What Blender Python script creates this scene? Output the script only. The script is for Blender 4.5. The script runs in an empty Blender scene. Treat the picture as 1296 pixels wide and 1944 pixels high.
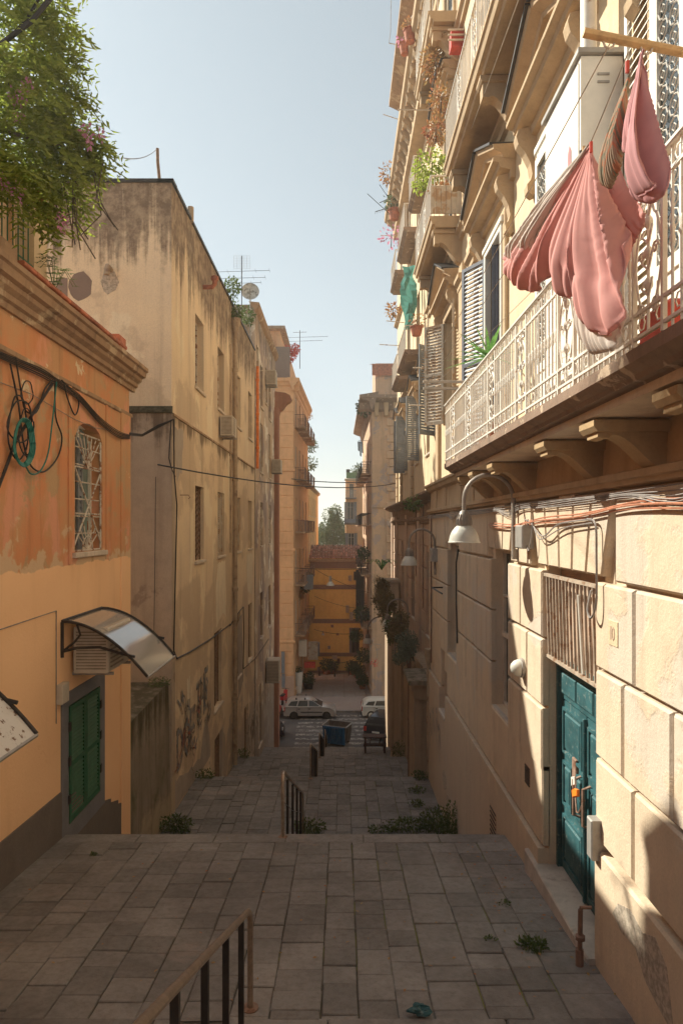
import bpy, bmesh, math, random
from mathutils import Vector, Matrix
random.seed(11)
R = math.radians
sc = bpy.context.scene
col = sc.collection

# ------------------------------------------------------------ camera, light, exposure
cam_d = bpy.data.cameras.new('camera'); cam = bpy.data.objects.new('camera', cam_d); col.objects.link(cam)
cam.location = (0, 0, 0); cam.rotation_euler = (R(90), 0, 0)
cam_d.sensor_fit = 'VERTICAL'; cam_d.sensor_height = 36; cam_d.sensor_width = 24; cam_d.lens = 24
cam_d.shift_y = 28 / 1944; cam_d.clip_start = .05; cam_d.clip_end = 6000
sc.camera = cam

SUN = Vector((1, -.70, -1.05)).normalized()          # direction the light travels
elev = math.asin(-SUN.z)
w = bpy.data.worlds.new('World'); sc.world = w; w.use_nodes = True
nt = w.node_tree
bg = nt.nodes['Background']
sky = nt.nodes.new('ShaderNodeTexSky'); sky.sky_type = 'NISHITA'; sky.sun_disc = False
sky.sun_elevation = elev
sky.sun_rotation = math.atan2(-SUN.x, -SUN.y)        # compass angle of the sun measured from +Y
sky.air_density = 1.0; sky.dust_density = 1.0; sky.ozone_density = 1.0; sky.altitude = 100
hs_ = nt.nodes.new('ShaderNodeHueSaturation'); hs_.inputs['Saturation'].default_value = .20; hs_.inputs['Value'].default_value = .47   # a milky, evenly hazy sky
gm_ = nt.nodes.new('ShaderNodeGamma'); gm_.inputs[1].default_value = .75
nt.links.new(sky.outputs[0], gm_.inputs[0]); nt.links.new(gm_.outputs[0], hs_.inputs['Color']); nt.links.new(hs_.outputs[0], bg.inputs[0]); bg.inputs[1].default_value = .15
sd = bpy.data.lights.new('sun', 'SUN'); so = bpy.data.objects.new('sun', sd); col.objects.link(so)
sd.energy = 3.7; sd.angle = R(.6); sd.color = (1, .86, .68)
so.rotation_euler = SUN.to_track_quat('-Z', 'Y').to_euler()
so.location = (-20, 14, 30)
vs = sc.view_settings
vs.view_transform = 'Standard'; vs.look = 'None'; vs.gamma = 1; vs.use_curve_mapping = False
vs.exposure = 1.45
try:
    vs.use_white_balance = True; vs.white_balance_temperature = 5700; vs.white_balance_tint = 0
except Exception: pass
sc.cycles.max_bounces = 8; sc.cycles.diffuse_bounces = 5; sc.cycles.transparent_max_bounces = 12

# ------------------------------------------------------------ materials
class NT:
    def __init__(s, name):
        s.m = bpy.data.materials.new(name); s.m.use_nodes = True
        s.t = s.m.node_tree; s.b = s.t.nodes['Principled BSDF']; s.pos_ = None
    def n(s, typ, **kw):
        x = s.t.nodes.new(typ)
        for k, v in kw.items(): setattr(x, k, v)
        return x
    def l(s, a, b): s.t.links.new(a, b)
    def put(s, sock, v):
        if hasattr(v, 'is_linked') or hasattr(v, 'links'): s.l(v, sock)
        else:
            if isinstance(v, tuple) and len(v) == 3 and sock.type == 'RGBA': v = (*v, 1)
            sock.default_value = v
    def pos(s):
        if s.pos_ is None: s.pos_ = s.n('ShaderNodeNewGeometry').outputs['Position']
        return s.pos_
    def sc(s, v, xyz):
        x = s.n('ShaderNodeVectorMath', operation='MULTIPLY'); s.put(x.inputs[0], v); x.inputs[1].default_value = xyz; return x.outputs[0]
    def noise(s, scale, detail=4, rough=.55, vec=None, dist=0):
        x = s.n('ShaderNodeTexNoise'); s.put(x.inputs['Vector'], vec if vec is not None else s.pos())
        x.inputs['Scale'].default_value = scale; x.inputs['Detail'].default_value = detail
        x.inputs['Roughness'].default_value = rough; x.inputs['Distortion'].default_value = dist
        return x.outputs['Fac']
    def ramp(s, v, a, b, c=0, d=1):
        x = s.n('ShaderNodeMapRange'); x.interpolation_type = 'SMOOTHSTEP' if a < b else 'LINEAR'
        x.clamp = True; s.put(x.inputs[0], v)
        for i, q in zip((1, 2, 3, 4), (a, b, c, d)): x.inputs[i].default_value = q
        return x.outputs[0]
    def math(s, op, a, b=0.0):
        x = s.n('ShaderNodeMath', operation=op); s.put(x.inputs[0], a); s.put(x.inputs[1], b); return x.outputs[0]
    def mix(s, f, a, b):
        x = s.n('ShaderNodeMix', data_type='RGBA'); s.put(x.inputs[0], f); s.put(x.inputs[6], a); s.put(x.inputs[7], b); return x.outputs[2]
    def sep(s):
        x = s.n('ShaderNodeSeparateXYZ'); s.l(s.pos(), x.inputs[0]); return x.outputs
    def bump(s, h, strength, dist=.02, normal=None):
        x = s.n('ShaderNodeBump'); x.inputs['Strength'].default_value = strength; x.inputs['Distance'].default_value = dist
        s.put(x.inputs['Height'], h)
        if normal is not None: s.put(x.inputs['Normal'], normal)
        s.l(x.outputs[0], s.b.inputs['Normal']); return x.outputs[0]
    def fin(s, colr, rough=.9, metal=0, spec=.3):
        s.put(s.b.inputs['Base Color'], colr); s.put(s.b.inputs['Roughness'], rough)
        s.b.inputs['Metallic'].default_value = metal; s.b.inputs['Specular IOR Level'].default_value = spec
        return s.m
def dk(c, k): return tuple(x * k for x in c)

def simple(name, c, rough=.6, metal=0, var=.25, scale=6, bump=.15, spec=.3, rnd=0, dirt=None, dthr=(.55, .75), dscale=3):
    s = NT(name)
    f = s.ramp(s.noise(scale, 5, .6), .3, .7)
    cc = s.mix(f, dk(c, 1 - var), dk(c, 1 + var * .6))
    if rnd:
        oi = s.n('ShaderNodeObjectInfo').outputs['Random']
        hs = s.n('ShaderNodeHueSaturation'); s.l(cc, hs.inputs['Color'])
        s.l(s.ramp(oi, 0, 1, 1 - rnd, 1 + rnd), hs.inputs['Value']); cc = hs.outputs[0]
    if dirt:
        cc = s.mix(s.ramp(s.noise(dscale, 7, .65), *dthr), cc, dirt)
    if bump: s.bump(s.noise(scale * 6, 4, .6), bump, .01)
    return s.fin(cc, rough, metal, spec)

def plaster(name, c1, c2, grime=(.10, .07, .05), streak=.35, patch=None, pthr=(.62, .66), pscale=.7, top=None, base=None, fine=.12, big=.5, axis='y', second=None, sthr=(.5, .6), damp=None):
    """old lime plaster: cloudy base, repaint patches, rain streaks, soot under the top edge, splash dirt at the foot"""
    s = NT(name)
    cc = s.mix(s.ramp(s.noise(big, 6, .6), .35, .65), c1, c2)
    cc = s.mix(s.ramp(s.noise(2.7, 8, .7), .35, .75, 0, .35), cc, dk(c1, .6))
    if second: cc = s.mix(s.ramp(s.noise(pscale * .6, 5, .5, dist=.4), *sthr), cc, second)
    if patch: cc = s.mix(s.ramp(s.noise(pscale, 9, .62, dist=.3), *pthr), cc, patch)
    st = s.noise(1.0, 7, .65, vec=s.sc(s.pos(), (3.2, 3.2, .22)))
    if streak: cc = s.mix(s.ramp(st, .45, .78, 0, streak), cc, grime)
    z = s.sep()[2]
    if top:
        zt, h, amt = top
        k = s.math('ADD', s.ramp(z, zt - h, zt, 0, 1), s.math('MULTIPLY', s.math('SUBTRACT', st, .5), 1.9))
        k = s.math('ADD', k, s.math('MULTIPLY', s.math('SUBTRACT', s.noise(5, 6, .7), .5), .8))
        cc = s.mix(s.math('MULTIPLY', s.ramp(k, .45, 1.1), s.math('MULTIPLY', s.ramp(z, zt - h, zt - .55 * h), amt)), cc, grime)
    if base:
        zb, h, amt, bc = base
        k = s.math('ADD', s.ramp(z, zb + h, zb, 0, 1), s.math('MULTIPLY', s.math('SUBTRACT', s.noise(1.3, 8, .65), .5), 2))
        cc = s.mix(s.ramp(k, .45, .8, 0, amt), cc, bc)
    cc = s.mix(s.ramp(s.noise(38, 5, .7), .35, .8, 0, fine * 2.2), cc, dk(c1, .45))
    h = s.math('ADD', s.noise(30, 6, .7), s.math('MULTIPLY', s.noise(3, 6, .6), 1.6))
    if patch: h = s.math('SUBTRACT', h, s.math('MULTIPLY', s.ramp(s.noise(pscale, 9, .62, dist=.3), *pthr), .9))
    s.bump(h, .55, .012)
    return s.fin(cc, .93, spec=.15)

def orange_mat():
    s = NT('orange_plaster')
    z = s.sep()[2]
    old = s.mix(s.ramp(s.noise(.8, 7, .6), .4, .6), (.64, .28, .13), (.58, .33, .17))
    old = s.mix(s.ramp(s.noise(1.4, 8, .6, dist=.6, vec=s.sc(s.pos(), (1, 1, .6))), .53, .62), old, (.70, .34, .21))
    old = s.mix(s.ramp(s.noise(.9, 9, .66, dist=.4), .55, .60), old, (.52, .34, .19))
    hi = s.math('ADD', s.noise(1.1, 9, .64, dist=.3), s.ramp(z, 1.0, 2.9, -.04, .06))
    old = s.mix(s.ramp(hi, .605, .625), old, (.78, .62, .42))
    old = s.mix(s.ramp(s.noise(1, 7, .65, vec=s.sc(s.pos(), (3, 3, .3))), .5, .8, 0, .45), old, (.16, .08, .04))
    low = s.math('ADD', s.noise(1.6, 8, .62), s.ramp(z, -.75, .4, .16, -.1))
    old = s.mix(s.ramp(low, .58, .62), old, (.66, .46, .29))
    new = s.mix(s.ramp(s.noise(.7, 4, .5), .3, .7), (.94, .60, .34), (.90, .56, .31))
    new = s.mix(s.ramp(s.noise(1, 6, .6, vec=s.sc(s.pos(), (2, 2, .25))), .5, .8, 0, .2), new, (.40, .19, .08))
    edge = s.math('ADD', z, s.math('MULTIPLY', s.math('SUBTRACT', s.noise(2.2, 6, .6), .5), .25))
    cc = s.mix(s.ramp(edge, -.62, -.6), new, old)
    h = s.math('ADD', s.math('MULTIPLY', s.ramp(hi, .605, .625), -.8), s.noise(22, 6, .7))
    s.bump(h, .5, .012)
    return s.fin(cc, .92, spec=.15)

def b_mat():
    """beige tenement plaster, soot running down from the roof edge"""
    s = NT('beige_plaster')
    x, y, z = s.sep()
    cc = s.mix(s.ramp(s.noise(.45, 6, .6), .35, .65), (.83, .66, .455), (.76, .60, .43))
    cc = s.mix(s.ramp(s.noise(.9, 7, .6, vec=s.sc(s.pos(), (1, 1, .45)), dist=.5), .56, .60), cc, (.86, .72, .52))
    cc = s.mix(s.ramp(s.noise(.33, 6, .6), .53, .58, 0, .6), cc, (.54, .41, .29))
    st = s.noise(1.0, 8, .66, vec=s.sc(s.pos(), (3.4, 2.2, .16)))
    cc = s.mix(s.ramp(st, .5, .8, 0, .35), cc, (.20, .13, .09))
    k = s.math('ADD', s.ramp(z, 4.9, 8.4, 0, 1.15), s.math('MULTIPLY', s.math('SUBTRACT', st, .5), 2.3))
    k = s.math('ADD', k, s.math('MULTIPLY', s.math('SUBTRACT', s.noise(6, 7, .75), .5), .7))
    cc = s.mix(s.math('MULTIPLY', s.ramp(k, .5, 1.0), s.math('MULTIPLY', s.ramp(z, 4.8, 6.4), s.ramp(s.noise(2.6, 8, .7), .32, .62, .55, .92))), cc, (.135, .09, .065))
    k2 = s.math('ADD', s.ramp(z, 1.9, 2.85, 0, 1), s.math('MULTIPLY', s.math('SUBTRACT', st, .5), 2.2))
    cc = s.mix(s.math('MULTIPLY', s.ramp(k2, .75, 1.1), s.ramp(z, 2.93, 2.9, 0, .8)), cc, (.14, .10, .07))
    low = s.math('ADD', s.ramp(z, -5.4, -9.5, 0, .8), s.math('MULTIPLY', s.math('SUBTRACT', s.noise(.8, 9, .65, dist=.4), .5), 2.6))
    cc = s.mix(s.ramp(low, .52, .60, 0, .85), cc, (.52, .43, .35))
    cc = s.mix(s.ramp(low, 1.0, 1.2, 0, .9), cc, (.17, .13, .10))
    cc = s.mix(s.ramp(s.noise(38, 5, .7), .35, .8, 0, .25), cc, (.22, .16, .11))
    s.bump(s.math('ADD', s.noise(26, 6, .7), s.math('MULTIPLY', s.noise(2.5, 7, .6), 2)), .55, .014)
    return s.fin(cc, .93, spec=.15)

def stone_mat():
    s = NT('lava_paving_stone')
    cc = s.mix(s.ramp(s.noise(1.1, 7, .65), .35, .7), (.215, .195, .18), (.275, .248, .228))
    cc = s.mix(s.ramp(s.noise(14, 6, .7), .4, .8, 0, .55), cc, (.125, .105, .095))
    cc = s.mix(s.ramp(s.noise(.6, 8, .7, dist=.5), .57, .66, 0, .5), cc, (.36, .28, .235))
    cc = s.mix(s.ramp(s.noise(.42, 7, .65, dist=.8), .46, .62, 0, .38), cc, (.11, .092, .085))
    cc = s.mix(s.ramp(s.noise(55, 3, .6), .66, .72, 0, .6), cc, (.34, .30, .27))
    oi = s.n('ShaderNodeObjectInfo').outputs['Random']
    hs = s.n('ShaderNodeHueSaturation'); s.l(cc, hs.inputs['Color']); s.l(s.ramp(oi, 0, 1, .84, 1.15), hs.inputs['Value'])
    h = s.math('ADD', s.noise(9, 8, .7), s.math('MULTIPLY', s.noise(45, 5, .7), .5))
    s.bump(h, .7, .02)
    return s.fin(hs.outputs[0], s.ramp(s.noise(7, 5, .6), .3, .7, .55, .85), spec=.35)

def road_mat():
    s = NT('asphalt')
    cc = s.mix(s.ramp(s.noise(.5, 7, .65), .35, .65), (.11, .10, .10), (.16, .145, .14))
    cc = s.mix(s.ramp(s.noise(30, 6, .7), .4, .7, 0, .5), cc, (.045, .042, .042))
    s.bump(s.noise(60, 4, .7), .5, .01)
    return s.fin(cc, .85)

def paint_mat():
    s = NT('worn_road_paint')
    f = s.ramp(s.noise(3.4, 9, .75), .44, .56)
    return s.fin(s.mix(f, (.10, .092, .09), (.42, .39, .36)), .8)

def leaf_mat(name, c1, c2, trans=.4, tip=None):
    s = NT(name)
    f = s.ramp(s.noise(2.2, 4, .6), .3, .7)
    cc = s.mix(f, c1, c2)
    cc = s.mix(s.ramp(s.noise(14, 3, .6), .45, .75, 0, .8), cc, tip or dk(c2, 1.5))
    s.fin(cc, .55, spec=.35)
    tr = s.n('ShaderNodeBsdfTranslucent'); s.l(cc, tr.inputs[0])
    mx = s.n('ShaderNodeMixShader'); mx.inputs[0].default_value = trans
    s.l(s.b.outputs[0], mx.inputs[1]); s.l(tr.outputs[0], mx.inputs[2])
    s.l(mx.outputs[0], s.t.nodes['Material Output'].inputs[0])
    return s.m

def cloth_mat(name, c, tr=.35, stripes=None):
    s = NT(name)
    cc = s.mix(s.ramp(s.noise(7, 5, .6), .3, .7), dk(c, .9), c)
    if stripes:
        for sc_, cl, th in stripes:
            wv = s.n('ShaderNodeTexWave'); wv.wave_type = 'BANDS'; wv.bands_direction = 'DIAGONAL'
            s.put(wv.inputs['Vector'], s.pos()); wv.inputs['Scale'].default_value = sc_; wv.inputs['Distortion'].default_value = .4
            cc = s.mix(s.ramp(wv.outputs['Fac'], th, th + .1), cc, cl)
    s.bump(s.noise(160, 3, .6), .25, .002)
    s.fin(cc, .9, spec=.1)
    t = s.n('ShaderNodeBsdfTranslucent'); s.l(cc, t.inputs[0])
    mx = s.n('ShaderNodeMixShader'); mx.inputs[0].default_value = tr
    s.l(s.b.outputs[0], mx.inputs[1]); s.l(t.outputs[0], mx.inputs[2]); s.l(mx.outputs[0], s.t.nodes['Material Output'].inputs[0])
    return s.m

M = {}
M['orange'] = orange_mat(); M['beige'] = b_mat(); M['stone'] = stone_mat(); M['asphalt'] = road_mat(); M['paint'] = paint_mat()
M['grey_plaster'] = plaster('grey_brown_plaster', (.48, .385, .30), (.54, .43, .33), top=(2.9, 1.5, .85), base=(-7.3, 2.6, .9, (.56, .44, .30)), streak=.3, patch=(.36, .28, .22), pthr=(.6, .64))
M['c_plaster'] = plaster('flaking_tenement_plaster', (.66, .49, .34), (.56, .44, .35), patch=(.85, .76, .64), pthr=(.56, .585), pscale=.75, second=(.38, .30, .27), sthr=(.5, .56), top=(11, 3.5, .7), base=(-10.5, 3, .8, (.27, .22, .19)))
M['dado'] = plaster('dark_grey_dado_paint', (.17, .145, .13), (.20, .17, .155), streak=.15, grime=(.2, .15, .11))
M['blue_grey'] = plaster('blue_grey_surround_paint', (.20, .20, .22), (.25, .24, .26), streak=.15)
M['old_trim'] = plaster('weathered_cornice_plaster', (.44, .29, .18), (.36, .23, .15), grime=(.12, .08, .06), streak=.7, patch=(.56, .42, .28), pthr=(.55, .6), pscale=2)
M['terracotta'] = simple('terracotta', (.42, .15, .085), .8, var=.35, scale=5, rnd=.15, dirt=(.2, .12, .09))
M['r_wall'] = plaster('pale_rustic_stucco', (.70, .55, .395), (.64, .50, .36), grime=(.26, .19, .14), streak=.38, patch=(.60, .50, .40), pthr=(.55, .6), pscale=.5, base=(-4.6, 1.3, .55, (.52, .41, .32)))
M['r_brown'] = plaster('brown_rustic_stucco', (.62, .44, .32), (.56, .40, .295), grime=(.17, .115, .085), streak=.45, patch=(.54, .42, .31), pthr=(.6, .63), pscale=.9, base=(-9, 4, .8, (.34, .25, .17)))
M['r_low'] = plaster('damp_retaining_wall_stucco', (.50, .365, .25), (.44, .325, .225), grime=(.12, .09, .07), streak=.6, patch=(.48, .37, .26), pthr=(.55, .6), pscale=1.1)
M['r_cream'] = plaster('cream_facade_stucco', (.72, .56, .365), (.67, .51, .33), grime=(.35, .24, .15), streak=.3, fine=.06)
M['r_trim'] = plaster('ochre_stone_trim', (.56, .405, .25), (.50, .36, .225), grime=(.22, .15, .10), streak=.4, fine=.1)
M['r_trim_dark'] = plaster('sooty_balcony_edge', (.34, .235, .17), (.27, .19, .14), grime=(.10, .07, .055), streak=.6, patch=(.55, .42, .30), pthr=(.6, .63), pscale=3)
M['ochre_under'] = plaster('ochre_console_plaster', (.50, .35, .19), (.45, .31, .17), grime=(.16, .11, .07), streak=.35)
M['d_wall'] = plaster('apricot_facade_plaster', (.80, .475, .25), (.74, .43, .23), streak=.2, fine=.05)
M['d_ochre'] = plaster('ochre_facade_plaster', (.82, .52, .24), (.76, .47, .22), streak=.3)
M['red_wall'] = plaster('brick_red_plaster', (.42, .22, .15), (.37, .19, .135), streak=.35)
M['e_wall'] = plaster('peeling_quoin_plaster', (.66, .44, .28), (.56, .39, .26), patch=(.44, .34, .29), pthr=(.55, .58), pscale=.8, streak=.4)
M['yellow'] = plaster('yellow_ochre_plaster', (.97, .74, .26), (.94, .69, .23), streak=.12, fine=.05)
M['yellow_band'] = plaster('brown_band_plaster', (.36, .25, .20), (.31, .22, .18), streak=.2)
M['pink_wall'] = plaster('dusty_pink_plaster', (.56, .38, .27), (.50, .34, .25), streak=.2)
M['pale_trim'] = simple('pale_painted_trim', (.62, .52, .42), .8, var=.15)
M['marble'] = simple('worn_marble', (.52, .45, .39), .45, var=.25, scale=3, dirt=(.3, .24, .2))
M['glass'] = simple('dark_window_glass', (.05, .055, .055), .12, var=.4, scale=1.2, bump=0, spec=.6)
M['glass_light'] = simple('curtained_glass', (.22, .30, .27), .18, var=.3, scale=2, bump=0, spec=.6)
M['void'] = simple('painted_dark_interior', (.018, .014, .012), .9, bump=0)  # near-black colour stands in for the shade inside rooms
M['wood'] = simple('old_brown_wood', (.21, .125, .075), .7, var=.3, scale=9)
M['wood_pole'] = simple('bamboo_pole', (.56, .37, .18), .5, var=.3, scale=12)
M['white_metal'] = simple('white_enamelled_iron', (.74, .68, .60), .45, var=.08, scale=8, dirt=(.42, .27, .18), dthr=(.60, .72), dscale=9)
M['white_paint'] = simple('white_paint', (.76, .70, .61), .5, var=.06, dirt=(.5, .4, .3), dthr=(.64, .8))
M['rust_white'] = simple('rusty_white_bars', (.62, .54, .45), .6, var=.1, dirt=(.27, .13, .07), dthr=(.52, .6), dscale=7)
M['rust'] = simple('rusty_iron', (.30, .19, .14), .75, var=.35, dirt=(.17, .085, .05), dthr=(.5, .6), dscale=8)
M['steel'] = simple('brushed_steel_rail', (.46, .36, .28), .34, .8, var=.2, scale=20, bump=.05)
M['iron'] = simple('dark_iron', (.045, .038, .036), .5, .3, var=.3)
M['grey_metal'] = simple('grey_painted_metal', (.36, .33, .30), .5, .3, var=.15, dirt=(.24, .19, .16))
M['lamp_grey'] = simple('ribbed_grey_lamp_housing', (.30, .25, .21), .5, .2, var=.2)
M['enamel'] = simple('pale_enamel_shade', (.62, .59, .52), .3, var=.1, dirt=(.4, .3, .2))
M['green_shutter'] = simple('green_shutter_paint', (.028, .115, .06), .5, var=.2)
M['teal'] = simple('worn_teal_door_paint', (.036, .098, .108), .55, var=.35, scale=3, dirt=(.22, .25, .23), dthr=(.56, .72), dscale=16)
M['teal_hose'] = simple('green_hose', (.03, .17, .14), .4, var=.2)
M['shutter_grey'] = simple('blue_grey_shutter_paint', (.215, .225, .245), .55, var=.15)
M['shutter_dark'] = simple('dark_slate_shutter_paint', (.13, .13, .16), .5, var=.15)
M['shutter_tan'] = simple('faded_tan_shutter', (.50, .42, .33), .6, var=.2, dirt=(.35, .22, .12), dthr=(.5, .6))
M['ac'] = simple('yellowed_appliance_casing', (.56, .49, .40), .5, var=.1, dirt=(.36, .27, .2), dthr=(.6, .8))
M['ac_grille'] = simple('appliance_grille', (.30, .25, .20), .6)
M['cable'] = simple('black_cable', (.03, .026, .026), .5, bump=0)
M['cable_orange'] = simple('salmon_conduit_cable', (.50, .21, .12), .55, bump=0, var=.3)
M['cable_grey'] = simple('grey_cable', (.28, .24, .22), .55, bump=0)
M['line'] = simple('washing_line', (.55, .48, .40), .6, bump=0)
M['orange_pipe'] = simple('orange_plastic_pipe', (.80, .22, .035), .4, var=.25)
M['pipe'] = simple('painted_drainpipe', (.42, .315, .215), .6, var=.2, dirt=(.24, .16, .11), dthr=(.5, .65))
M['pipe_brown'] = simple('brown_rusty_drainpipe', (.22, .13, .095), .6, var=.3)
M['concrete'] = plaster('mossy_concrete', (.28, .235, .185), (.34, .28, .22), patch=(.12, .115, .05), pthr=(.5, .75), pscale=1.1, streak=.6, grime=(.075, .065, .035), top=(-3.9, 1.9, .9), base=(-7.3, 1.5, .7, (.50, .40, .27)))
M['moss'] = simple('dark_moss', (.075, .066, .042), .95, var=.5, scale=9, bump=.8)
M['rubble'] = simple('exposed_rubble', (.50, .41, .32), .95, var=.35, scale=22, bump=1.0)
M['repaint'] = plaster('pale_repaint_patch', (.88, .76, .58), (.82, .69, .52), streak=.25)
M['repaint_grey'] = plaster('grey_cement_patch', (.46, .39, .33), (.52, .44, .37), streak=.3)
M['bare'] = plaster('bare_render_patch', (.30, .215, .175), (.26, .19, .155), streak=.1)
M['pink'] = cloth_mat('pink_cotton', (.77, .41, .37))
M['pink_white'] = cloth_mat('off_white_cotton', (.80, .70, .62))
M['towel'] = cloth_mat('pink_towelling', (.70, .38, .38))
M['plaid'] = cloth_mat('striped_cloth', (.46, .34, .24), .25, [(5, (.25, .24, .17), .6), (12, (.55, .24, .14), .8)])
M['teal_cloth'] = cloth_mat('teal_netting', (.11, .27, .23), .4)
M['leaf'] = leaf_mat('wisteria_leaves', (.19, .23, .03), (.30, .36, .05), .6, (.50, .52, .10))
M['leaf2'] = leaf_mat('weed_leaves', (.075, .115, .03), (.12, .16, .05), .35)
M['leaf_dark'] = leaf_mat('dark_potted_leaves', (.04, .07, .025), (.075, .11, .04), .3)
M['leaf_grey'] = leaf_mat('silvery_shrub_leaves', (.14, .17, .12), (.20, .23, .17), .3, (.28, .31, .24))
M['leaf_tree'] = leaf_mat('plane_tree_leaves', (.07, .095, .045), (.12, .15, .065), .35, (.20, .23, .12))
M['leaf_dry'] = leaf_mat('dry_autumn_leaves', (.34, .12, .07), (.42, .24, .08), .35, (.3, .3, .12))
M['palm'] = leaf_mat('yucca_leaves', (.10, .22, .05), (.16, .30, .08), .35)
M['dry_grass'] = leaf_mat('dry_grass', (.22, .155, .08), (.16, .15, .06), .3, (.33, .23, .13))
M['flower'] = leaf_mat('pink_flowers', (.45, .16, .28), (.55, .25, .38), .4, (.65, .35, .46))
M['flower_red'] = leaf_mat('red_flowers', (.60, .045, .05), (.7, .09, .07), .4, (.7, .12, .12))
M['bark'] = simple('grey_bark', (.13, .095, .07), .9, var=.4, bump=.8)
M['car_silver'] = simple('silver_car_paint', (.47, .42, .39), .3, .35, var=.04, bump=0, spec=.5)
M['car_white'] = simple('white_car_paint', (.68, .64, .58), .3, 0, var=.04, bump=0, spec=.5)
M['car_dark'] = simple('dark_blue_car_paint', (.022, .024, .034), .25, .1, var=.1, bump=0, spec=.6)
M['car_red'] = simple('red_paint', (.45, .02, .02), .3, 0, var=.1, bump=0, spec=.5)
M['rubber'] = simple('tyre_rubber', (.025, .023, .023), .8)
M['plastic'] = simple('dark_plastic', (.04, .037, .036), .6, bump=0)
M['red_lens'] = simple('red_lens', (.42, .02, .015), .25, bump=0)
M['clear_lens'] = simple('clear_lens', (.55, .55, .55), .15, bump=0, spec=.7)
M['blue_bin'] = simple('blue_bin_plastic', (.02, .115, .25), .5, var=.2, dirt=(.09, .13, .18), dthr=(.55, .7))
M['bin_grey'] = simple('bin_galvanised_steel', (.17, .145, .13), .5, .3, var=.2, dirt=(.1, .07, .06))
M['bench'] = simple('dark_red_brown_timber', (.10, .055, .05), .6, var=.3)
M['crate_red'] = simple('red_plastic', (.50, .06, .04), .5)
M['orange_bag'] = simple('orange_packaging', (.85, .22, .02), .5, bump=0)
M['graf_black'] = simple('black_spray_paint', (.10, .09, .09), .7, dirt=(.52, .42, .32), dthr=(.42, .56), dscale=4)
M['graf_blue'] = simple('pale_blue_spray_paint', (.24, .25, .27), .7, dirt=(.38, .28, .2), dthr=(.5, .6), dscale=4)
M['graf_red'] = simple('faded_red_spray_paint', (.38, .13, .10), .7, dirt=(.38, .28, .2), dthr=(.5, .6), dscale=4)
M['hill'] = simple('haze_tinted_hillside', (.42, .47, .50), 1, bump=0, var=.05, scale=.004)  # pale blue-grey: distance haze put into the base colour
s_ = NT('joint_earth'); x_ = s_.sep()[0]
f_ = s_.math('ADD', s_.noise(1.6, 6, .65), s_.ramp(x_, -1.5, 1.8, -.12, .10))
M['earth'] = s_.fin(s_.mix(s_.ramp(f_, .48, .60), s_.mix(s_.noise(8, 4, .6), (.07, .06, .045), (.13, .11, .08)), (.20, .20, .055)), .95)
M['poly'] = None
def poly_mat():
    s = NT('clear_polycarbonate'); s.fin((.80, .78, .75), .12, spec=.6)
    t = s.n('ShaderNodeBsdfTransparent'); t.inputs[0].default_value = (.8, .78, .74, 1)
    fr = s.n('ShaderNodeFresnel'); fr.inputs[0].default_value = 1.5
    mx = s.n('ShaderNodeMixShader'); s.l(s.ramp(fr.outputs[0], 0, .5, .38, .8), mx.inputs[0])
    g = s.n('ShaderNodeBsdfGlossy'); g.inputs['Roughness'].default_value = .08
    mx2 = s.n('ShaderNodeMixShader'); mx2.inputs[0].default_value = .55; s.l(s.b.outputs[0], mx2.inputs[1]); s.l(g.outputs[0], mx2.inputs[2])
    s.l(t.outputs[0], mx.inputs[1]); s.l(mx2.outputs[0], mx.inputs[2]); s.l(mx.outputs[0], s.t.nodes['Material Output'].inputs[0]); return s.m
M['poly'] = poly_mat()

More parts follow.
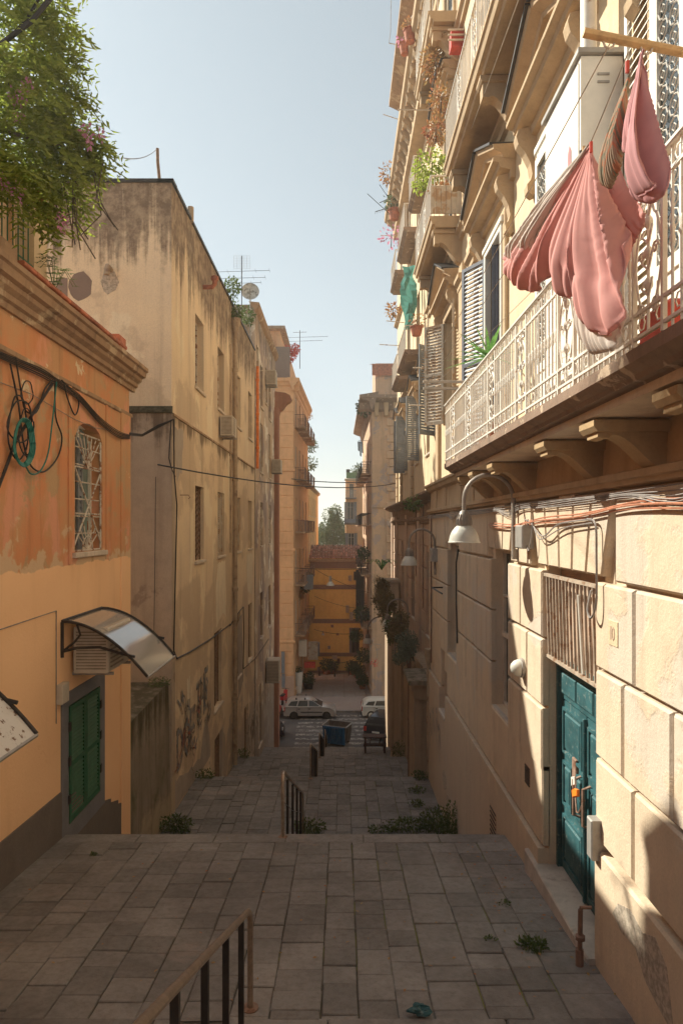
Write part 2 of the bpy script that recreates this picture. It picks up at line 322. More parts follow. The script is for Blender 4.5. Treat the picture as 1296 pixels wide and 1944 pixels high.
# ------------------------------------------------------------ mesh builder
class Fr:                                     # a wall frame: u along the wall, v up, n out of it
    def __init__(s, o, u, n, v=(0, 0, 1)): s.o = Vector(o); s.u = Vector(u).normalized(); s.n = Vector(n).normalized(); s.v = Vector(v).normalized()
    def p(s, u, v, n): return s.o + s.u * u + s.v * v + s.n * n
WORLD = Fr((0, 0, 0), (1, 0, 0), (0, 0, 1), (0, 1, 0))   # u = x, v = y, n = z
def FL(x): return Fr((x, 0, 0), (0, 1, 0), (1, 0, 0))        # walls on the left, facing right
def FRt(x): return Fr((x, 0, 0), (0, 1, 0), (-1, 0, 0))      # walls on the right, facing left
def FE(y): return Fr((0, y, 0), (1, 0, 0), (0, -1, 0))       # end walls facing the camera
WL = {}
class MB:
    def __init__(s): s.v = []; s.f = []
    def add(s, vs, fs):
        b = len(s.v); s.v += [Vector(x) for x in vs]; s.f += [tuple(b + i for i in f) for f in fs]; return s
    def box(s, F, u0, u1, v0, v1, n0, n1):
        q = [F.p(a, b, c) for c in (n0, n1) for b in (v0, v1) for a in (u0, u1)]
        return s.add(q, [(0, 1, 3, 2), (4, 6, 7, 5), (0, 4, 5, 1), (2, 3, 7, 6), (0, 2, 6, 4), (1, 5, 7, 3)])
    def cbox(s, F, u0, u1, v0, v1, n0, n1, c=.02):
        return s.prism(F, [(u0, v0), (u1, v0), (u1, v1), (u0, v1)], n0, n1, c)
    def quad(s, *p): return s.add(p, [tuple(range(len(p)))])
    def prism(s, F, poly, n0, n1, ch=0):
        k = len(poly)
        vs = [F.p(u, v, n0) for u, v in poly]
        fs = [tuple(range(k - 1, -1, -1))]
        if ch:
            vs += [F.p(u, v, n1 - ch) for u, v in poly]
            cu = sum(p[0] for p in poly) / k; cv = sum(p[1] for p in poly) / k
            wu = max(p[0] for p in poly) - min(p[0] for p in poly); wv = max(p[1] for p in poly) - min(p[1] for p in poly)
            vs += [F.p(cu + (u - cu) * max(.1, 1 - 2 * ch / wu), cv + (v - cv) * max(.1, 1 - 2 * ch / wv), n1) for u, v in poly]
            rings = 3
        else:
            vs += [F.p(u, v, n1) for u, v in poly]; rings = 2
        for r in range(rings - 1):
            for i in range(k):
                j = (i + 1) % k; fs.append((r * k + i, r * k + j, (r + 1) * k + j, (r + 1) * k + i))
        fs.append(tuple((rings - 1) * k + i for i in range(k)))
        return s.add(vs, fs)
    def prof(s, F, u0, u1, poly):             # moulding: profile of (n, v) pairs run along u
        k = len(poly)
        vs = [F.p(u0, v, n) for n, v in poly] + [F.p(u1, v, n) for n, v in poly]
        return s.add(vs, [tuple(range(k))[::-1], tuple(range(k, 2 * k))] + [(i, (i + 1) % k, k + (i + 1) % k, k + i) for i in range(k)])
    def tube(s, pts, r, k=6, closed=False, r1=None):
        pts = [Vector(p) for p in pts]; n = len(pts); vs = []; prev = None
        for i, p in enumerate(pts):
            if closed: d = pts[(i + 1) % n] - pts[i - 1]
            else: d = pts[min(i + 1, n - 1)] - pts[max(i - 1, 0)]
            if d.length < 1e-9: d = Vector((0, 0, 1))
            d.normalize()
            a = prev if prev is not None and abs(prev.dot(d)) < .95 else (Vector((0, 0, 1)) if abs(d.z) < .9 else Vector((1, 0, 0)))
            x = (a - d * a.dot(d)).normalized(); y = d.cross(x); prev = x
            rr = r if r1 is None else r + (r1 - r) * i / max(1, n - 1)
            vs += [p + (x * math.cos(2 * math.pi * j / k) + y * math.sin(2 * math.pi * j / k)) * rr for j in range(k)]
        fs = []
        for i in range(n if closed else n - 1):
            i2 = (i + 1) % n
            for j in range(k): fs.append((i * k + j, i * k + (j + 1) % k, i2 * k + (j + 1) % k, i2 * k + j))
        if not closed: fs += [tuple(range(k))[::-1], tuple((n - 1) * k + j for j in range(k))]
        return s.add(vs, fs)
    def lathe(s, c, prof, k=12, axis='z', cap=True):
        c = Vector(c); vs = []
        for r, h in prof:
            for j in range(k):
                a = 2 * math.pi * j / k; q = (r * math.cos(a), r * math.sin(a), h)
                if axis == 'x': q = (q[2], q[0], q[1])
                if axis == 'y': q = (q[0], q[2], q[1])
                vs.append(c + Vector(q))
        n = len(prof)
        fs = [(i * k + j, i * k + (j + 1) % k, (i + 1) * k + (j + 1) % k, (i + 1) * k + j) for i in range(n - 1) for j in range(k)]
        if cap: fs += [tuple(range(k))[::-1], tuple((n - 1) * k + j for j in range(k))]
        return s.add(vs, fs)
    def build(s, name, mat, parent=None, smooth=False, recalc=True, wl=None, kind=None, label=None):
        if not s.v: return None
        lo = Vector([min(p[i] for p in s.v) for i in range(3)]); hi = Vector([max(p[i] for p in s.v) for i in range(3)])
        c = (lo + hi) / 2
        me = bpy.data.meshes.new(name); me.from_pydata([tuple(p - c) for p in s.v], [], s.f)
        if recalc and len(s.f) < 60000:
            bm = bmesh.new(); bm.from_mesh(me); bmesh.ops.recalc_face_normals(bm, faces=bm.faces[:]); bm.to_mesh(me); bm.free()
        if smooth:
            me.polygons.foreach_set('use_smooth', [True] * len(me.polygons))
            if smooth != 'all':
                try: me.set_sharp_from_angle(angle=R(40))
                except Exception: pass
        me.materials.append(M[mat] if isinstance(mat, str) else mat); me.update()
        o = bpy.data.objects.new(name, me); col.objects.link(o)
        if parent is not None: o.parent = parent
        o.location = c - (WL[parent.name] if parent is not None else Vector((0, 0, 0)))
        WL[o.name] = c
        if kind: o['kind'] = kind
        if label: o['label'] = label
        return o
def tag(o, label, cat, group=None):
    o['label'] = label; o['category'] = cat
    if group: o['group'] = group
    return o
def thing(name, loc, label, cat, group=None):
    o = bpy.data.objects.new(name, None); col.objects.link(o); o.location = loc; o.empty_display_size = .2
    WL[o.name] = Vector(loc); return tag(o, label, cat, group)
def struct(mb, name, mat, **k):
    o = mb.build(name, mat, **k); o['kind'] = 'structure'; return o
def copy_tree(o, parent=None):
    c = o.copy(); col.objects.link(c)
    if parent is not None: c.parent = parent
    for ch in list(o.children): copy_tree(ch, c)
    return c
def one(mb, name, mat, label, cat, group=None, **k): return tag(mb.build(name, mat, **k), label, cat, group)

def P(u, v, Y): return Vector(((u - 648) / 1296 * Y, Y, (1000 - v) / 1296 * Y))
def PX(u, v, X): return P(u, v, 1296 * X / (u - 648))

def wall(mb, F, u0, u1, v0, v1, ops, depth=.28):
    """wall face with rectangular holes and the reveals of those holes"""
    us = sorted(set([u0, u1] + [x for o in ops for x in o[:2]])); vz = sorted(set([v0, v1] + [x for o in ops for x in o[2:4]]))
    us = [x for x in us if u0 <= x <= u1]; vz = [x for x in vz if v0 <= x <= v1]
    def hole(a, b, c, d):
        m, n = (a + b) / 2, (c + d) / 2
        return any(o[0] < m < o[1] and o[2] < n < o[3] for o in ops)
    for j in range(len(vz) - 1):                # merge runs of solid cells
        i = 0
        while i < len(us) - 1:
            if hole(us[i], us[i + 1], vz[j], vz[j + 1]): i += 1; continue
            k = i
            while k < len(us) - 1 and not hole(us[k], us[k + 1], vz[j], vz[j + 1]): k += 1
            mb.quad(F.p(us[i], vz[j], 0), F.p(us[k], vz[j], 0), F.p(us[k], vz[j + 1], 0), F.p(us[i], vz[j + 1], 0)); i = k
    for o in ops:
        a, b, c, d = o[:4]
        mb.quad(F.p(a, c, 0), F.p(a, d, 0), F.p(a, d, -depth), F.p(a, c, -depth))
        mb.quad(F.p(b, c, 0), F.p(b, d, 0), F.p(b, d, -depth), F.p(b, c, -depth))
        mb.quad(F.p(a, c, 0), F.p(b, c, 0), F.p(b, c, -depth), F.p(a, c, -depth))
        mb.quad(F.p(a, d, 0), F.p(b, d, 0), F.p(b, d, -depth), F.p(a, d, -depth))
    return mb
def S(pts, k=5):
    """a smooth curve through the points"""
    pts = [Vector(p) for p in pts]; q = [pts[0] * 2 - pts[1]] + pts + [pts[-1] * 2 - pts[-2]]; out = []
    for i in range(1, len(q) - 2):
        a, b, c, d = q[i - 1:i + 3]
        for j in range(k):
            t = j / k; out.append(.5 * ((2 * b) + (c - a) * t + (2 * a - 5 * b + 4 * c - d) * t * t + (3 * b - a - 3 * c + d) * t ** 3))
    return out + [pts[-1]]
def gz(Y):                                     # height of the walking surface under the camera line
    pts = [(-8, -1.75), (.1, -1.75), (6.05, -4.37), (10.75, -4.84), (16, -7.27), (20.3, -7.43), (25.5, -9.38), (28.4, -9.55), (35.4, -12.05), (37.8, -12.2), (42.3, -14.1), (51.8, -14.1), (78, -17.1), (130, -19)]
    for (a, b), (c, d) in zip(pts, pts[1:]):
        if Y <= c: return b + (d - b) * (Y - a) / (c - a)
    return pts[-1][1]

# ------------------------------------------------------------ ground
XL, XR = -4.35, 2.72
mb = MB(); mb.quad((-700, -30, -22), (700, -30, -22), (700, 1250, -22), (-700, 1250, -22)); struct(mb, 'ground', 'earth')
def landing(name, y0, y1, pieces=True, xr=XR, xl=XL):
    mb = MB(); zA, zB = gz(y0), gz(y1)
    a, b, c, d = (xl, y0, zA - .022), (xr, y0, zA - .022), (xr, y1, zB - .022), (xl, y1, zB - .022)
    lo = [Vector(p) - Vector((0, 0, .5)) for p in (a, b, c, d)]
    mb.add([*map(Vector, (a, b, c, d)), *lo], [(0, 1, 2, 3), (4, 7, 6, 5), (0, 4, 5, 1), (1, 5, 6, 2), (2, 6, 7, 3), (3, 7, 4, 0)])
    base = struct(mb, name, 'earth')
    allm = MB()
    def stone(x0, x1, ya, yb):
        g = random.uniform(.002, .007); dz = random.uniform(-.010, .008); tx = random.uniform(-.006, .006); ty = random.uniform(-.006, .006); c = .009
        j = lambda: random.uniform(-.006, .006)
        m = MB() if pieces else allm
        cor = [(x0 + g + j(), ya + g + j()), (x1 - g + j(), ya + g + j()), (x1 - g + j(), yb - g + j()), (x0 + g + j(), yb - g + j())]
        cx, cy = (x0 + x1) / 2, (ya + yb) / 2
        z = lambda x, y, o: gz(y) + o + dz + tx * (x - cx) * 2 + ty * (y - cy) * 2
        vs = [Vector((x, y, z(x, y, -.08))) for x, y in cor] + [Vector((x, y, z(x, y, -c))) for x, y in cor]
        ins = [(cx + (x - cx) * (1 - 2 * c / (x1 - x0)), cy + (y - cy) * (1 - 2 * c / (yb - ya))) for x, y in cor]
        vs += [Vector((x, y, z(x, y, 0))) for x, y in ins]
        fs = [(8, 9, 10, 11)] + [(r * 4 + i, r * 4 + (i + 1) % 4, r * 4 + 4 + (i + 1) % 4, r * 4 + 4 + i) for r in (0, 1) for i in range(4)]
        m.add(vs, fs)
        if pieces: m.build('paving_stone', 'stone', base)
    # a kerb of long stones along the top of the flight, then strips running down the slope
    x = xl
    while x < xr - .01:
        l = random.uniform(.75, 1.25); l = xr - x if xr - x - l < .5 else l
        stone(x, x + l, y1 - .36, y1); x += l
    x = xl; ymax = y1 - .36
    while x < xr - .01:
        wd = random.uniform(.32, .50); wd = xr - x if xr - x - wd < .28 else wd
        y = y0 + .001 - random.uniform(0, .4)
        while y < ymax - .01:
            l = random.uniform(.27, .54)
            l = ymax - y if ymax - y - l < .25 else l
            if random.random() < .10 and wd > .45 and l > .4 and y > y0:
                k = random.uniform(.4, .6); stone(x, x + wd * k, y, y + l); stone(x + wd * k, x + wd, y, y + l)
            else: stone(x, x + wd, max(y, y0), y + l)
            y += l
        x += wd
    if not pieces: o = allm.build('paving_stone', 'stone', base); o['kind'] = 'stuff'
    return base
def flight(name, y0, y1, n, xr=XR, xl=XL):
    zA, zB = gz(y0), gz(y1); base = None
    bm_ = MB(); bm_.add([(xl, y0, zA - .3), (xr, y0, zA - .3), (xr, y1, zB - .3), (xl, y1, zB - .3), (xl, y0, zA - .9), (xr, y0, zA - .9), (xr, y1, zB - .9), (xl, y1, zB - .9)],
            [(0, 1, 2, 3), (4, 7, 6, 5), (0, 4, 5, 1), (1, 5, 6, 2), (2, 6, 7, 3), (3, 7, 4, 0)])
    base = struct(bm_, name, 'earth')
    for i in range(n):
        ya = y0 + (y1 - y0) * i / n; yb = y0 + (y1 - y0) * (i + 1) / n + .03; zt = zA + (zB - zA) * (i + 1) / n
        x = xl
        while x < xr - .01:
            l = random.uniform(1.1, 1.7); l = xr - x if xr - x - l < .7 else l
            m = MB(); m.prism(Fr((0, 0, zt), (1, 0, 0), (0, 0, 1), (0, 1, 0)), [(x + .004, ya), (x + l - .004, ya), (x + l - .004, yb), (x + .004, yb)], -.34, random.uniform(-.006, 0), .015)
            m.build('stone_step', 'stone', base); x += l
flight('staircase', .1, 6.05, 17)
landing('landing', 6.05, 10.75)
flight('staircase', 10.75, 16.0, 16, xl=-4.35)
landing('landing', 16.0, 20.3, xl=-4.3)
flight('staircase', 20.3, 25.5, 13, xl=-4.3)
landing('landing', 25.5, 28.4, xl=-4.3)
flight('staircase', 28.4, 35.4, 16, xl=-4.3)
landing('landing', 35.4, 37.8, pieces=False, xl=-4.3)
flight('staircase', 37.8, 42.3, 12, xl=-4.3)
mb = MB(); mb.box(WORLD, XL, XR, -8, .1, -2.3, -1.75); struct(mb, 'upper_landing', 'stone')
mb = MB(); mb.box(WORLD, -40, 40, 42.3, 51.8, -14.6, -14.1); struct(mb, 'road', 'asphalt')
# crosswalk stripes, worn
mb = MB()
for i in range(9):
    y = 43.3 + i * .93
    mb.box(WORLD, -3.1 + .05 * math.sin(i), 2.6, y, y + .42, -14.098, -14.096)
o = struct(mb, 'crosswalk_markings', 'paint')
mb = MB(); mb.box(WORLD, -40, 40, 51.8, 52.05, -14.5, -13.97); struct(mb, 'kerb', 'stone')
s_pz = plaster('grey_plaza_paving', (.40, .35, .32), (.44, .385, .35), streak=0, patch=(.38, .30, .25), pthr=(.5, .6), pscale=.6)
s_sw = plaster('pinkish_pavement', (.40, .32, .28), (.37, .29, .26), streak=0)
mb = MB(); mb.add([(-40, 52.05, -14.02), (40, 52.05, -14.02), (40, 57, -14.22), (-40, 57, -14.22), (-40, 52.05, -14.6), (40, 52.05, -14.6), (40, 57, -14.8), (-40, 57, -14.8)],
    [(0, 1, 2, 3), (4, 7, 6, 5), (0, 4, 5, 1), (1, 5, 6, 2), (2, 6, 7, 3), (3, 7, 4, 0)]); struct(mb, 'pavement', s_sw)
mb = MB()
for i in range(12):                            # lower street paved with flags, courses across
    y = 57.02 + i * 1.76
    for k in range(8):
        x = -4.4 + k * .93
        mb.add([(x + .01, y, gz(y) - .25), (x + .92, y, gz(y) - .25), (x + .92, y + 1.74, gz(y + 1.74) - .25), (x + .01, y + 1.74, gz(y + 1.74) - .25),
                (x + .01, y, gz(y) + .4), (x + .92, y, gz(y) + .4), (x + .92, y + 1.74, gz(y + 1.74) + .4), (x + .01, y + 1.74, gz(y + 1.74) + .4)],
               [(4, 5, 6, 7), (0, 4, 5, 1), (1, 5, 6, 2), (2, 6, 7, 3), (3, 7, 4, 0)])
struct(mb, 'lower_street', s_pz)
def gs(Y): return gz(Y) + .4 if Y > 57 else -14.1

# ------------------------------------------------------------ building helpers
def louvre(mb, F, u0, u1, v0, v1, n0, n1, pitch=.055, fr=.06, mid=True):
    """a louvred leaf with frame and tilted slats"""
    nm = (n0 + n1) / 2
    mb.box(F, u0, u0 + fr, v0, v1, n0, n1); mb.box(F, u1 - fr, u1, v0, v1, n0, n1)
    mb.box(F, u0 + fr, u1 - fr, v0, v0 + fr * 1.3, n0, n1); mb.box(F, u0 + fr, u1 - fr, v1 - fr, v1, n0, n1)
    segs = [(v0 + fr * 1.3, v1 - fr)]
    if mid: m = (v0 + v1) / 2; mb.box(F, u0 + fr, u1 - fr, m - fr / 2, m + fr / 2, n0, n1); segs = [(v0 + fr * 1.3, m - fr / 2), (m + fr / 2, v1 - fr)]
    for a, b in segs:
        k = max(2, int((b - a) / pitch)); d = (b - a) / k
        for i in range(k):
            z = a + d * (i + .5)
            mb.add([F.p(u0 + fr, z - d * .42, n1 - .004), F.p(u1 - fr, z - d * .42, n1 - .004), F.p(u1 - fr, z + d * .42, n0 + .004), F.p(u0 + fr, z + d * .42, n0 + .004),
                    F.p(u0 + fr, z - d * .42 - .008, n1 - .004), F.p(u1 - fr, z - d * .42 - .008, n1 - .004), F.p(u1 - fr, z + d * .42 - .008, n0 + .004), F.p(u0 + fr, z + d * .42 - .008, n0 + .004)],
                   [(0, 1, 2, 3), (4, 7, 6, 5), (0, 4, 5, 1), (2, 6, 7, 3)])
def window(par, F, u0, u1, v0, v1, style='dark', rec=.22, frame='wood', sill=True, sillmat='pale_trim', sh='shutter_grey', glass='glass', fw=.06):
    """one window of a facade: frame with its pane, sill, shutters or grille as sub-parts"""
    m = MB(); a = -rec - .05; b = -rec
    m.box(F, u0, u0 + fw, v0, v1, a, b); m.box(F, u1 - fw, u1, v0, v1, a, b)
    m.box(F, u0 + fw, u1 - fw, v0, v0 + fw, a, b); m.box(F, u0 + fw, u1 - fw, v1 - fw, v1, a, b)
    c = (u0 + u1) / 2
    m.box(F, c - fw * .6, c + fw * .6, v0 + fw, v1 - fw, a, b + .01)
    m.box(F, u0 + fw, c - fw * .6, v1 - (v1 - v0) * .3, v1 - (v1 - v0) * .3 + .04, a, b)
    m.box(F, c + fw * .6, u1 - fw, v1 - (v1 - v0) * .3, v1 - (v1 - v0) * .3 + .04, a, b)
    wn = m.build('window', frame, par)
    MB().box(F, u0 + .01, u1 - .01, v0 + .01, v1 - .01, a - .02, a - .005).build('pane', glass, wn)
    if sill: MB().cbox(F, u0 - .1, u1 + .1, v0 - .09, v0 - .004, -.15, .07, .012).build('sill', sillmat, wn)
    if style == 'shut':
        for p, q in ((u0 + .01, c - .005), (c + .005, u1 - .01)):
            m = MB(); louvre(m, F, p, q, v0 + .02, v1 - .02, -.10, -.06, pitch=.07); m.build('shutter', sh, wn)
    if style == 'lattice':
        m = MB(); n0 = -.12; w_ = u1 - u0
        m.box(F, u0, u0 + .05, v0, v1, n0 - .02, n0 + .02); m.box(F, u1 - .05, u1, v0, v1, n0 - .02, n0 + .02); m.box(F, c - .025, c + .025, v0, v1, n0 - .02, n0 + .02)
        k = int((v1 - v0) / .17)
        for i in range(-2, k + 1):
            z = v0 + i * .17
            for sx, ue in ((1, u0), (-1, u1)):
                for dz in (1,):
                    z0, z1 = z + .34, z
                    z0c, z1c = min(max(z0, v0), v1), min(max(z1, v0), v1)
                    if abs(z0c - z1c) < .05: continue
                    m.tube([F.p(ue, z0c, n0), F.p(c, z1c, n0)], .022, 4)
        m.build('grille', 'wood', wn)
    if style == 'bars':
        m = MB()
        for i in range(7):
            u = u0 + (u1 - u0) * (i + .5) / 7; m.tube([F.p(u, v0, -.06), F.p(u, v1, -.06)], .014, 5)
        for i in range(4): z = v0 + (v1 - v0) * (i + .5) / 4; m.box(F, u0, u1, z - .015, z + .015, -.07, -.05)
        m.build('grille', 'rust_white', wn)
    return wn
def shell(mb, x0, x1, y0, y1, z0, z1, skip=()):
    """the plain sides and the flat roof of a building, leaving out the faces in skip"""
    F = {'W': [(x0, y0, z0), (x0, y1, z0), (x0, y1, z1), (x0, y0, z1)], 'E': [(x1, y0, z0), (x1, y1, z0), (x1, y1, z1), (x1, y0, z1)],
         'S': [(x0, y0, z0), (x1, y0, z0), (x1, y0, z1), (x0, y0, z1)], 'N': [(x0, y1, z0), (x1, y1, z0), (x1, y1, z1), (x0, y1, z1)],
         'T': [(x0, y0, z1), (x1, y0, z1), (x1, y1, z1), (x0, y1, z1)]}
    for k, q in F.items():
        if k not in skip: mb.quad(*q)
def leaves(mb, c, r, n, size=.1, squash=(1, 1, 1), hollow=.0, droop=.3, shape=6):
    c = Vector(c)
    for _ in range(n):
        d = Vector((random.gauss(0, 1), random.gauss(0, 1), random.gauss(0, 1))).normalized()
        q = (hollow + (1 - hollow) * random.random()) ** (1 / 2.2)
        p = c + Vector((d.x * squash[0], d.y * squash[1], d.z * squash[2])) * r * q
        a = (d + Vector((random.uniform(-.8, .8), random.uniform(-.8, .8), random.uniform(-.8, .5) - droop))).normalized()
        b = a.cross(Vector((random.random() - .5, random.random() - .5, random.random() - .5))).normalized()
        L = size * random.uniform(.6, 1.3); W = L * random.uniform(.22, .34)
        nn = a.cross(b) * L * .12
        mb.add([p, p + a * L * .4 + b * W + nn, p + a * L, p + a * L * .4 - b * W + nn], [(0, 1, 2), (0, 2, 3)])
def sprays(mb, c, r, n, size=.16, squash=(1, 1, 1), k=4, droop=.5, hollow=.3):
    """compound leaves: a drooping stalk with paired leaflets"""
    c = Vector(c)
    for _ in range(n):
        d = Vector((random.gauss(0, 1), random.gauss(0, 1), random.gauss(0, 1))).normalized()
        q = (hollow + (1 - hollow) * random.random()) ** (1 / 2) * random.uniform(.75, 1.22)
        p = c + Vector((d.x * squash[0], d.y * squash[1], d.z * squash[2])) * r * q
        a = (d * .8 + Vector((random.uniform(-.7, .7), random.uniform(-.7, .7), random.uniform(-.5, .3) - droop))).normalized()
        b = a.cross(Vector((random.uniform(-.3, .3), random.uniform(-.3, .3), 1))).normalized()
        L = size * random.uniform(.7, 1.3)
        for i in range(k):
            o = p + a * L * (i + .3) / k * 1.6 - Vector((0, 0, .12 * L * i * i / k))
            for sg in (-1, 1):
                t = (b * sg + a * .55).normalized(); l = L * .58; nn = t.cross(a) * l * .3
                mb.add([o, o + t * l * .45 + nn + a * l * .15, o + t * l, o + t * l * .45 - a * l * .15 + nn * .3], [(0, 1, 2), (0, 2, 3)])
def blades(mb, c, r, n, h, w_=.02, lean=.5):
    for _ in range(n):
        a = random.uniform(0, 6.28); q = r * math.sqrt(random.random())
        p = Vector(c) + Vector((q * math.cos(a), q * math.sin(a), 0)); hh = h * random.uniform(.5, 1.2)
        d = Vector((random.uniform(-1, 1), random.uniform(-1, 1), 0)) * lean * hh; s_ = Vector((math.cos(a + 1), math.sin(a + 1), 0)) * w_
        mb.add([p - s_, p + s_, p + d * .35 + Vector((0, 0, hh * .6)) + s_ * .7, p + d * .35 + Vector((0, 0, hh * .6)) - s_ * .7, p + d + Vector((0, 0, hh * .9))], [(0, 1, 2, 3), (3, 2, 4)])
def ac_unit(F, u0, u1, v0, v1, depth, label, side=None, face=True):
    """outdoor air conditioner unit on brackets; grille on the front and on the camera side"""
    o = F.p((u0 + u1) / 2, v0, depth / 2); t = thing('air_conditioner', o, label, 'air conditioner', 'air conditioner units on the walls')
    MB().cbox(F, u0, u1, v0, v1, .06, depth, .02).build('casing', 'ac', t)
    m = MB()
    w_, h_ = u1 - u0, v1 - v0
    for i in range(9):
        z = v0 + h_ * (.12 + .76 * i / 8); m.box(F, u0 + w_ * .08, u0 + w_ * .62, z - .012, z + .012, depth, depth + .012)
    m.lathe(F.p(u0 + w_ * .35, v0 + h_ * .5, 0), [(0, 0)], 4, cap=False) if False else None
    m.build('grille', 'ac_grille', t)
    m = MB(); d = depth - .1
    for i in range(13):
        z = v0 + h_ * (.10 + .80 * i / 12)
        m.add([F.p(u0 - .006, z - .012, .10), F.p(u0 - .006, z - .012, depth - .04), F.p(u0 - .006, z + .012, depth - .04), F.p(u0 - .006, z + .012, .10),
               F.p(u0 + .01, z - .012, .10), F.p(u0 + .01, z - .012, depth - .04), F.p(u0 + .01, z + .012, depth - .04), F.p(u0 + .01, z + .012, .10)],
              [(0, 1, 2, 3), (0, 4, 5, 1), (2, 6, 7, 3)])
    m.build('side_louvre', 'ac_grille', t)
    for u in (u0 + .12, u1 - .12): MB().box(F, u - .02, u + .02, v0 - .05, v0 - .003, 0, depth + .04).build('bracket', 'grey_metal', t)
    return t
def catenary(a, b, sag, n=12):
    a, b = Vector(a), Vector(b); return [a.lerp(b, i / n) - Vector((0, 0, sag * 4 * (i / n) * (1 - i / n))) for i in range(n + 1)]
def cable(pts, r, mat, label, name='cable', cat='cable', k=5, group=None):
    m = MB(); m.tube(pts, r, k); return one(m, name, mat, label, cat, group, smooth=True)
def ribbon(mb, F, pts, wd, n=.004):
    for (a, b), (c, d) in zip(pts, pts[1:]):
        t = Vector((c - a, d - b)); L = t.length or 1; px_, py = -t.y / L * wd / 2, t.x / L * wd / 2; ex, ey = t.x / L * wd * .3, t.y / L * wd * .3
        mb.quad(F.p(a + px_ - ex, b + py - ey, n), F.p(c + px_ + ex, d + py + ey, n), F.p(c - px_ + ex, d - py + ey, n), F.p(a - px_ - ex, b - py - ey, n)); n += .0004

# ------------------------------------------------------------ orange house (left, near)
F = FL(-4.35)
hs = thing('orange_house', (-7.5, 5, -4.8), 'orange rendered house on the near left with old peeling red plaster above fresh paint', 'house')
gw = (11.15, 12.45, -.42, 1.78); green = (10.85, 12.25, -4.75, -2.85)
m = MB(); wall(m, F, -6, 14, -7.2, 2.85, [gw, green])
m.quad((-4.35, 14, -7.2), (-12, 14, -7.2), (-12, 14, 2.85), (-4.35, 14, 2.85)); m.quad((-4.35, -6, -7.2), (-12, -6, -7.2), (-12, -6, 2.85), (-4.35, -6, 2.85))
m.quad((-4.5, -6, 3.3), (-12, -6, 3.3), (-12, 14, 3.3), (-4.5, 14, 3.3)); m.quad((-12, -6, -7.2), (-12, 14, -7.2), (-12, 14, 3.3), (-12, -6, 3.3))
m.build('wall', 'orange', hs)
# arch over the grille window (spandrels)
m = MB(); pts = [(gw[0] - .002, gw[3] + .002)]
for i in range(9):
    t = i / 8; u = gw[0] + (gw[1] - gw[0]) * t; pts.append((u, gw[3] - .34 + .34 * math.sin(math.pi * (.12 + .76 * t)) ** .8 - .005))
pts[1] = (gw[0] - .002, gw[3] - .30); pts[-1] = (gw[1] + .002, gw[3] - .30); pts.append((gw[1] + .002, gw[3] + .002))
m.prism(F, pts, -.28, .003); m.build('arch', 'orange', hs)
# raised surround strips and old paint pilaster by the corner
MB().box(F, 10.86, 10.98, -.6, 2.25, 0, .025).build('surround_strip', 'orange', hs); MB().box(F, 12.6, 12.70, -.6, 2.25, 0, .02).build('surround_strip', 'orange', hs)
m = MB(); m.cbox(F, 13.45, 14.02, -7.2, 2.3, 0, .03, .01); m.build('pilaster', 'orange', hs)
# cornice and frieze line
m = MB(); m.prof(F, -6, 14.12, [(0, 2.24), (.035, 2.26), (.035, 2.32), (0, 2.34)]); m.build('string_course', 'old_trim', hs)
m = MB(); m.prof(F, -6, 14.25, [(-.02, 2.80), (.05, 2.80), (.06, 2.88), (.11, 2.90), (.12, 2.97), (.19, 3.02), (.20, 3.08), (.27, 3.10), (.29, 3.20), (.33, 3.22), (.33, 3.29), (-.2, 3.36), (-.6, 3.36)]); m.build('cornice', 'old_trim', hs)
m = MB(); m.box(F, 9.6, 14.15, 3.34, 3.68, -.4, -.16); m.box(F, -6, 9.6, 3.34, 3.9, -.55, -.2); m.build('parapet', 'old_trim', hs)
for i in range(11):
    y0 = 9.6 + i * .42; MB().prism(F, [(y0 + .004, 3.684), (y0 + .414, 3.684), (y0 + .414, 3.75), (y0 + .004, 3.75)], -.46, -.10, .01).build('coping_tile', 'terracotta', hs)
MB().cbox(F, 13.8, 14.2, 3.55, 3.9, -.6, -.12, .02).build('chimney_stub', 'terracotta', hs)
# dado: sloping band, stepped beside the stairs
m = MB()
poly = [(-6, gz(-6) - .5)] + [(y, gz(y) - .4) for y in (.1, 6, 10.75)] + [(10.75, gz(10.75) + .72), (8.5, gz(8.5) + .60), (6.05, gz(6.05) + .58), (.1, gz(.1) + .6), (-6, gz(-6) + .6)]
m.prism(F, poly, .0, .02)
m.build('dado', 'dado', hs)
n = 7
for i in range(n):
    ya = 10.75 + i * .42; yb = ya + .42; zt = gz(ya) + .62
    if ya > 13.4: break
    MB().prism(F, [(ya + .001, gz(yb) - .7), (yb - .001, gz(yb) - .7), (yb - .001, zt - .12), (ya + .001, zt)], .0, .02).build('dado_panel', 'dado', hs)
# grille window
wn = window(hs, F, *gw, style='none', rec=.2, frame='white_paint', glass='glass_light', sill=True, sillmat='pale_trim')
m = MB(); a, b, c, d = gw; n_ = -.03; cc = (a + b) / 2; rr = .016
a += .03; b -= .03; d -= .16; c += .02
for u in (a, b): m.tube([F.p(u, c, n_), F.p(u, d - (.0), n_)], .02, 5)
m.tube([F.p(a, c, n_), F.p(b, c, n_)], rr, 5); m.tube([F.p(a, d - .05, n_), F.p(b, d - .05, n_)], rr, 5); m.tube([F.p(a, d - .62, n_), F.p(b, d - .62, n_)], rr, 5)
m.tube([F.p(a, c + .62, n_), F.p(b, c + .62, n_)], rr, 5)
for k in range(1, 7): z = c + (d - c) * k / 7; m.tube([F.p(a, z, n_ - .01), F.p(b, z, n_ - .01)], .012, 5)
m.tube([F.p(a, c + .1, n_ + .012), F.p(b, d - .62, n_ + .012)], rr, 5); m.tube([F.p(b, c + .1, n_ + .012), F.p(a, d - .62, n_ + .012)], rr, 5)
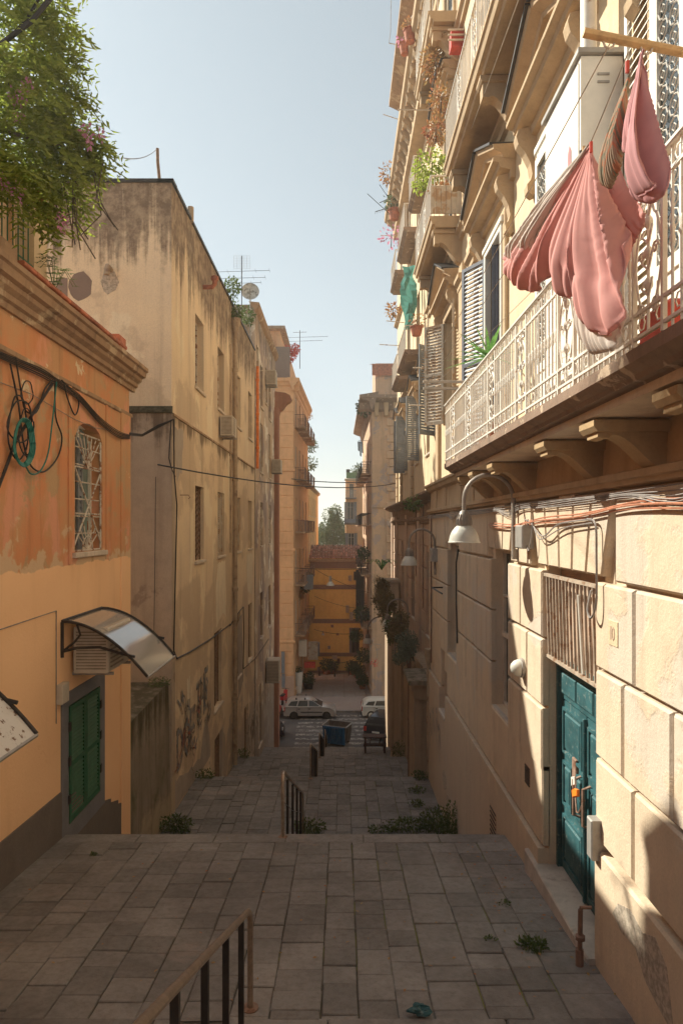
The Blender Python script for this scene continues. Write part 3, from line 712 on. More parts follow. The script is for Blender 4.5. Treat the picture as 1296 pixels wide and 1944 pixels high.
for k in range(-3, 4): m.tube([F.p(cc, c, n_), F.p(cc + k * .18, c + .5 - abs(k) * .06, n_)], .011, 5)
for k in range(-3, 4): m.tube([F.p(cc, d - .62, n_), F.p(cc + k * .19, d - .05 - abs(k) * .02, n_)], .011, 5)
for k in range(9):
    pass
m.tube([F.p(cc + .24 * math.cos(t * .45), c + .24 * math.sin(t * .45), n_) for t in range(8)], .011, 5)
m.build('grille', 'rust_white', wn)
m = MB()
louvre(m, F, a + .42, cc + .02, c, d - .1, -.15, -.12, pitch=.09); m.build('shutter', 'leaf_grey' if False else 'shutter_grey', wn)
# green shutters with blue-grey surround
gsr = MB(); a, b, c, d = green
for q in ((a - .26, a, c - .3, d + .22), (b, b + .26, c - .3, d + .22), (a, b, d, d + .22), (a, b, c - .3, c)): gsr.box(F, *q, 0, .022)
gsr.build('surround', 'blue_grey', hs)
wn = MB().box(F, a, b, c, d, -.26, -.24).build('window', 'void', hs)  # near-black panel painted as the shade behind the shutters
for k, (p, q) in enumerate(((a + .02, (a + b) / 2 - .004), ((a + b) / 2 + .004, b - .02))):
    m = MB(); louvre(m, F, p, q, c + .02, d - .02, -.02, .035, pitch=.062, fr=.075); sh_ = m.build('shutter', 'green_shutter', wn)
for z in (c + .35, c + .95, c + 1.5):
    for q in (b, a): MB().box(F, q - .04, q + .04, z, z + .14, .036, .05).build('hinge', 'iron', wn)
MB().cbox(F, 10.42, 10.68, -2.72, -2.42, .0, .10, .01).build('junction_box', 'ac', hs)
m = MB(); m.tube([F.p(10.40, -3.0, .012), F.p(10.40, -1.28, .012), F.p(8.6, -1.31, .012), F.p(3, -1.36, .012)], .008, 4); one(m, 'cable', 'cable_grey', 'thin wire running up and along the fresh orange wall', 'cable')
ac_unit(F, 10.95, 12.1, -2.35, -1.62, .62, 'large yellowed air conditioner under the clear curved canopy on the orange wall')

def canopy(y0, y1, z, label, dirty=False, ang=0):
    t = thing('door_canopy', (-4.35, (y0 + y1) / 2, z), label, 'canopy')
    A = lambda s: (1.32 * s, .30 - .86 * s ** 1.9)              # out, height
    m = MB(); k = 10; vs = []
    for i in range(k + 1):
        x, h = A(i / k)
        vs += [Vector((-4.33 + x, y0, z + h)), Vector((-4.33 + x, y1, z + h)), Vector((-4.33 + x, y0, z + h - .012)), Vector((-4.33 + x, y1, z + h - .012))]
    fs = []
    for i in range(k):
        b_ = i * 4; fs += [(b_, b_ + 1, b_ + 5, b_ + 4), (b_ + 2, b_ + 6, b_ + 7, b_ + 3), (b_, b_ + 4, b_ + 6, b_ + 2), (b_ + 1, b_ + 3, b_ + 7, b_ + 5)]
    m.add(vs, fs); m.build('sheet', 'poly_dirty' if dirty else 'poly', t, smooth=True)
    for y in (y0, y1):
        m = MB()
        m.tube([(-4.33 + A(i / 12)[0], y, z + A(i / 12)[1] + .012) for i in range(13)], .024, 6)
        m.tube([(-4.33, y, z + .30), (-4.33, y, z - .25)], .028, 6)
        m.tube([(-4.33, y, z - .16), (-4.1, y, z - .10), (-3.75, y, z - .09), (-3.45, y, z - .18), (-3.2, y, z - .24)], .022, 6)
        m.tube([(-4.33, y, z - .16), (-4.15, y, z - .02), (-4.05, y, z + .10), (-4.1, y, z + .26)], .018, 6)
        m.build('bracket', 'iron', t, smooth=True)
    m = MB(); x, h = A(1); m.tube([(-4.33 + x, y0, z + h), (-4.33 + x, y1, z + h)], .02, 5); m.build('edge_strip', 'grey_metal', t)
    m = MB(); x, h = A(0); m.tube([(-4.33, y0, z + .32), (-4.33, y1, z + .32)], .02, 5); m.build('wall_strip', 'iron', t)
    return t
s_ = NT('leaf_strewn_polycarbonate'); f_ = s_.ramp(s_.noise(9, 6, .7), .57, .6); s_.fin(s_.mix(f_, (.62, .58, .54), (.15, .08, .04)), .3); M['poly_dirty'] = s_.m
canopy(10.6, 12.35, -1.78, 'clear curved canopy with black brackets over the green shutters')
canopy(4.9, 6.75, -1.5, 'dirty leaf-strewn curved canopy cut off at the left edge', dirty=True)
# terrace, upper storey and its greenery
up = thing('terrace_room', (-6, 9, 3.4), 'yellow walled terrace room above the orange house behind green railings', 'house')
F2 = FL(-5.15); m = MB(); wall(m, F2, 4, 10.9, 3.37, 5.6, [(8.1, 9.6, 3.9, 5.2)]); shell(m, -9, -5.15, 4, 10.9, 3.37, 5.6, skip=('E',)); m.build('wall', 'r_cream', up)
window(up, F2, 8.1, 9.6, 3.9, 5.2, style='none', glass='glass', frame='terracotta')
m = MB()
m.prism(FL(-4.72), [(10.5, 3.7), (10.95, 3.7), (10.95, 4.9), (10.5, 5.35)], -.3, 0); m.build('gate_pier', 'r_cream', up)
m = MB(); m.prism(FL(-4.66), [(10.42, 5.43), (11.0, 4.93), (11.0, 5.0), (10.42, 5.5)], -.4, 0); m.build('coping', 'terracotta', up)
m = MB()
for i in range(26):
    y = 6.3 + i * .16; m.tube([(-4.72, y, 3.9), (-4.72, y, 4.85)], .011, 4)
m.tube([(-4.72, 6.2, 4.87), (-4.72, 10.45, 4.87)], .02, 5); m.tube([(-4.72, 6.2, 3.98), (-4.72, 10.45, 3.98)], .014, 5)
one(m, 'terrace_railing', 'green_shutter', 'green terrace railing above the cornice under the wisteria', 'railing')

# wisteria hanging in from the upper left
def wisteria():
    t = thing('wisteria', (-5.6, 8.0, 3.37), 'large wisteria with pink flowers spilling over the terrace at upper left', 'climbing plant')
    m = MB(); base = Vector((-5.6, 8.0, 3.37))
    for e in ((-4.4, 8.6, 6.8), (-4.0, 8.8, 5.8), (-4.8, 8.0, 7.2), (-3.5, 8.6, 4.8), (-5.0, 9.0, 6.4)):
        e = Vector(e); mid = base.lerp(e, .5) + Vector((random.uniform(-.3, .3), random.uniform(-.3, .3), .4))
        m.tube([base, base.lerp(mid, .5) + Vector((.05, 0, .15)), mid, mid.lerp(e, .5) + Vector((0, 0, .2)), e], .09, 6, r1=.015)
    m.build('trunk', 'bark', t, smooth=True)
    m = MB(); fl = MB()
    for (u, v, r, Y, n_) in ((10, 60, 130, 10.2, 330), (70, 110, 95, 10.2, 260), (20, 200, 120, 10, 330), (95, 190, 85, 10.3, 260), (60, 290, 90, 10.2, 270), (140, 262, 62, 10.4, 170), (185, 282, 38, 10.5, 80), (212, 275, 22, 10.5, 30),
                              (205, 318, 24, 10.5, 36), (130, 335, 55, 10.3, 110), (20, 330, 75, 9.8, 80), (90, 375, 40, 10.1, 50), (40, 395, 40, 9.9, 18), (165, 385, 24, 10.5, 22), (115, 430, 20, 10.3, 14), (118, 50, 52, 10.2, 100), (140, 100, 26, 10.3, 40), (150, 195, 34, 10.3, 50), (75, -10, 60, 10, 120)):
        Y *= .84; c = P(u * .93 - 4, v, Y); rr = r / 1296 * Y * .94 - .09
        sprays(m, c, rr, int(n_ * .62), size=.19, squash=(1, 1.1, 1), k=4)
    m.build('crown', 'leaf', t, recalc=False)
    for (u, v) in ((165, 252), (172, 268), (55, 160), (50, 175), (30, 180), (118, 423), (122, 418), (5, 345), (35, 365), (35, 215), (190, 255)):
        c = P(u, v, 8.0)
        leaves(fl, c, .09, 22, size=.05, squash=(.8, .8, 1.2))
    fl.build('blossom', 'flower', t, recalc=False)
    m = MB()
    for k in range(12):
        a = P(random.uniform(60, 200), random.uniform(300, 350), 8.7); m.tube([a, a + Vector((random.uniform(-.1, .1), 0, -.5)), a + Vector((random.uniform(-.2, .3), 0, -random.uniform(.7, 1.2)))], .008, 4)
    m.build('tendril', 'bark', t)
wisteria()
fe = thing('fern', (-4.62, 11.0, 3.8), 'arching green fern growing on the cornice of the orange house', 'fern')
for k in range(9):
    m = MB(); a = random.uniform(0, 6.28); d = Vector((math.cos(a), math.sin(a), 0)); c = Vector((-4.62, 11.0, 3.8)); L = random.uniform(.35, .62)
    for i in range(10):
        o = c + d * L * i / 9 + Vector((0, 0, .45 * math.sin(i / 9 * 2.6)))
        for sg in (-1, 1):
            q = Vector((-d.y, d.x, 0)) * sg * .11 * (1.1 - i / 11); m.add([o, o + q * .5 + d * .03, o + q + d * .03, o + q * .5 - d * .01], [(0, 1, 2, 3)])
    m.tube([c, c + d * L * .5 + Vector((0, 0, .43)), c + d * L + Vector((0, 0, .22))], .006, 3); m.build('frond', 'leaf2', fe, recalc=False)

# cables and hose on the orange wall
F = FL(-4.35)
def onw(u, v, n=.05): q = PX(u, v, -4.35 + n); return q
m = MB()
for k in range(5):
    o = k * 3
    pts = [onw(-30, 655 + o, .06 + .012 * k), onw(20, 676 + o), onw(80, 700 + o * 1.3), onw(112, 722 + o), onw(150, 748 + o), onw(190, 792 + o), onw(225, 818 + o), onw(247, 826 + o * .6)]
    m.tube(S(pts), .011 if k % 2 else .008, 5)
one(m, 'cable_bundle', 'cable', 'thick bundle of black cables sagging across the old orange plaster', 'cables', smooth=True)
def loop(c, rx, ry, n=26, a0=0, a1=6.28, wob=.12, off=.06):
    return [onw(c[0] + rx * math.cos(a0 + (a1 - a0) * i / n) * (1 + wob * math.sin(i * .7)), c[1] + ry * math.sin(a0 + (a1 - a0) * i / n), off + .01 * (i % 3)) for i in range(n + 1)]
m = MB()
m.tube(S([onw(105, 722), onw(106, 790), onw(118, 830), onw(110, 868), onw(85, 895), onw(60, 885), onw(45, 840), onw(36, 770), onw(20, 690)]), .013, 5)
m.tube(S([onw(100, 728), onw(60, 790), onw(30, 840), onw(15, 880), onw(-2, 925)]), .022, 5)
m.tube(S([onw(30, 678), onw(42, 750), onw(50, 780), onw(70, 782), onw(85, 740), onw(100, 722)]), .012, 5)
m.tube(S([onw(118, 722), onw(140, 745), onw(150, 765), onw(143, 788), onw(130, 760), onw(122, 730)]), .012, 5)
m.tube(loop((52, 745), 11, 22), .009, 5, closed=True); m.tube(loop((40, 800), 24, 40), .011, 5, closed=True); m.tube(loop((35, 812), 18, 62), .011, 5, closed=True); m.tube(loop((50, 820), 13, 45), .009, 5, closed=True)
one(m, 'cable_coil', 'cable', 'tangled loops of black cable hanging beside the green hose', 'cables', smooth=True)
m = MB()
for k in range(4): m.tube(loop((44 + k, 840), 14 + 2 * k, 40 + 2 * k, wob=.05, off=.09 + .01 * k), .012, 5, closed=True)
m.tube(S([onw(108, 725, .08), onw(100, 800, .08), onw(92, 860, .08), onw(78, 893, .08), onw(60, 900, .08), onw(48, 882, .08)]), .012, 5)
one(m, 'garden_hose', 'teal_hose', 'coiled dark green hose hanging on the orange wall', 'hose', smooth=True)
cable([onw(-20, 718, .03), onw(60, 748, .03), onw(140, 795, .03), onw(180, 812, .04), onw(215, 817, .05)], .006, 'cable_grey', 'thin grey wire below the black cable bundle', k=4)
# cable running on over the gap to the beige tenement and down its corner
cr = Vector((-4.27, 17.32, 0))
m = MB()
a = onw(247, 826); b = P(270, 828, 16.6); c = P(300, 812, 17.1); d = P(330, 796, 17.25)
for k in range(3): m.tube([a + Vector((0, 0, .02 * k)), b + Vector((0, 0, .02 * k)), c + Vector((0, 0, .03 * k)), d], .014, 5)
m.tube([d, P(331, 900, 17.2), P(336, 960, 17.35), P(333, 1100, 17.3), P(330, 1235, 17.3), P(336, 1250, 17.3)], .018, 5)
m.tube([P(325, 800, 17.25), P(321, 870, 17.2), P(326, 890, 17.25), P(333, 905, 17.3)], .014, 5)
FB = FL(-4.3)
def onb(u, v, n=.03): return PX(u, v, -4.3 + n)
m.tube([onb(336, 1250), onb(360, 1238), onb(400, 1213), onb(420, 1198), onb(437, 1185)], .022, 5)
m.tube([onb(437, 1188), onb(445, 1175), onb(455, 1160), onb(462, 1152), onb(463, 1200), onb(462, 1270), onb(485, 1250), onb(510, 1213)], .02, 5)
one(m, 'wall_cable', 'cable', 'black cable dropping down the corner of the beige tenement and along its wall', 'cable', smooth=True)

# ------------------------------------------------------------ beige tenement
bt = thing('beige_tenement', (-8, 25, -7.4), 'tall beige tenement with soot streaked top and lattice window grilles', 'building')
rows = {0: (4.15, 6.30), 1: (-1.02, 1.22), 2: (-6.25, -3.62)}
cols = {0: (20.1, 21.35), 1: (23.75, 25.05), 2: (27.95, 29.15), 3: (31.5, 32.8)}
ops = []; st = {}
for r in rows:
    for c in cols:
        if (r, c) == (2, 0): continue
        if (r, c) == (2, 1): o = (23.1, 24.5) + rows[r]
        else: o = cols[c] + rows[r]
        ops.append(o); st[o] = {0: 'dark', 1: ('lattice', 'shut', 'shut', 'dark')[c], 2: 'lattice'}[r]
for o in ((23.2, 24.6, -9.0, -7.25), (27.0, 28.0, -9.6, -8.0), (30.3, 31.5, -11.4, -8.1)): ops.append(o); st[o] = 'lattice'
m = MB(); wall(m, FB, 17.3, 33.8, -13.5, 8.76, ops); wall(m, FE(17.3), -14, -4.3, 2.95, 8.76, []); shell(m, -14, -4.3, 17.3, 33.8, -13.5, 8.7, skip=('E', 'S')); m.build('wall', 'beige', bt)
m = MB(); m.box(FE(17.3), -14, -4.28, -12, 2.9, -.3, .06); m.build('end_wall', 'grey_plaster', bt)
m = MB(); m.prof(FE(17.3), -14, -4.27, [(0, 2.86), (.10, 2.88), (.09, 2.96), (0, 3.06)]); m.build('mossy_ledge', 'moss', bt)
m = MB(); m.box(FE(17.3), -14, -4.24, 8.72, 8.80, -.35, .06); m.box(FL(-4.3), 17.24, 33.85, 8.72, 8.80, -.35, .05); m.build('roof_edge', 'iron', bt)
m = MB(); m.prof(FB, 17.45, 33.8, [(0, 2.83), (.035, 2.84), (.03, 2.90), (0, 2.92)]); m.build('string_course', 'old_trim', bt)
for o in ops: window(bt, FB, *o, style=st[o], rec=.2, sh='shutter_tan', frame='wood' if st[o] != 'dark' else 'rust_white')
# hole drawn as a flat panel with its shade as colour, and patches
FEe = FE(17.3)
def blob(cx, cy, rx, ry, n=14, j=.15): return [(cx + rx * math.cos(6.283 * i / n) * random.uniform(1 - j, 1 + j), cy + ry * math.sin(6.283 * i / n) * random.uniform(1 - j, 1 + j)) for i in range(n)]
s1 = 17.3 / 1296
def ee(u, v): return ((u - 648) * s1, (1000 - v) * s1)
m = MB(); m.prism(FEe, blob(*ee(154, 545), .31, .37), 0, .006); m.build('bare_patch', 'bare', bt)
m = MB(); m.prism(FEe, blob(*ee(209, 535), .22, .30), 0, .006); m.build('bare_patch', 'rubble', bt)
m = MB(); a = ee(108, 528); b = ee(129, 566); m.box(FEe, a[0], b[0], b[1], a[1], 0, .008); m.build('painted_opening', 'bare', bt)
m = MB(); q = ee(210, 512); m.tube([FEe.p(*q, -.02), FEe.p(*q, .22), FEe.p(q[0], q[1] - .09, .26), FEe.p(q[0], q[1] - .22, .26)], .07, 8); one(m, 'flue_pipe', 'pipe', 'short rusty flue bend sticking out of the sooty end wall', 'pipe', smooth=True)
m = MB(); q = PX(386, 545, -4.3); m.tube([q, q + Vector((.28, 0, 0)), q + Vector((.36, 0, .10)), q + Vector((.36, 0, .2))], .075, 8); m.lathe(q + Vector((.36, 0, .2)), [(.10, 0), (.12, .04), (.12, .12), (.05, .16)], 8)
one(m, 'flue_pipe', 'terracotta', 'terracotta flue with cap near the roof of the beige tenement', 'pipe', smooth=True)
m = MB(); c = P(303, 342, 18.6); m.tube([c, c + Vector((-.05, 0, .5)), P(299, 282, 18.6)], .045, 6); one(m, 'roof_post', 'wood', 'leaning wooden post on the corner of the beige roof', 'post')
m = MB(); c = PX(362, 400, -4.3); m.tube([(c.x, c.y, 8.7), (c.x, c.y, 9.12)], .09, 8); one(m, 'vent_pipe', 'pipe', 'small round vent pipe on the beige roof edge', 'pipe', smooth=True)
cable(catenary(P(298, 283, 18.6), P(235, 300, 11.0), .1), .008, 'cable_grey', 'wire from the leaning roof post to the wisteria', k=4)
def bpatch(mat, pts, n=.005):
    q = []
    for (a_, b_), (c_, d_) in zip(pts, pts[1:] + pts[:1]):
        for k in range(5): t = k / 5; q.append((a_ + (c_ - a_) * t + random.uniform(-.05, .05), b_ + (d_ - b_) * t + random.uniform(-.08, .08)))
    m = MB(); m.prism(FB, q, -.01, n); m.build('repainted_patch', mat, bt)
bpatch('repaint', [(23.7, -1.3), (25.3, -1.2), (25.4, -3.4), (24.9, -3.1), (23.5, -3.5), (23.3, -2.2)]); bpatch('repaint', [(31.0, -1.25), (33.0, -1.3), (32.9, -3.2), (31.2, -3.0)])
bpatch('repaint', [(25.9, 2.75), (26.6, 2.7), (26.5, .9), (26.1, .6)]); bpatch('repaint_grey', [(17.5, -6.5), (19.2, -6.9), (20.8, -7.0), (21.8, -6.0), (22.3, -6.9), (22.4, -7.5), (17.5, -7.35)])
bpatch('repaint_grey', [(28.2, -4.0), (29.6, -3.8), (29.9, -6.8), (28.6, -7.2)], .004); bpatch('repaint', [(19.0, -4.3), (19.35, -4.3), (19.3, -6.1), (19.05, -6.0)])
bpatch('repaint_grey', [(17.5, 2.6), (18.6, 2.6), (18.4, 1.5), (17.9, 1.2)], .004)
# buttress with mossy top beside the orange house
bu = thing('buttress', (-4.6, 15.6, -7.2), 'low mossy topped lean-to wall between orange house and beige tenement', 'wall')
zt = -4.05
m = MB(); m.add([Vector(q) for q in ((-5.6, 14.05, -8), (-4.36, 14.05, -8), (-4.30, 17.24, -8), (-5.6, 17.24, -8), (-5.6, 14.05, zt), (-4.36, 14.05, zt), (-4.36, 17.24, zt + .12), (-5.6, 17.24, zt + .12))],
    [(0, 3, 2, 1), (4, 5, 6, 7), (0, 1, 5, 4), (1, 2, 6, 5), (2, 3, 7, 6), (3, 0, 4, 7)])
m.build('wall', 'concrete', bu)
m = MB(); leaves(m, (-4.5, 16.9, zt + .2), .32, 260, .05, squash=(.9, .7, .5)); m.build('moss_tuft', 'leaf2', bu, recalc=False)
# drainpipes on the beige wall
def drainpipe(Fx, u, v0, v1, r, mat, label, n=.12, funnel=True, joints=3):
    t = thing('drainpipe', Fx.p(u, v0, n), label, 'drainpipe')
    m = MB(); m.tube([Fx.p(u, v0, n), Fx.p(u, v1, n)], r, 9); m.build('pipe', mat, t, smooth=True)
    if funnel:
        m = MB(); m.lathe(Fx.p(u, v1, n), [(r, -.25), (r * 1.15, -.2), (r * 2.2, .12), (r * 2.3, .3), (r * 1.9, .3)], 10); m.build('funnel', mat, t, smooth=True)
    for i in range(joints):
        z = v0 + (v1 - v0) * (i + .6) / joints; m = MB(); m.lathe(Fx.p(u, z, n), [(r, -.07), (r * 1.25, -.06), (r * 1.25, .06), (r, .07)], 9); m.build('collar', mat, t, smooth=True)
    return t
drainpipe(FB, 26.9, gz(26.9) + .1, 7.9, .095, 'pipe', 'thick beige drainpipe with funnel head between the tenement windows', joints=4)
m = MB(); m.tube([FB.p(26.2, -1, .05), FB.p(26.2, 7, .05)], .03, 5); one(m, 'conduit', 'pipe', 'thin conduit just left of the thick drainpipe', 'pipe')
drainpipe(FB, 34.05, 2.9, 8.0, .075, 'orange_pipe', 'bright orange plastic pipe on the tenement wall', joints=3, funnel=False)
ac_unit(FB, 23.9, 24.8, 3.2, 3.9, .5, 'air conditioner below the second upper window of the beige tenement')
# satellite dish and aerials on the roof
def dish(c, r, label, aim=Vector((.1, -1, .35)), pole=1.0):
    c = Vector(c); aim = aim.normalized(); t = thing('satellite_dish', c - Vector((0, 0, pole)), label, 'satellite dish')
    a = aim.cross(Vector((0, 0, 1))).normalized(); b = a.cross(aim); m = MB(); vs = []; k = 18
    for i in range(6):
        q = i / 5 * r
        for j in range(k): th = 6.283 * j / k; vs.append(c + a * q * math.cos(th) + b * q * 1.1 * math.sin(th) + aim * (q * q / r * .28))
    m.add(vs, [(i * k + j, i * k + (j + 1) % k, (i + 1) * k + (j + 1) % k, (i + 1) * k + j) for i in range(5) for j in range(k)]); m.build('reflector', 'dish', t, smooth=True, recalc=False)
    m = MB(); m.tube([c - b * r, c + aim * r * 1.0 - b * r * .4], .015, 4); m.lathe(c + aim * r - b * r * .38, [(.035, -.05), (.035, .05)], 6); m.build('feed_arm', 'grey_metal', t)
    m = MB(); m.tube([c - Vector((0, 0, pole)), c - Vector((0, 0, .05)) - aim * .06], .03, 6); m.build('mast', 'grey_metal', t)
    return t
M['bar_tan'] = simple('dusty_tan_bars', (.42, .33, .25), .6, var=.2, dirt=(.26, .15, .09), dthr=(.52, .62), dscale=8)
M['green_parapet'] = simple('green_awning_cloth', (.16, .26, .13), .8)
M['tile_a'] = simple('old_roof_tile', (.42, .20, .14), .85, var=.35, scale=9, rnd=.45, dirt=(.55, .42, .34), dthr=(.55, .6))
M['dish'] = simple('chalky_dish_paint', (.52, .50, .46), .5, dirt=(.25, .23, .2), dthr=(.54, .56), dscale=4)
dish(P(475, 556, 33), .44, 'weathered satellite dish on a pole above the beige tenement roof', pole=2.6)
def aerial(c, h, label, ys=((.9, 1.6), (.75, 1.8), (.6, 1.8)), grid=True, r=.014, yaw=0.0):
    c = Vector(c); t = thing('tv_aerial', c, label, 'tv aerial', 'television aerials on the roofs'); m = MB(); m.tube([c, c + Vector((0, 0, h))], r * 1.5, 5); m.build('mast', 'iron', t)
    for q, L in ys:
        m = MB(); z = h * q; d = Vector((math.cos(yaw), math.sin(yaw), .03)); m.tube([c + Vector((0, 0, z)) - d * L * .5, c + Vector((0, 0, z)) + d * L * .5], r * .7, 4)
        for i in range(5): p = c + Vector((0, 0, z)) + d * L * (i / 4 - .5); e = Vector((0, 1, 0)) * .25; m.tube([p - e, p + e], r * .4, 3)
        m.build('boom', 'iron', t)
    if grid:
        m = MB(); z = h * .93
        for i in range(6): m.tube([c + Vector((-.38, .05, z - .3 + i * .12)), c + Vector((.38, .05, z - .3 + i * .12))], .005, 3)
        for i in range(6): m.tube([c + Vector((-.38 + i * .152, .05, z - .3)), c + Vector((-.38 + i * .152, .05, z + .3))], .005, 3)
        m.build('reflector_grid', 'grey_metal', t)
aerial(Vector((P(459, 570, 32).x, 32, 8.7)), 4.0, 'aerial with long rods and wire grid beside the satellite dish', ys=((.82, 2.6), (.74, 2.2), (.68, 1.8)))
# graffiti
m1, m2, m3 = MB(), MB(), MB()
random.seed(5)
def lett(y, z, w_, h, paths):
    for k, (mm, wd, o) in enumerate(((m1, .22, .004), (m2, .12, .012))):
        for p in paths: ribbon(mm, FB, [(y + a * w_, z + b * h) for a, b in p], wd, o)
G = {'D': [[(0, 0), (0, 1), (.6, .95), (.9, .6), (.8, .2), (.5, 0), (0, 0)]], 'O': [[(.5, 0), (.1, .25), (.1, .75), (.5, 1), (.9, .75), (.9, .25), (.5, 0)]],
     'B': [[(0, 0), (0, 1), (.7, .9), (.6, .55), (.1, .5), (.8, .4), (.8, .1), (0, 0)]], 'E': [[(.9, 1), (0, 1), (0, 0), (.9, 0)], [(0, .5), (.7, .5)]], 'M': [[(0, 0), (.1, 1), (.5, .4), (.9, 1), (1, 0)]], 'T': [[(0, 1), (1, 1)], [(.5, 1), (.5, 0)]], 'H': [[(0, 0), (0, 1)], [(.9, 0), (.9, 1)], [(0, .5), (.9, .5)]]}
for i, ch in enumerate('DOE'): lett(17.9 + i * .78, -6.35 + .05 * i, .62, .95, G[ch])
for i, ch in enumerate('THE'): lett(20.3 + i * .6, -5.9 + .1 * i, .48, 1.15, G[ch])
for k in range(26):
    y = random.uniform(17.6, 22.4); z = random.uniform(-6.7, -4.5 - (y - 17.6) * .12); pts = [(y, z)]
    for _ in range(random.randint(3, 7)): pts.append((pts[-1][0] + random.uniform(-.35, .35), pts[-1][1] + random.uniform(-.35, .35)))
    ribbon((m1, m2, m3)[k % 3] if k % 4 else m1, FB, pts, random.uniform(.04, .09), .02 + .002 * k)
gr = thing('graffiti', (-4.3, 20, -6.8), 'black and pale blue graffiti letters low on the beige tenement wall', 'graffiti')
m1.build('black_outline', 'graf_black', gr, recalc=False); m2.build('pale_fill', 'graf_blue', gr, recalc=False); m3.build('red_strokes', 'graf_red', gr, recalc=False)
random.seed(21)

# ------------------------------------------------------------ flaking tenement before the road
ct = thing('flaking_tenement', (-8, 39, -12), 'tenement with flaking grey and white patches standing before the road', 'building')
FC = FL(-4.28)
ops = []
for y0, y1 in ((36.0, 37.2), (40.2, 41.4)):
    for (a, b) in ((6.4, 8.6), (2.9, 5.5), (-1.0, 1.3), (-5.9, -3.5)): ops.append((y0, y1, a, b))
ops += [(34.4, 35.4, 7.0, 9.2), (35.2, 36.4, -11.4, -8.3), (38.3, 39.4, 7.0, 9.0)]
m = MB(); wall(m, FC, 33.8, 44.2, -14.2, 11.0, ops); wall(m, FE(33.8), -14, -4.28, 8.0, 11, []); shell(m, -14, -4.28, 33.8, 44.2, -14.2, 11, skip=('E', 'S')); m.build('wall', 'c_plaster', ct)
m = MB(); m.prof(FC, 33.75, 44.3, [(0, 10.7), (.12, 10.8), (.22, 11.0), (.22, 11.1), (-.3, 11.15)]); m.build('cornice', 'old_trim', ct)
for i, o in enumerate(ops): window(ct, FC, *o, style=('dark', 'shut', 'bars', 'lattice')[i % 4], sh='shutter_tan', rec=.2)
ac_unit(FC, 38.3, 39.2, 8.0, 8.8, .6, 'upper air conditioner on the flaking tenement')
ac_unit(FC, 41.5, 42.4, 3.3, 4.1, .6, 'middle air conditioner on the flaking tenement beside the red pilaster')
ac_unit(FC, 38.5, 39.6, -8.8, -7.55, .75, 'lowest air conditioner on the flaking tenement just above the stairs')
m = MB(); m.cbox(FC, 43.4, 44.25, -14.2, 7.6, 0, .28, .02); m.build('pilaster', 'red_wall', ct)
m = MB(); F_ = FE(44.3)
m.prism(FE(44.15), [(-4.3, 8.7), (-3.6, 8.6), (-3.3, 8.45), (-3.2, 8.2), (-3.3, 8.05), (-3.55, 7.9), (-3.75, 7.6), (-3.95, 7.45), (-4.05, 7.1), (-4.3, 7.0)], -.35, .35); m.build('eave_bracket', 'red_wall', ct)
for (u, v) in ((440, 545), (446, 590), (470, 600)):
    c = PX(u, v, -4.2); m = MB(); leaves(m, (c.x, c.y, c.z), .5, 260, .13, squash=(.6, .9, .8)); one(m, 'roof_weed', 'leaf2', {545: 'green weeds on the parapet left of the satellite dish', 590: 'green weeds spilling below the dish on the parapet', 600: 'small green weeds at the foot of the dish pole'}[v], 'weeds', recalc=False)

# ------------------------------------------------------------ palazzo on the right: ground floor
random.seed(33)
pal = thing('palazzo', (6, 12, -5), 'tall cream palazzo on the right with rusticated ground floor, pediments and balconies', 'building')
FG = FRt(2.70)                                 # backing wall; blocks stand 0.10 proud of it
door = (7.0, 8.9, -4.42, -.50)
w1 = (10.7, 11.95, -3.10, -.40); w2 = (15.5, 16.9, -3.10, -.40); w3 = (17.0, 17.9, -4.75, -3.75)
edge = (3.5, 5.12, -4.2, -1.9)
ops = [door, w1, w2, w3, edge]
m = MB(); wall(m, FG, -6, 20.3, -8.6, .50, ops, depth=.16); m.quad((2.7, 20.3, -8.6), (3.2, 20.3, -8.6), (3.2, 20.3, .5), (2.7, 20.3, .5)); m.build('wall', 'r_wall', pal)
courses = [(-.55, .36), (-1.45, -.55), (-2.35, -1.45), (-3.20, -2.35)]
gapj = .035
def block(poly, ch=.022, mat='r_wall'): MB().prism(FG, poly, -.005, .10, ch).build('rustication_block', mat, pal)
def spans(y0, y1, ci):
    """solid runs of a course between the openings"""
    z0, z1 = courses[ci]; cuts = [o for o in ops if o[2] < z1 - .1 and o[3] > z0 + .1]; xs = [y0]
    for o in sorted(cuts):
        if o[0] < y1 and o[1] > y0: xs += [o[0], o[1]]
    xs.append(y1); return [(xs[i], xs[i + 1]) for i in range(0, len(xs), 2) if xs[i + 1] - xs[i] > .05]
fixed = {1: [6.08], 2: [], 3: [6.1]}
for ci in (1, 2, 3):
    z0, z1 = courses[ci]
    for a, b in spans(-4, 20.3, ci):
        js = [x for x in fixed[ci] if a < x < b]
        if not js:
            n = max(1, round((b - a) / 1.25)); js = [a + (b - a) * (i + (.0 if ci % 2 else .28)) / n for i in range(n)][(1 if ci % 2 else 0):]
            if b < 12 and b > 10.5 and a > 8: js = [9.95 if ci % 2 else 9.6]
        xs = [a] + [j for j in js if a + .25 < j < b - .25] + [b]
        for p, q in zip(xs, xs[1:]):
            block([(p + (gapj / 2 if p > a else 0), z0 + gapj / 2), (q - (gapj / 2 if q < b else 0), z0 + gapj / 2), (q - (gapj / 2 if q < b else 0), z1 - gapj / 2), (p + (gapj / 2 if p > a else 0), z1 - gapj / 2)])
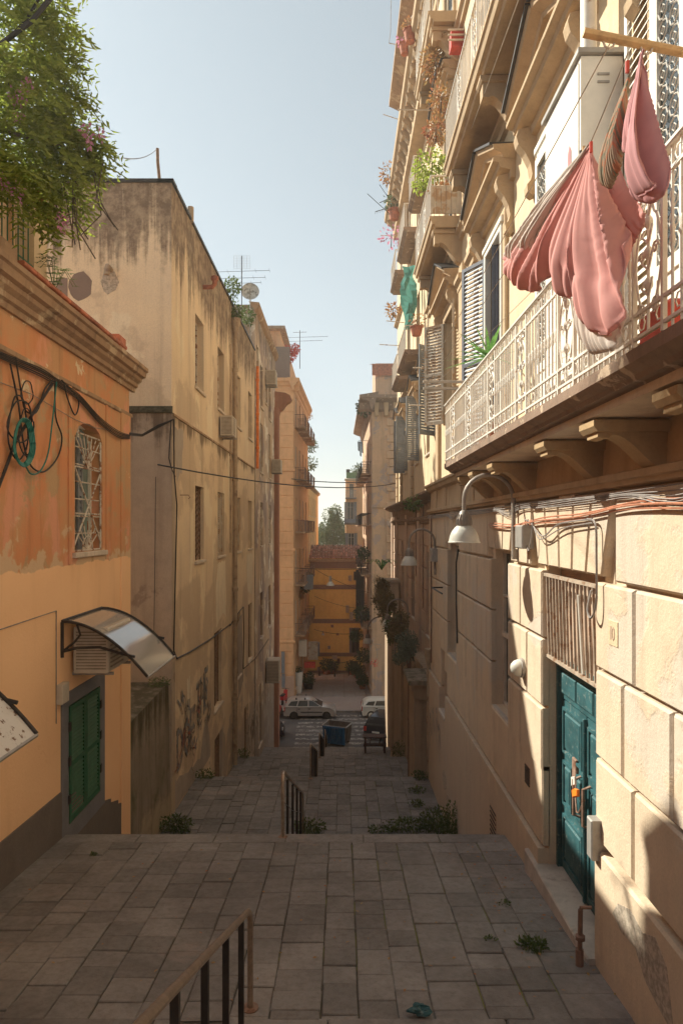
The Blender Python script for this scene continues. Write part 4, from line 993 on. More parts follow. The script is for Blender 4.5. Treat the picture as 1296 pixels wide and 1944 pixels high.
# flat arches: wedge blocks over the door and the windows, plain blocks between them
z0, z1 = -.5, .34
def voussoirs(a, b, n, ext, zb=-.5):
    for i in range(n):
        t0, t1 = i / n, (i + 1) / n; A = a - ext * .35; B = b + ext * .35
        lo0, lo1 = A + (B - A) * t0, A + (B - A) * t1; hi0, hi1 = a - ext + (b - a + 2 * ext) * t0, a - ext + (b - a + 2 * ext) * t1
        key = .03 if i == n // 2 else 0
        block([(lo0 + .02, zb), (lo1 - .02, zb), (hi1 - .02, z1 + key), (hi0 + .02, z1 + key)])
voussoirs(7.0, 8.9, 5, .45); voussoirs(10.7, 11.95, 3, .35, -.38); voussoirs(15.5, 16.9, 3, .35, -.38)
for a, b in ((-4, 1.9), (1.94, 4.2), (4.24, 6.5)): block([(a, -.53), (b, -.53), (b, z1), (a, z1)])
block([(9.42, -.53), (10.5, -.53), (10.32, z1), (9.38, z1)])
for a, b in ((12.2, 13.7), (13.74, 15.2), (17.3, 18.8), (18.84, 20.28)): block([(a, -.53), (b, -.53), (b, z1), (a, z1)])
# band below the sills, and the smooth plinth
m = MB(); m.cbox(FG, 8.95, 20.3, -3.18 - .9, -3.22, -.01, .085, .02)
for a, b in ((8.9, 16.95), (17.95, 20.3)):
    m = MB(); m.cbox(FG, a, b, -4.16, -3.13, -.01, .088, .02); m.build('sill_band', 'r_wall', pal)
m = MB(); m.prism(FG, [(8.92, -8.6), (20.3, -8.6), (20.3, -4.2), (17.95, -4.2), (17.95, -4.78), (16.95, -4.78), (16.95, -4.2), (8.92, -4.2)], -.01, .14, 0); m.build('plinth', 'r_wall', pal)
m = MB(); m.prism(FG, [(5.12, -5.2), (6.99, -5.2), (6.99, -3.26), (5.12, -3.26)], -.01, .12, .025); m.prism(FG, [(-4, -5.2), (3.5, -5.2), (3.5, -3.26), (-4, -3.26)], -.01, .12, .025); m.build('plinth', 'r_wall', pal)
m = MB(); m.prism(FG, [(5.3, -3.95), (5.42, -3.5), (5.62, -3.38), (5.85, -3.48), (6.1, -3.42), (6.38, -3.52), (6.5, -3.68), (6.3, -3.74), (6.0, -3.70), (5.8, -3.86), (5.55, -3.92)], .11, .124); m.build('exposed_rubble_patch', 'rubble', pal)
# threshold, door, transom grille
MB().cbox(FG, 6.95, 9.35, -4.9, -4.40, -.2, .20, .015).build('threshold', 'marble', pal)
F = FRt(2.84); a, b, z0_, z1_ = 7.0, 8.9, -4.40, -1.72
dr = MB(); dr.box(F, a, b, -1.80, -1.70, -.06, .05); dr.box(F, a, a + .06, z0_, z1_ - .08, -.06, .045); dr.box(F, b - .06, b, z0_, z1_ - .08, -.06, .045); drf = dr.build('door', 'teal', pal)
m = MB(); m.box(F, a + .06, b - .06, -2.20, -1.80, -.05, -.005)
for k in range(3):
    u0 = a + .1 + k * .575; m.prism(F, [(u0, -2.14), (u0 + .54, -2.14), (u0 + .54, -1.86), (u0, -1.86)], -.005, .02, .02)
m.build('frieze_panel', 'teal', drf)
c = (a + b) / 2
for (p, q) in ((a + .07, c - .012), (c + .012, b - .07)):
    m = MB(); m.box(F, p, q, z0_ + .01, -2.22, -.06, -.012)
    wq = q - p
    for (u0, u1, v0, v1) in ((.10, .90, -4.28, -3.66), (.10, .42, -3.54, -2.98), (.52, .90, -3.54, -2.98), (.10, .90, -2.88, -2.30)):
        U0, U1 = p + wq * u0, p + wq * u1
        for (x0, x1, y0, y1) in ((U0, U1, v0, v0 + .035), (U0, U1, v1 - .035, v1), (U0, U0 + .035, v0 + .035, v1 - .035), (U1 - .035, U1, v0 + .035, v1 - .035)): m.box(F, x0, x1, y0, y1, -.012, .018)
        m.prism(F, [(U0 + .06, v0 + .06), (U1 - .06, v0 + .06), (U1 - .06, v1 - .06), (U0 + .06, v1 - .06)], -.012, .012, .02)
    m.build('door_leaf', 'teal', drf)
m = MB(); m.cbox(F, c - .022, c + .022, z0_ + .02, -2.24, -.01, .035, .01); m.build('astragal', 'teal', drf)
m = MB()
for u in (c - .16, c + .16): m.tube([F.p(u, -3.45, .0), F.p(u, -3.42, .09), F.p(u, -3.0, .09), F.p(u, -2.97, 0)], .018, 6)
m.tube([F.p(c - .16, -3.12, .07), F.p(c - .08, -3.3, .11), F.p(c + .02, -3.33, .10), F.p(c + .16, -3.15, .07)], .012, 5)
m.build('handle', 'rust', drf, smooth=True)
m = MB(); m.cbox(F, c + .28, c + .42, -3.25, -2.82, -.01, .022, .01); m.build('lock_plate', 'rust', drf)
m = MB(); m.prism(Fr(F.p(c, -3.1, .1), (0, 1, -.35), (-1, .0, .1)), [(-.09, -.04), (.08, -.06), (.11, .03), (.02, .05), (-.09, .04)], 0, .035, .01); one(m, 'leaflet_roll', 'orange_bag', 'orange and white leaflet stuck through the handles of the teal door', 'leaflet')
m = MB(); m.prism(Fr(F.p(c + .15, -3.02, .08), (0, 1, -.5), (-1, 0, .1)), [(-.07, -.05), (.07, -.05), (.08, .06), (-.06, .05)], 0, .02, .005); one(m, 'leaflet', 'white_paint', 'white leaflet tucked behind the handles of the teal door', 'leaflet')
MB().box(FG, 7.0, 8.9, -1.7, -.5, -.19, -.17).build('transom_backing', 'r_brown', pal)
tg = MB()
for i in range(15):
    u = 7.08 + i * .124; tg.tube([FG.p(u, -1.66, .02), FG.p(u, -.62, .05)], .017, 5)
tg.box(FG, 7.0, 8.9, -1.69, -1.65, .0, .04); tg.box(FG, 7.0, 8.9, -.64, -.60, .03, .07); tgo = tg.build('transom_grille', 'bar_tan', pal)
m = MB(); m.tube([FG.p(7.5, -1.62, .05), FG.p(7.5, -.75, .1)], .018, 6); one(m, 'strip_light', 'white_paint', 'thin white strip hanging in the rusty grille over the teal door', 'lamp')
# windows of the ground floor
for i, o in enumerate((w1, w2)):
    wn = window(pal, FG, *o, style='none', rec=.12, frame='pale_trim', sillmat='marble')
    m = MB(); a_, b_ = o[0], o[1]
    m.box(FG, a_, b_, -1.9, -1.82, -.14, -.10); m.build('transom', 'pale_trim', wn)
for o in (w3,): MB().box(FG, *o, -.17, -.15).build('blocked_window', 'r_brown', pal); MB().cbox(FG, o[0] - .05, o[1] + .05, o[2] - .1, o[2] - .01, -.1, .16, .02).build('sill', 'marble', pal)
wn = MB().box(FG, *edge, -.15, -.13).build('dark_doorway_panel', 'void', pal)  # near-black panel painted as the shade in the doorway
m = MB(); m.cbox(FG, edge[1] - .14, edge[1] - .02, -4.1, -1.95, -.12, .03, .01); m.build('red_shutter', 'car_red', wn)
def vent(y0, y1, z0, z1, label, n0=.141):
    m = MB(); m.box(FG, y0, y1, z0, z1, n0 - .02, n0 + .004); t = m.build('wall_vent', 'r_brown'); tag(t, label, 'vent')
    m = MB()
    for i in range(7): z = z0 + (z1 - z0) * (i + .5) / 7; m.box(FG, y0 + .02, y1 - .02, z - .012, z + .004, n0 + .004, n0 + .018)
    o = m.build('louvre', 'iron', t); o['kind'] = 'stuff'
vent(9.45, 9.72, -3.62, -3.35, 'small square louvred vent left of the teal door', .088)
vent(11.3, 11.75, -5.3, -4.75, 'grey louvred vent low on the plinth above the weeds')
# mouldings between ground floor and first floor
m = MB(); m.prof(FG, -6, 20.32, [(0, .36), (.13, .38), (.14, .42), (.18, .43), (.18, .49), (.06, .52), (.04, 1.0), (.16, 1.04), (.20, 1.12), (.24, 1.14), (.24, 1.20), (-.25, 1.24), (-.25, .36)]); m.build('string_course', 'r_trim', pal)
for y in (13.6, 15.0, 17.2, 18.9): MB().prism(FG, [(y, .5), (y + .55, .5), (y + .55, 1.0), (y, 1.0)], .03, .09, .015).build('frieze_panel', 'r_trim', pal)
# ground floor beyond: set back above a low retaining wall
FG2 = FRt(3.12)
far = thing('palazzo_wing', (6, 31, -9), 'brown rusticated far wing of the palazzo set back above a planted retaining wall', 'building')
fo = [(23.6, 24.8, -3.9, -.9), (28.6, 29.8, -3.9, -.9), (33.6, 34.8, -3.9, -.9)]
m = MB(); wall(m, FG2, 20.3, 41, -9, 1.0, fo, depth=.2); m.build('wall', 'r_brown', far)
for o in fo: window(far, FG2, *o, style='bars', rec=.15)
z = 1.0
for ci in range(7):
    z1c = .10 - ci * .8; z0c = z1c - .8; n = 0
    cuts = sorted(o for o in fo if o[2] < z1c - .05 and o[3] > z0c + .05); xs = [20.35]
    for o in cuts: xs += [o[0], o[1]]
    xs.append(41)
    for a_, b_ in [(xs[i], xs[i + 1]) for i in range(0, len(xs), 2)]:
        k = max(1, round((b_ - a_) / 1.5))
        for i in range(k): p, q = a_ + (b_ - a_) * i / k, a_ + (b_ - a_) * (i + 1) / k; MB().prism(FG2, [(p + .02, z0c + .02), (q - .02, z0c + .02), (q - .02, z1c - .02), (p + .02, z1c - .02)], -.01, .07, .02).build('rustication_block', 'r_brown', far)
for y in (20.5, 26.3, 31.4, 36.8, 40.2): MB().cbox(FG2, y, y + .7, -9, .55, .0, .16, .03).build('pilaster', 'r_brown', far)
m = MB(); m.prof(FG2, 20.33, 41.2, [(0, .12), (.12, .14), (.14, .22), (.20, .25), (.22, .34), (.08, .4), (.08, .86), (.24, .9), (.42, .98), (.55, 1.05), (.55, 1.12), (-.3, 1.2), (-.3, .12)]); m.build('cornice', 'r_trim_dark', far)
rw = thing('retaining_wall', (2.9, 30, -12), 'stained retaining wall along the lower stairs under the hanging shrubs', 'wall')
m = MB(); m.add([Vector(q) for q in ((2.66, 20.32, -9.5), (3.1, 20.32, -9.5), (3.1, 42, -15), (2.66, 42, -15), (2.66, 20.32, -4.5), (3.1, 20.32, -4.5), (3.1, 42, -5.6), (2.66, 42, -5.6))], [(0, 3, 2, 1), (4, 5, 6, 7), (0, 1, 5, 4), (1, 2, 6, 5), (2, 3, 7, 6), (3, 0, 4, 7)])
m.build('wall', 'r_low', rw)
m = MB(); m.cbox(FRt(2.66), 20.5, 21.9, -9.2, -4.72, 0, .5, .03); m.build('pier', 'r_low', rw)
m = MB(); m.prof(FRt(2.66), 20.4, 22.0, [(0, -5.2), (.5, -5.15), (.52, -4.95), (.58, -4.9), (.6, -4.72), (0, -4.72)]); m.build('pier_moulding', 'r_low', rw)
MB().cbox(FRt(2.66), 20.25, 22.1, -4.71, -4.58, -.3, .68, .03).build('capstone', 'concrete', rw)
for (y, h0, h1) in ((24.5, -9.4, -4.7), (29.5, -12, -5.0), (35, -13, -5.3)): MB().cbox(FRt(2.66), y, y + .8, h0 - 1.5, h1 - .1, 0, .10, .03).build('buttress_strip', 'r_low', rw)
drainpipe(FRt(2.62), 20.15, gz(20) - .1, -3.9, .05, 'pipe', 'grey drainpipe beside the corner of the rusticated ground floor', funnel=True, n=.06)
drainpipe(FRt(2.6), 25.3, gz(25.3) - .1, -5.1, .07, 'pipe_brown', 'rusty brown drainpipe on the retaining wall', funnel=True, n=.08)
drainpipe(FRt(3.05), 21.5, -4.5, .8, .05, 'pipe_brown', 'thin brown drainpipe on the set back rusticated wall', funnel=False, n=.1)

# ------------------------------------------------------------ palazzo: upper floors
FU = FRt(2.90)
fr1 = [(4.75, 6.15, 1.2, 5.35), (8.4, 9.8, 1.2, 5.35), (12.05, 13.45, 1.2, 5.35), (17.5, 18.9, 2.83, 5.64), (21.5 - .9, 21.5, 2.83, 5.64)]
fr2 = [(a_, b_, 7.45, 10.8) for a_, b_ in ((.9, 2.3), (4.75, 6.15), (8.4, 9.8), (12.05, 13.45), (17.5, 18.9))]
fr3 = [(a_, b_, 12.6, 15.3) for a_, b_ in ((8.4, 9.8), (12.05, 13.45), (17.5, 18.9))]
m = MB(); wall(m, FU, -6, 22.5, 1.0, 16.4, fr1 + fr2 + fr3, depth=.3)
m.quad((2.9, 22.5, 1), (3.35, 22.5, 1), (3.35, 22.5, 16.4), (2.9, 22.5, 16.4)); m.quad((2.9, -6, 16.4), (9, -6, 16.4), (9, 22.5, 16.4), (2.9, 22.5, 16.4)); m.quad((9, -6, -9), (9, 42, -9), (9, 42, 16.4), (9, -6, 16.4)); m.quad((2.7, -6, -9), (9, -6, -9), (9, -6, 16.4), (2.7, -6, 16.4))
m.build('upper_wall', 'r_cream', pal)
def surround(F, a_, b_, z0_, z1_, mat='r_trim', par=None):
    m = MB()
    for q in ((a_ - .2, a_, z0_, z1_ + .2), (b_, b_ + .2, z0_, z1_ + .2), (a_, b_, z1_, z1_ + .2)): m.cbox(F, *q, 0, .07, .02)
    m.build('window_surround', mat, par or pal)
def pediment(F, yc, wd, zb, par, proj=.38, rise=.62):
    a_, b_ = yc - wd / 2, yc + wd / 2
    m = MB(); m.prof(F, a_, b_, [(0, zb - .30), (.08, zb - .28), (.09, zb - .16), (proj * .7, zb - .12), (proj * .75, zb - .05), (proj, zb - .02), (proj, zb + .04), (0, zb + .08)])
    L = math.hypot(wd / 2, rise)
    for s_ in (-1, 1):
        e = F.p(yc + s_ * wd / 2, zb + .04, 0); top_ = F.p(yc, zb + .04 + rise, 0); F3 = Fr(e, top_ - e, F.n, F.n.cross(top_ - e) * (1 if F.n.cross(top_ - e).z > 0 else -1))
        m.prof(F3, -.02, L + .05, [(.0, -.02), (.22, .0), (.24, .06), (proj * .8, .09), (proj, .12), (proj + .02, .19), (0, .21)])
    o = m.build('pediment', 'r_trim', par)
    MB().prism(F, [(a_ + .25, zb + .06), (b_ - .25, zb + .06), (yc, zb + rise - .04)], .0, .12).build('tympanum', 'r_trim', o)
    m = MB()
    for s_ in (-1, 1):
        e = F.p(yc + s_ * (wd / 2 + .03), zb + .25, 0); top_ = F.p(yc, zb + .27 + rise, 0); F3 = Fr(e, top_ - e, F.n, F.n.cross(top_ - e) * (1 if F.n.cross(top_ - e).z > 0 else -1)); m.prof(F3, 0, L, [(0, -.02), (proj + .07, -.02), (proj + .07, .02), (0, .03)])
    m.build('lead_flashing', 'iron', o)
    for s_ in (-1, 1):
        u = yc + s_ * (wd / 2 - .22); m = MB(); F4 = Fr(F.p(u - .09, zb - .2, 0), F.n, (0, 1, 0))
        pts = [(0, -.95), (.06, -.98), (.13, -.92), (.14, -.82), (.09, -.76), (.06, -.66), (.09, -.50), (.17, -.34), (.27, -.22), (.30, -.10), (.27, .0), (0, .06)]
        m.prism(F4, pts, 0, .18, 0)
        for q in (.02, -.02 + .2):
            m.tube([F4.p(.18 + .09 * math.cos(t * .8) * (1 - t / 14), -.12 + .09 * math.sin(t * .8) * (1 - t / 14), q - .01) for t in range(12)], .016, 4)
        m.build('scroll_console', 'r_trim', o)
    return o
for i, yc in enumerate((5.45, 9.1, 12.75, 18.2)):
    a_, b_ = yc - .7, yc + .7
    surround(FU, a_, b_, 1.2 if i < 3 else 2.83, 5.35 if i < 3 else 5.64); pediment(FU, yc, 2.75, 6.12, pal)
for yc in (5.45, 9.1, 12.75, 18.2):
    surround(FU, yc - .7, yc + .7, 7.45, 10.8); pediment(FU, yc, 2.5, 11.35, pal, rise=.4)
for yc in (9.1, 12.75, 18.2): surround(FU, yc - .7, yc + .7, 12.6, 15.3)
for o in fr2 + fr3: window(pal, FU, *o, style='shut', rec=.22, sh='shutter_grey', sill=False)
for o in fr1: MB().box(FU, *o, -.31, -.29).build('dark_room_panel', 'void', pal)  # flat panels, the darkness of the rooms is in their colour
# pilaster strips with moulded capitals between bays
for y in (14.5, 15.9, 19.9):
    MB().cbox(FU, y, y + .5, 1.25, 6.2, 0, .10, .02).build('pilaster', 'r_trim', pal)
    m = MB(); m.prof(FU, y - .06, y + .56, [(0, 5.6), (.12, 5.62), (.12, 5.72), (.2, 5.8), (.2, 5.9), (0, 5.92)]); m.build('capital', 'r_trim', pal)
for zb in (7.0, 12.05):
    m = MB(); m.prof(FU, -6, 22.52, [(0, zb - .12), (.08, zb - .1), (.10, zb), (.17, zb + .04), (.17, zb + .13), (0, zb + .17)]); m.build('string_course', 'r_trim', pal)
# main eave with brackets
m = MB(); m.prof(FU, -6, 37.2, [(0, 15.6), (.08, 15.62), (.1, 15.8), (.12, 16.32), (.40, 16.38), (.44, 16.5), (.55, 16.56), (.58, 16.74), (-1.5, 16.84), (-1.5, 15.6)]); m.build('eave', 'r_trim', pal)
y = 15.0
while y < 37:
    m = MB(); F4 = Fr(FU.p(y, 16.33, .10), FU.n, (0, 1, 0)); m.prism(F4, [(0, 0), (.36, 0), (.37, -.1), (.30, -.2), (.18, -.26), (.08, -.42), (0, -.5)], 0, .28); m.build('eave_bracket', 'r_trim', pal); y += .82
# attic storey set above
m = MB(); m.box(FRt(2.7), -6, 29.5, 16.8, 18.2, -4, 0); m.build('attic_wall', 'r_cream', pal)
m = MB(); m.prof(FRt(2.7), -6, 29.9, [(0, 18.1), (.2, 18.2), (.5, 18.35), (.62, 18.4), (.62, 18.62), (-4, 18.9)]); m.build('attic_eave', 'old_trim', pal)

# wing upper floors (set back, x = 3.35)
FW = FRt(3.35)
wo = [(25.6, 26.9, 2.83, 5.64), (29.6, 30.9, 2.83, 5.64), (34.9, 36.1, 2.83, 5.64), (38, 39.2, 2.83, 5.64)] + [(a_, a_ + 1.3, z, z + 2.9) for a_ in (24.8, 29.2, 33.4, 37.5) for z in (7.3, 12.5)]
m = MB(); wall(m, FW, 22.5, 41, 1.0, 16.4, wo, depth=.3); m.quad((3.35, 41, -9), (9, 41, -9), (9, 41, 16.4), (3.35, 41, 16.4)); m.quad((3.35, 22.5, 16.4), (9, 22.5, 16.4), (9, 41, 16.4), (3.35, 41, 16.4)); m.build('upper_wall', 'r_cream', far)
for o in wo: window(far, FW, *o, style='shut' if o[0] > 36 else 'dark', rec=.22, sh='shutter_grey')
for y in (22.9, 31.6, 37.4, 40.2):
    z = 1.25
    while z < 6: MB().cbox(FW, y, y + .75, z, z + .5, 0, .1, .02).build('quoin', 'r_trim', far); z += .54
for o in wo[:4]:
    pediment(FW, (o[0] + o[1]) / 2, 2.1, 6.0, far, proj=.32, rise=.45)
m = MB(); m.prof(FW, 22.5, 41.1, [(0, 6.8), (.1, 6.84), (.2, 6.9), (.2, 7.0), (0, 7.05)]); m.prof(FW, 22.5, 41.1, [(0, 11.9), (.1, 11.94), (.2, 12.0), (.2, 12.1), (0, 12.15)]); o = m.build('string_course', 'r_trim', far)
# opened shutters along the first floor
def leaf(hx, hy, ang, wd, z0_, z1_, mat, par, th=.045, pitch=.085):
    """a shutter leaf hinged at (hx, hy) swung to angle ang (0 = straight out towards the street)"""
    F = Fr((hx, hy, 0), (-math.cos(ang), -math.sin(ang), 0), (math.sin(ang), -math.cos(ang), 0)); m = MB(); louvre(m, F, 0, wd, z0_, z1_, 0, th, pitch=pitch, fr=.07)
    return m.build('shutter', mat, par)
leaf(2.84, 18.92, R(-40), .62, 2.85, 5.62, 'shutter_tan', pal)
leaf(2.84, 17.46, R(80), .68, 2.85, 5.62, 'shutter_tan', pal)
leaf(2.98, 21.52, R(40), .80, 2.85, 5.62, 'shutter_grey', pal)
leaf(3.36, 29.5, R(15), .62, 2.85, 5.62, 'shutter_grey', far)
leaf(3.36, 34.8, R(10), .62, 2.85, 5.62, 'shutter_grey', far); leaf(3.36, 36.2, R(-20), .6, 2.85, 5.62, 'shutter_grey', far)
leaf(2.86, 13.5, R(-62), .72, 1.3, 5.3, 'shutter_dark', pal); leaf(2.88, 12.75, R(-25), .02, 1.3, 5.3, 'shutter_dark', pal)
F = Fr((3.0, 0, 0), (0, 1, 0), (-1, 0, 0)); m = MB(); louvre(m, F, 12.07, 12.72, 1.3, 5.3, 0, .05, pitch=.085, fr=.07); m.build('shutter', 'shutter_dark', pal)
# white window frames, first floor
for yc in (5.45, 9.1, 12.75):
    m = MB()
    for q in ((yc - .72, yc - .62, 1.2, 5.35), (yc + .62, yc + .72, 1.2, 5.35), (yc - .62, yc + .62, 5.25, 5.35)): m.cbox(FU, *q, -.02, .10, .015)
    m.cbox(FU, yc - .8, yc + .8, 5.35, 5.47, 0, .12, .02); m.build('window_frame', 'white_paint', pal)
# white double doors with iron scroll panels at the window behind the laundry, and at the near one
def grille_door(F, u0, u1, v0, v1, par, name='balcony_door'):
    m = MB(); m.box(F, u0, u0 + .10, v0, v1, 0, .05); m.box(F, u1 - .10, u1, v0, v1, 0, .05); zs = [v0, v0 + .9, v1 - .12]
    for z in zs: m.box(F, u0 + .1, u1 - .1, z, z + .12, 0, .05)
    m.box(F, u0 + .1, u1 - .1, v0 + .12, v0 + .9, .01, .03); o = m.build(name, 'white_paint', par)
    MB().box(F, u0 + .1, u1 - .1, v0 + 1.02, v1 - .12, .004, .012).build('pane', 'glass', o)
    m = MB(); r = (u1 - u0 - .2) / 4; z = v0 + 1.02 + r
    while z < v1 - .12 - r * .5:
        for k in range(2):
            c_ = u0 + .1 + r * (1 + 2 * k)
            m.tube([F.p(c_ + r * .85 * math.cos(t * .7854), z + r * .85 * math.sin(t * .7854), .04) for t in range(8)], .008, 4, closed=True)
            m.tube([F.p(c_ + r * .35 * math.cos(t * 1.57), z + r * .35 * math.sin(t * 1.57), .04) for t in range(4)], .007, 4, closed=True)
        z += r * 1.9
    m.build('scroll_grille', 'white_metal', o); return o
FD = FRt(2.80)
grille_door(FD, 8.48, 9.08, 1.25, 5.2, pal); grille_door(FD, 9.12, 9.72, 1.25, 5.2, pal); grille_door(FD, 4.83, 5.43, 1.25, 5.2, pal); grille_door(FD, 5.47, 6.07, 1.25, 5.2, pal)
# shutters folded flat against the wall by the near window
for u in (4.05, 6.2): m = MB(); louvre(m, FU, u, u + .62, 1.3, 5.2, .03, .08, pitch=.09); m.build('shutter', 'white_paint', pal)

# ------------------------------------------------------------ balconies
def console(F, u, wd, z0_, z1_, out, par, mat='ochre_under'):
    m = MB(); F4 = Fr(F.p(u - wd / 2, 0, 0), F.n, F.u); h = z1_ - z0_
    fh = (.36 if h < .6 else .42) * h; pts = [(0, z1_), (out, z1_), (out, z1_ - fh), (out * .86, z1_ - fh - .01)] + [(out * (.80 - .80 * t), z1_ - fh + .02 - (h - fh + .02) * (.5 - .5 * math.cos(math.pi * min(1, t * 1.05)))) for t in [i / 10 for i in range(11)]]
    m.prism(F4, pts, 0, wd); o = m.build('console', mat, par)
    m = MB(); m.prof(F, u - wd / 2 - .05, u + wd / 2 + .05, [(0, z1_ - .02), (out + .05, z1_ - .02), (out + .05, z1_ - .07), (out + .02, z1_ - .11), (0, z1_ - .11)]); m.build('console_cap', mat, par)
def scroll_panel(F, u0, u1, z0_, z1_, n, r=.009):
    """wrought iron panel: lyre scrolls, rings and leaves"""
    m = MB(); c = (u0 + u1) / 2; w_ = (u1 - u0) * .46; H = z1_ - z0_
    for s_ in (-1, 1):
        pts = []
        for i in range(25):
            t = i / 24; pts.append(F.p(c + s_ * w_ * (.35 + .6 * math.sin(t * math.pi)) * (1 if t < .9 else .8), z0_ + H * (.10 + .70 * t), n))
        m.tube(pts, r, 4)
        for (zc, rr, sg) in ((.14, .30, 1), (.84, .28, -1), (.5, .22, 1)):
            m.tube([F.p(c + s_ * (w_ * .5 + w_ * rr * math.cos(t * .62) * (1 - t / 16)), z0_ + H * zc + w_ * rr * math.sin(t * .62) * (1 - t / 16) * sg, n) for t in range(14)], r, 4)
        for k in range(4):
            z = z0_ + H * (.22 + k * .17); m.tube([F.p(c, z, n), F.p(c + s_ * w_ * .35, z + .06, n + .012), F.p(c + s_ * w_ * .28, z + .10, n)], r * .9, 4)
    m.tube([F.p(c, z0_, n), F.p(c, z1_, n)], r * 1.1, 5)
    for z in (.3, .5, .7): m.lathe(F.p(c, z0_ + H * z, n), [(.004, -.05), (.026, -.02), (.03, 0), (.026, .02), (.004, .05)], 7)
    return m
def iron_railing(F, u0, u1, zb, zt, par, mat, panels=True, pitch=.105, r=.009, near=True, rows=True, n=-.04):
    m = MB(); m.cbox(F, u0, u1, zt - .035, zt, n - .03, n + .03, .008); m.build('handrail', mat, par)
    m = MB()
    for z in ((zt - .16, zb + .20, zb + .05) if rows else (zb + .06,)): m.box(F, u0, u1, z - .010, z + .010, n - .012, n + .012)
    o = m.build('rail_bar', mat, par); o['kind'] = 'stuff'
    u = u0; i = 0; per = 1.45; stuff = MB()
    while u < u1 - .02:
        ph = (u - u0) % per
        if panels and ph > per - .46 and u + .4 < u1:
            scroll_panel(F, u, u + .40, zb + .06, zt - .05, n).build('scroll_panel', mat, par, smooth=True)
            for q in (u, u + .40): MB().box(F, q - .014, q + .014, zb, zt - .03, n - .014, n + .014).build('post', mat, par)
            if near:
                pass
            u += .40 + (per - (((u - u0) % per) + .40)) + 1e-4 if False else .47
            continue
        m = MB() if near else stuff
        m.tube([F.p(u, zb, n), F.p(u, zt - .03, n)], r, 5)
        if near:
            for z in (.5,): m.lathe(F.p(u, zb + (zt - zb) * z, n), [(r, -.06), (r * 2.1, -.03), (r * 1.2, 0), (r * 2.1, .03), (r, .06)], 6)
            m.build('baluster', mat, par, smooth=True)
        u += pitch
    if rows:                                     # small rings between the lower bars and under the handrail
        m = MB(); k = int((u1 - u0) / .24)
        for i in range(k):
            q = u0 + .12 + i * .24
            for z in (zb + .125, zt - .097): m.tube([F.p(q + .045 * math.cos(t * 1.047), z + .045 * math.sin(t * 1.047), n) for t in range(6)], .006, 3, closed=True)
        o = m.build('ring_row', mat, par); o['kind'] = 'stuff'
    if not near: o = stuff.build('balusters' if False else 'baluster', mat, par); o['kind'] = 'stuff'
bal = thing('long_balcony', (2.4, 7, .8), 'long white wrought iron balcony above the street lamps with ochre consoles', 'balcony')
FBx = FRt(2.90); out = 1.03
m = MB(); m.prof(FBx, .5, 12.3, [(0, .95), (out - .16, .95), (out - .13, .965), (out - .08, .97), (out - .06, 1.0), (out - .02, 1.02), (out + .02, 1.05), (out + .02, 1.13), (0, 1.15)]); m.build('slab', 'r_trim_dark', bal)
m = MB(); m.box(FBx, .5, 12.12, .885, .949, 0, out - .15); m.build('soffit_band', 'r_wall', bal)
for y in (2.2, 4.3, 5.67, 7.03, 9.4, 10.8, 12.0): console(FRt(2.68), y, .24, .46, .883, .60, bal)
RB = thing('balcony_railing', (1.87, 7, 1.14), 'white wrought iron railing with scroll panels along the long near balcony', 'railing')
iron_railing(FRt(1.87 - .04), 1.5, 12.28, 1.14, 2.19, RB, 'white_metal')
FEn = Fr((1.87, 12.28, 0), (1, 0, 0), (0, -1, 0)); iron_railing(FEn, .1, 1.0, 1.14, 2.19, RB, 'white_metal', panels=False, n=.0, rows=False)
def balcony(F, u0, u1, zt, out, label, cons=(), mat='white_metal', slab='r_trim', rail_h=1.0, panels=False, deep=.26, fan=None, near=False, pitch=.12, ends=True, bodies=None):
    t = thing('balcony', F.p((u0 + u1) / 2, zt, 0), label, 'balcony', 'balconies of the street')
    m = MB(); m.prof(F, u0, u1, [(0, zt - deep), (out - .14, zt - deep), (out - .12, zt - deep + .06), (out - .06, zt - deep + .08), (out - .03, zt - .08), (out, zt - .06), (out, zt), (0, zt + .01)]); m.build('slab', slab, t)
    for c_ in cons: console(F, c_, .22, zt - deep - .8, zt - deep + .005, out - .14, t, slab)
    iron_railing(F, u0 + .04, u1 - .04, zt, zt + rail_h, t, mat, panels=panels, near=near, rows=False, pitch=pitch, r=.009 if near else .010, n=out - .05)
    if ends:
        for u in (u0 + .05, u1 - .05):
            s2 = MB(); q = .08
            while q < out - .08: s2.tube([F.p(u, zt, q), F.p(u, zt + rail_h - .03, q)], .010, 4); q += pitch
            s2.box(F, u - .02, u + .02, zt + rail_h - .03, zt + rail_h, 0, out - .04); o = s2.build('end_rail', mat, t); o['kind'] = 'stuff'
    return t
b_ = balcony(FU, 1.0, 14.1, 7.42, .80, 'long second floor balcony above the pediments with weathered white railing', cons=(3.6, 7.2, 10.95, 13.8), panels=True, slab='r_trim', near=False)
balcony(FU, 16.3, 19.9, 7.42, .80, 'deep balcony with ivory screen and leafy plant on the second floor', cons=(16.55, 19.6), panels=True)
m = MB()
for i in range(6): m.cbox(FE(16.26), 2.11 + i * .125, 2.23 + i * .125, 7.45, 8.12, 0, .03, .01)
one(m, 'balcony_screen', 'shutter_tan', 'ivory slatted screen with peeling paint on the end of the deep balcony', 'screen')
balcony(FU, 16.6, 19.8, 12.55, .80, 'third floor balcony with hanging plants above the deep balcony', cons=(16.9, 19.4), panels=True)
balcony(FU, 6, 14.1, 12.55, .80, 'topmost near balcony above the long second floor balcony', cons=(7.2, 10.95, 13.8))
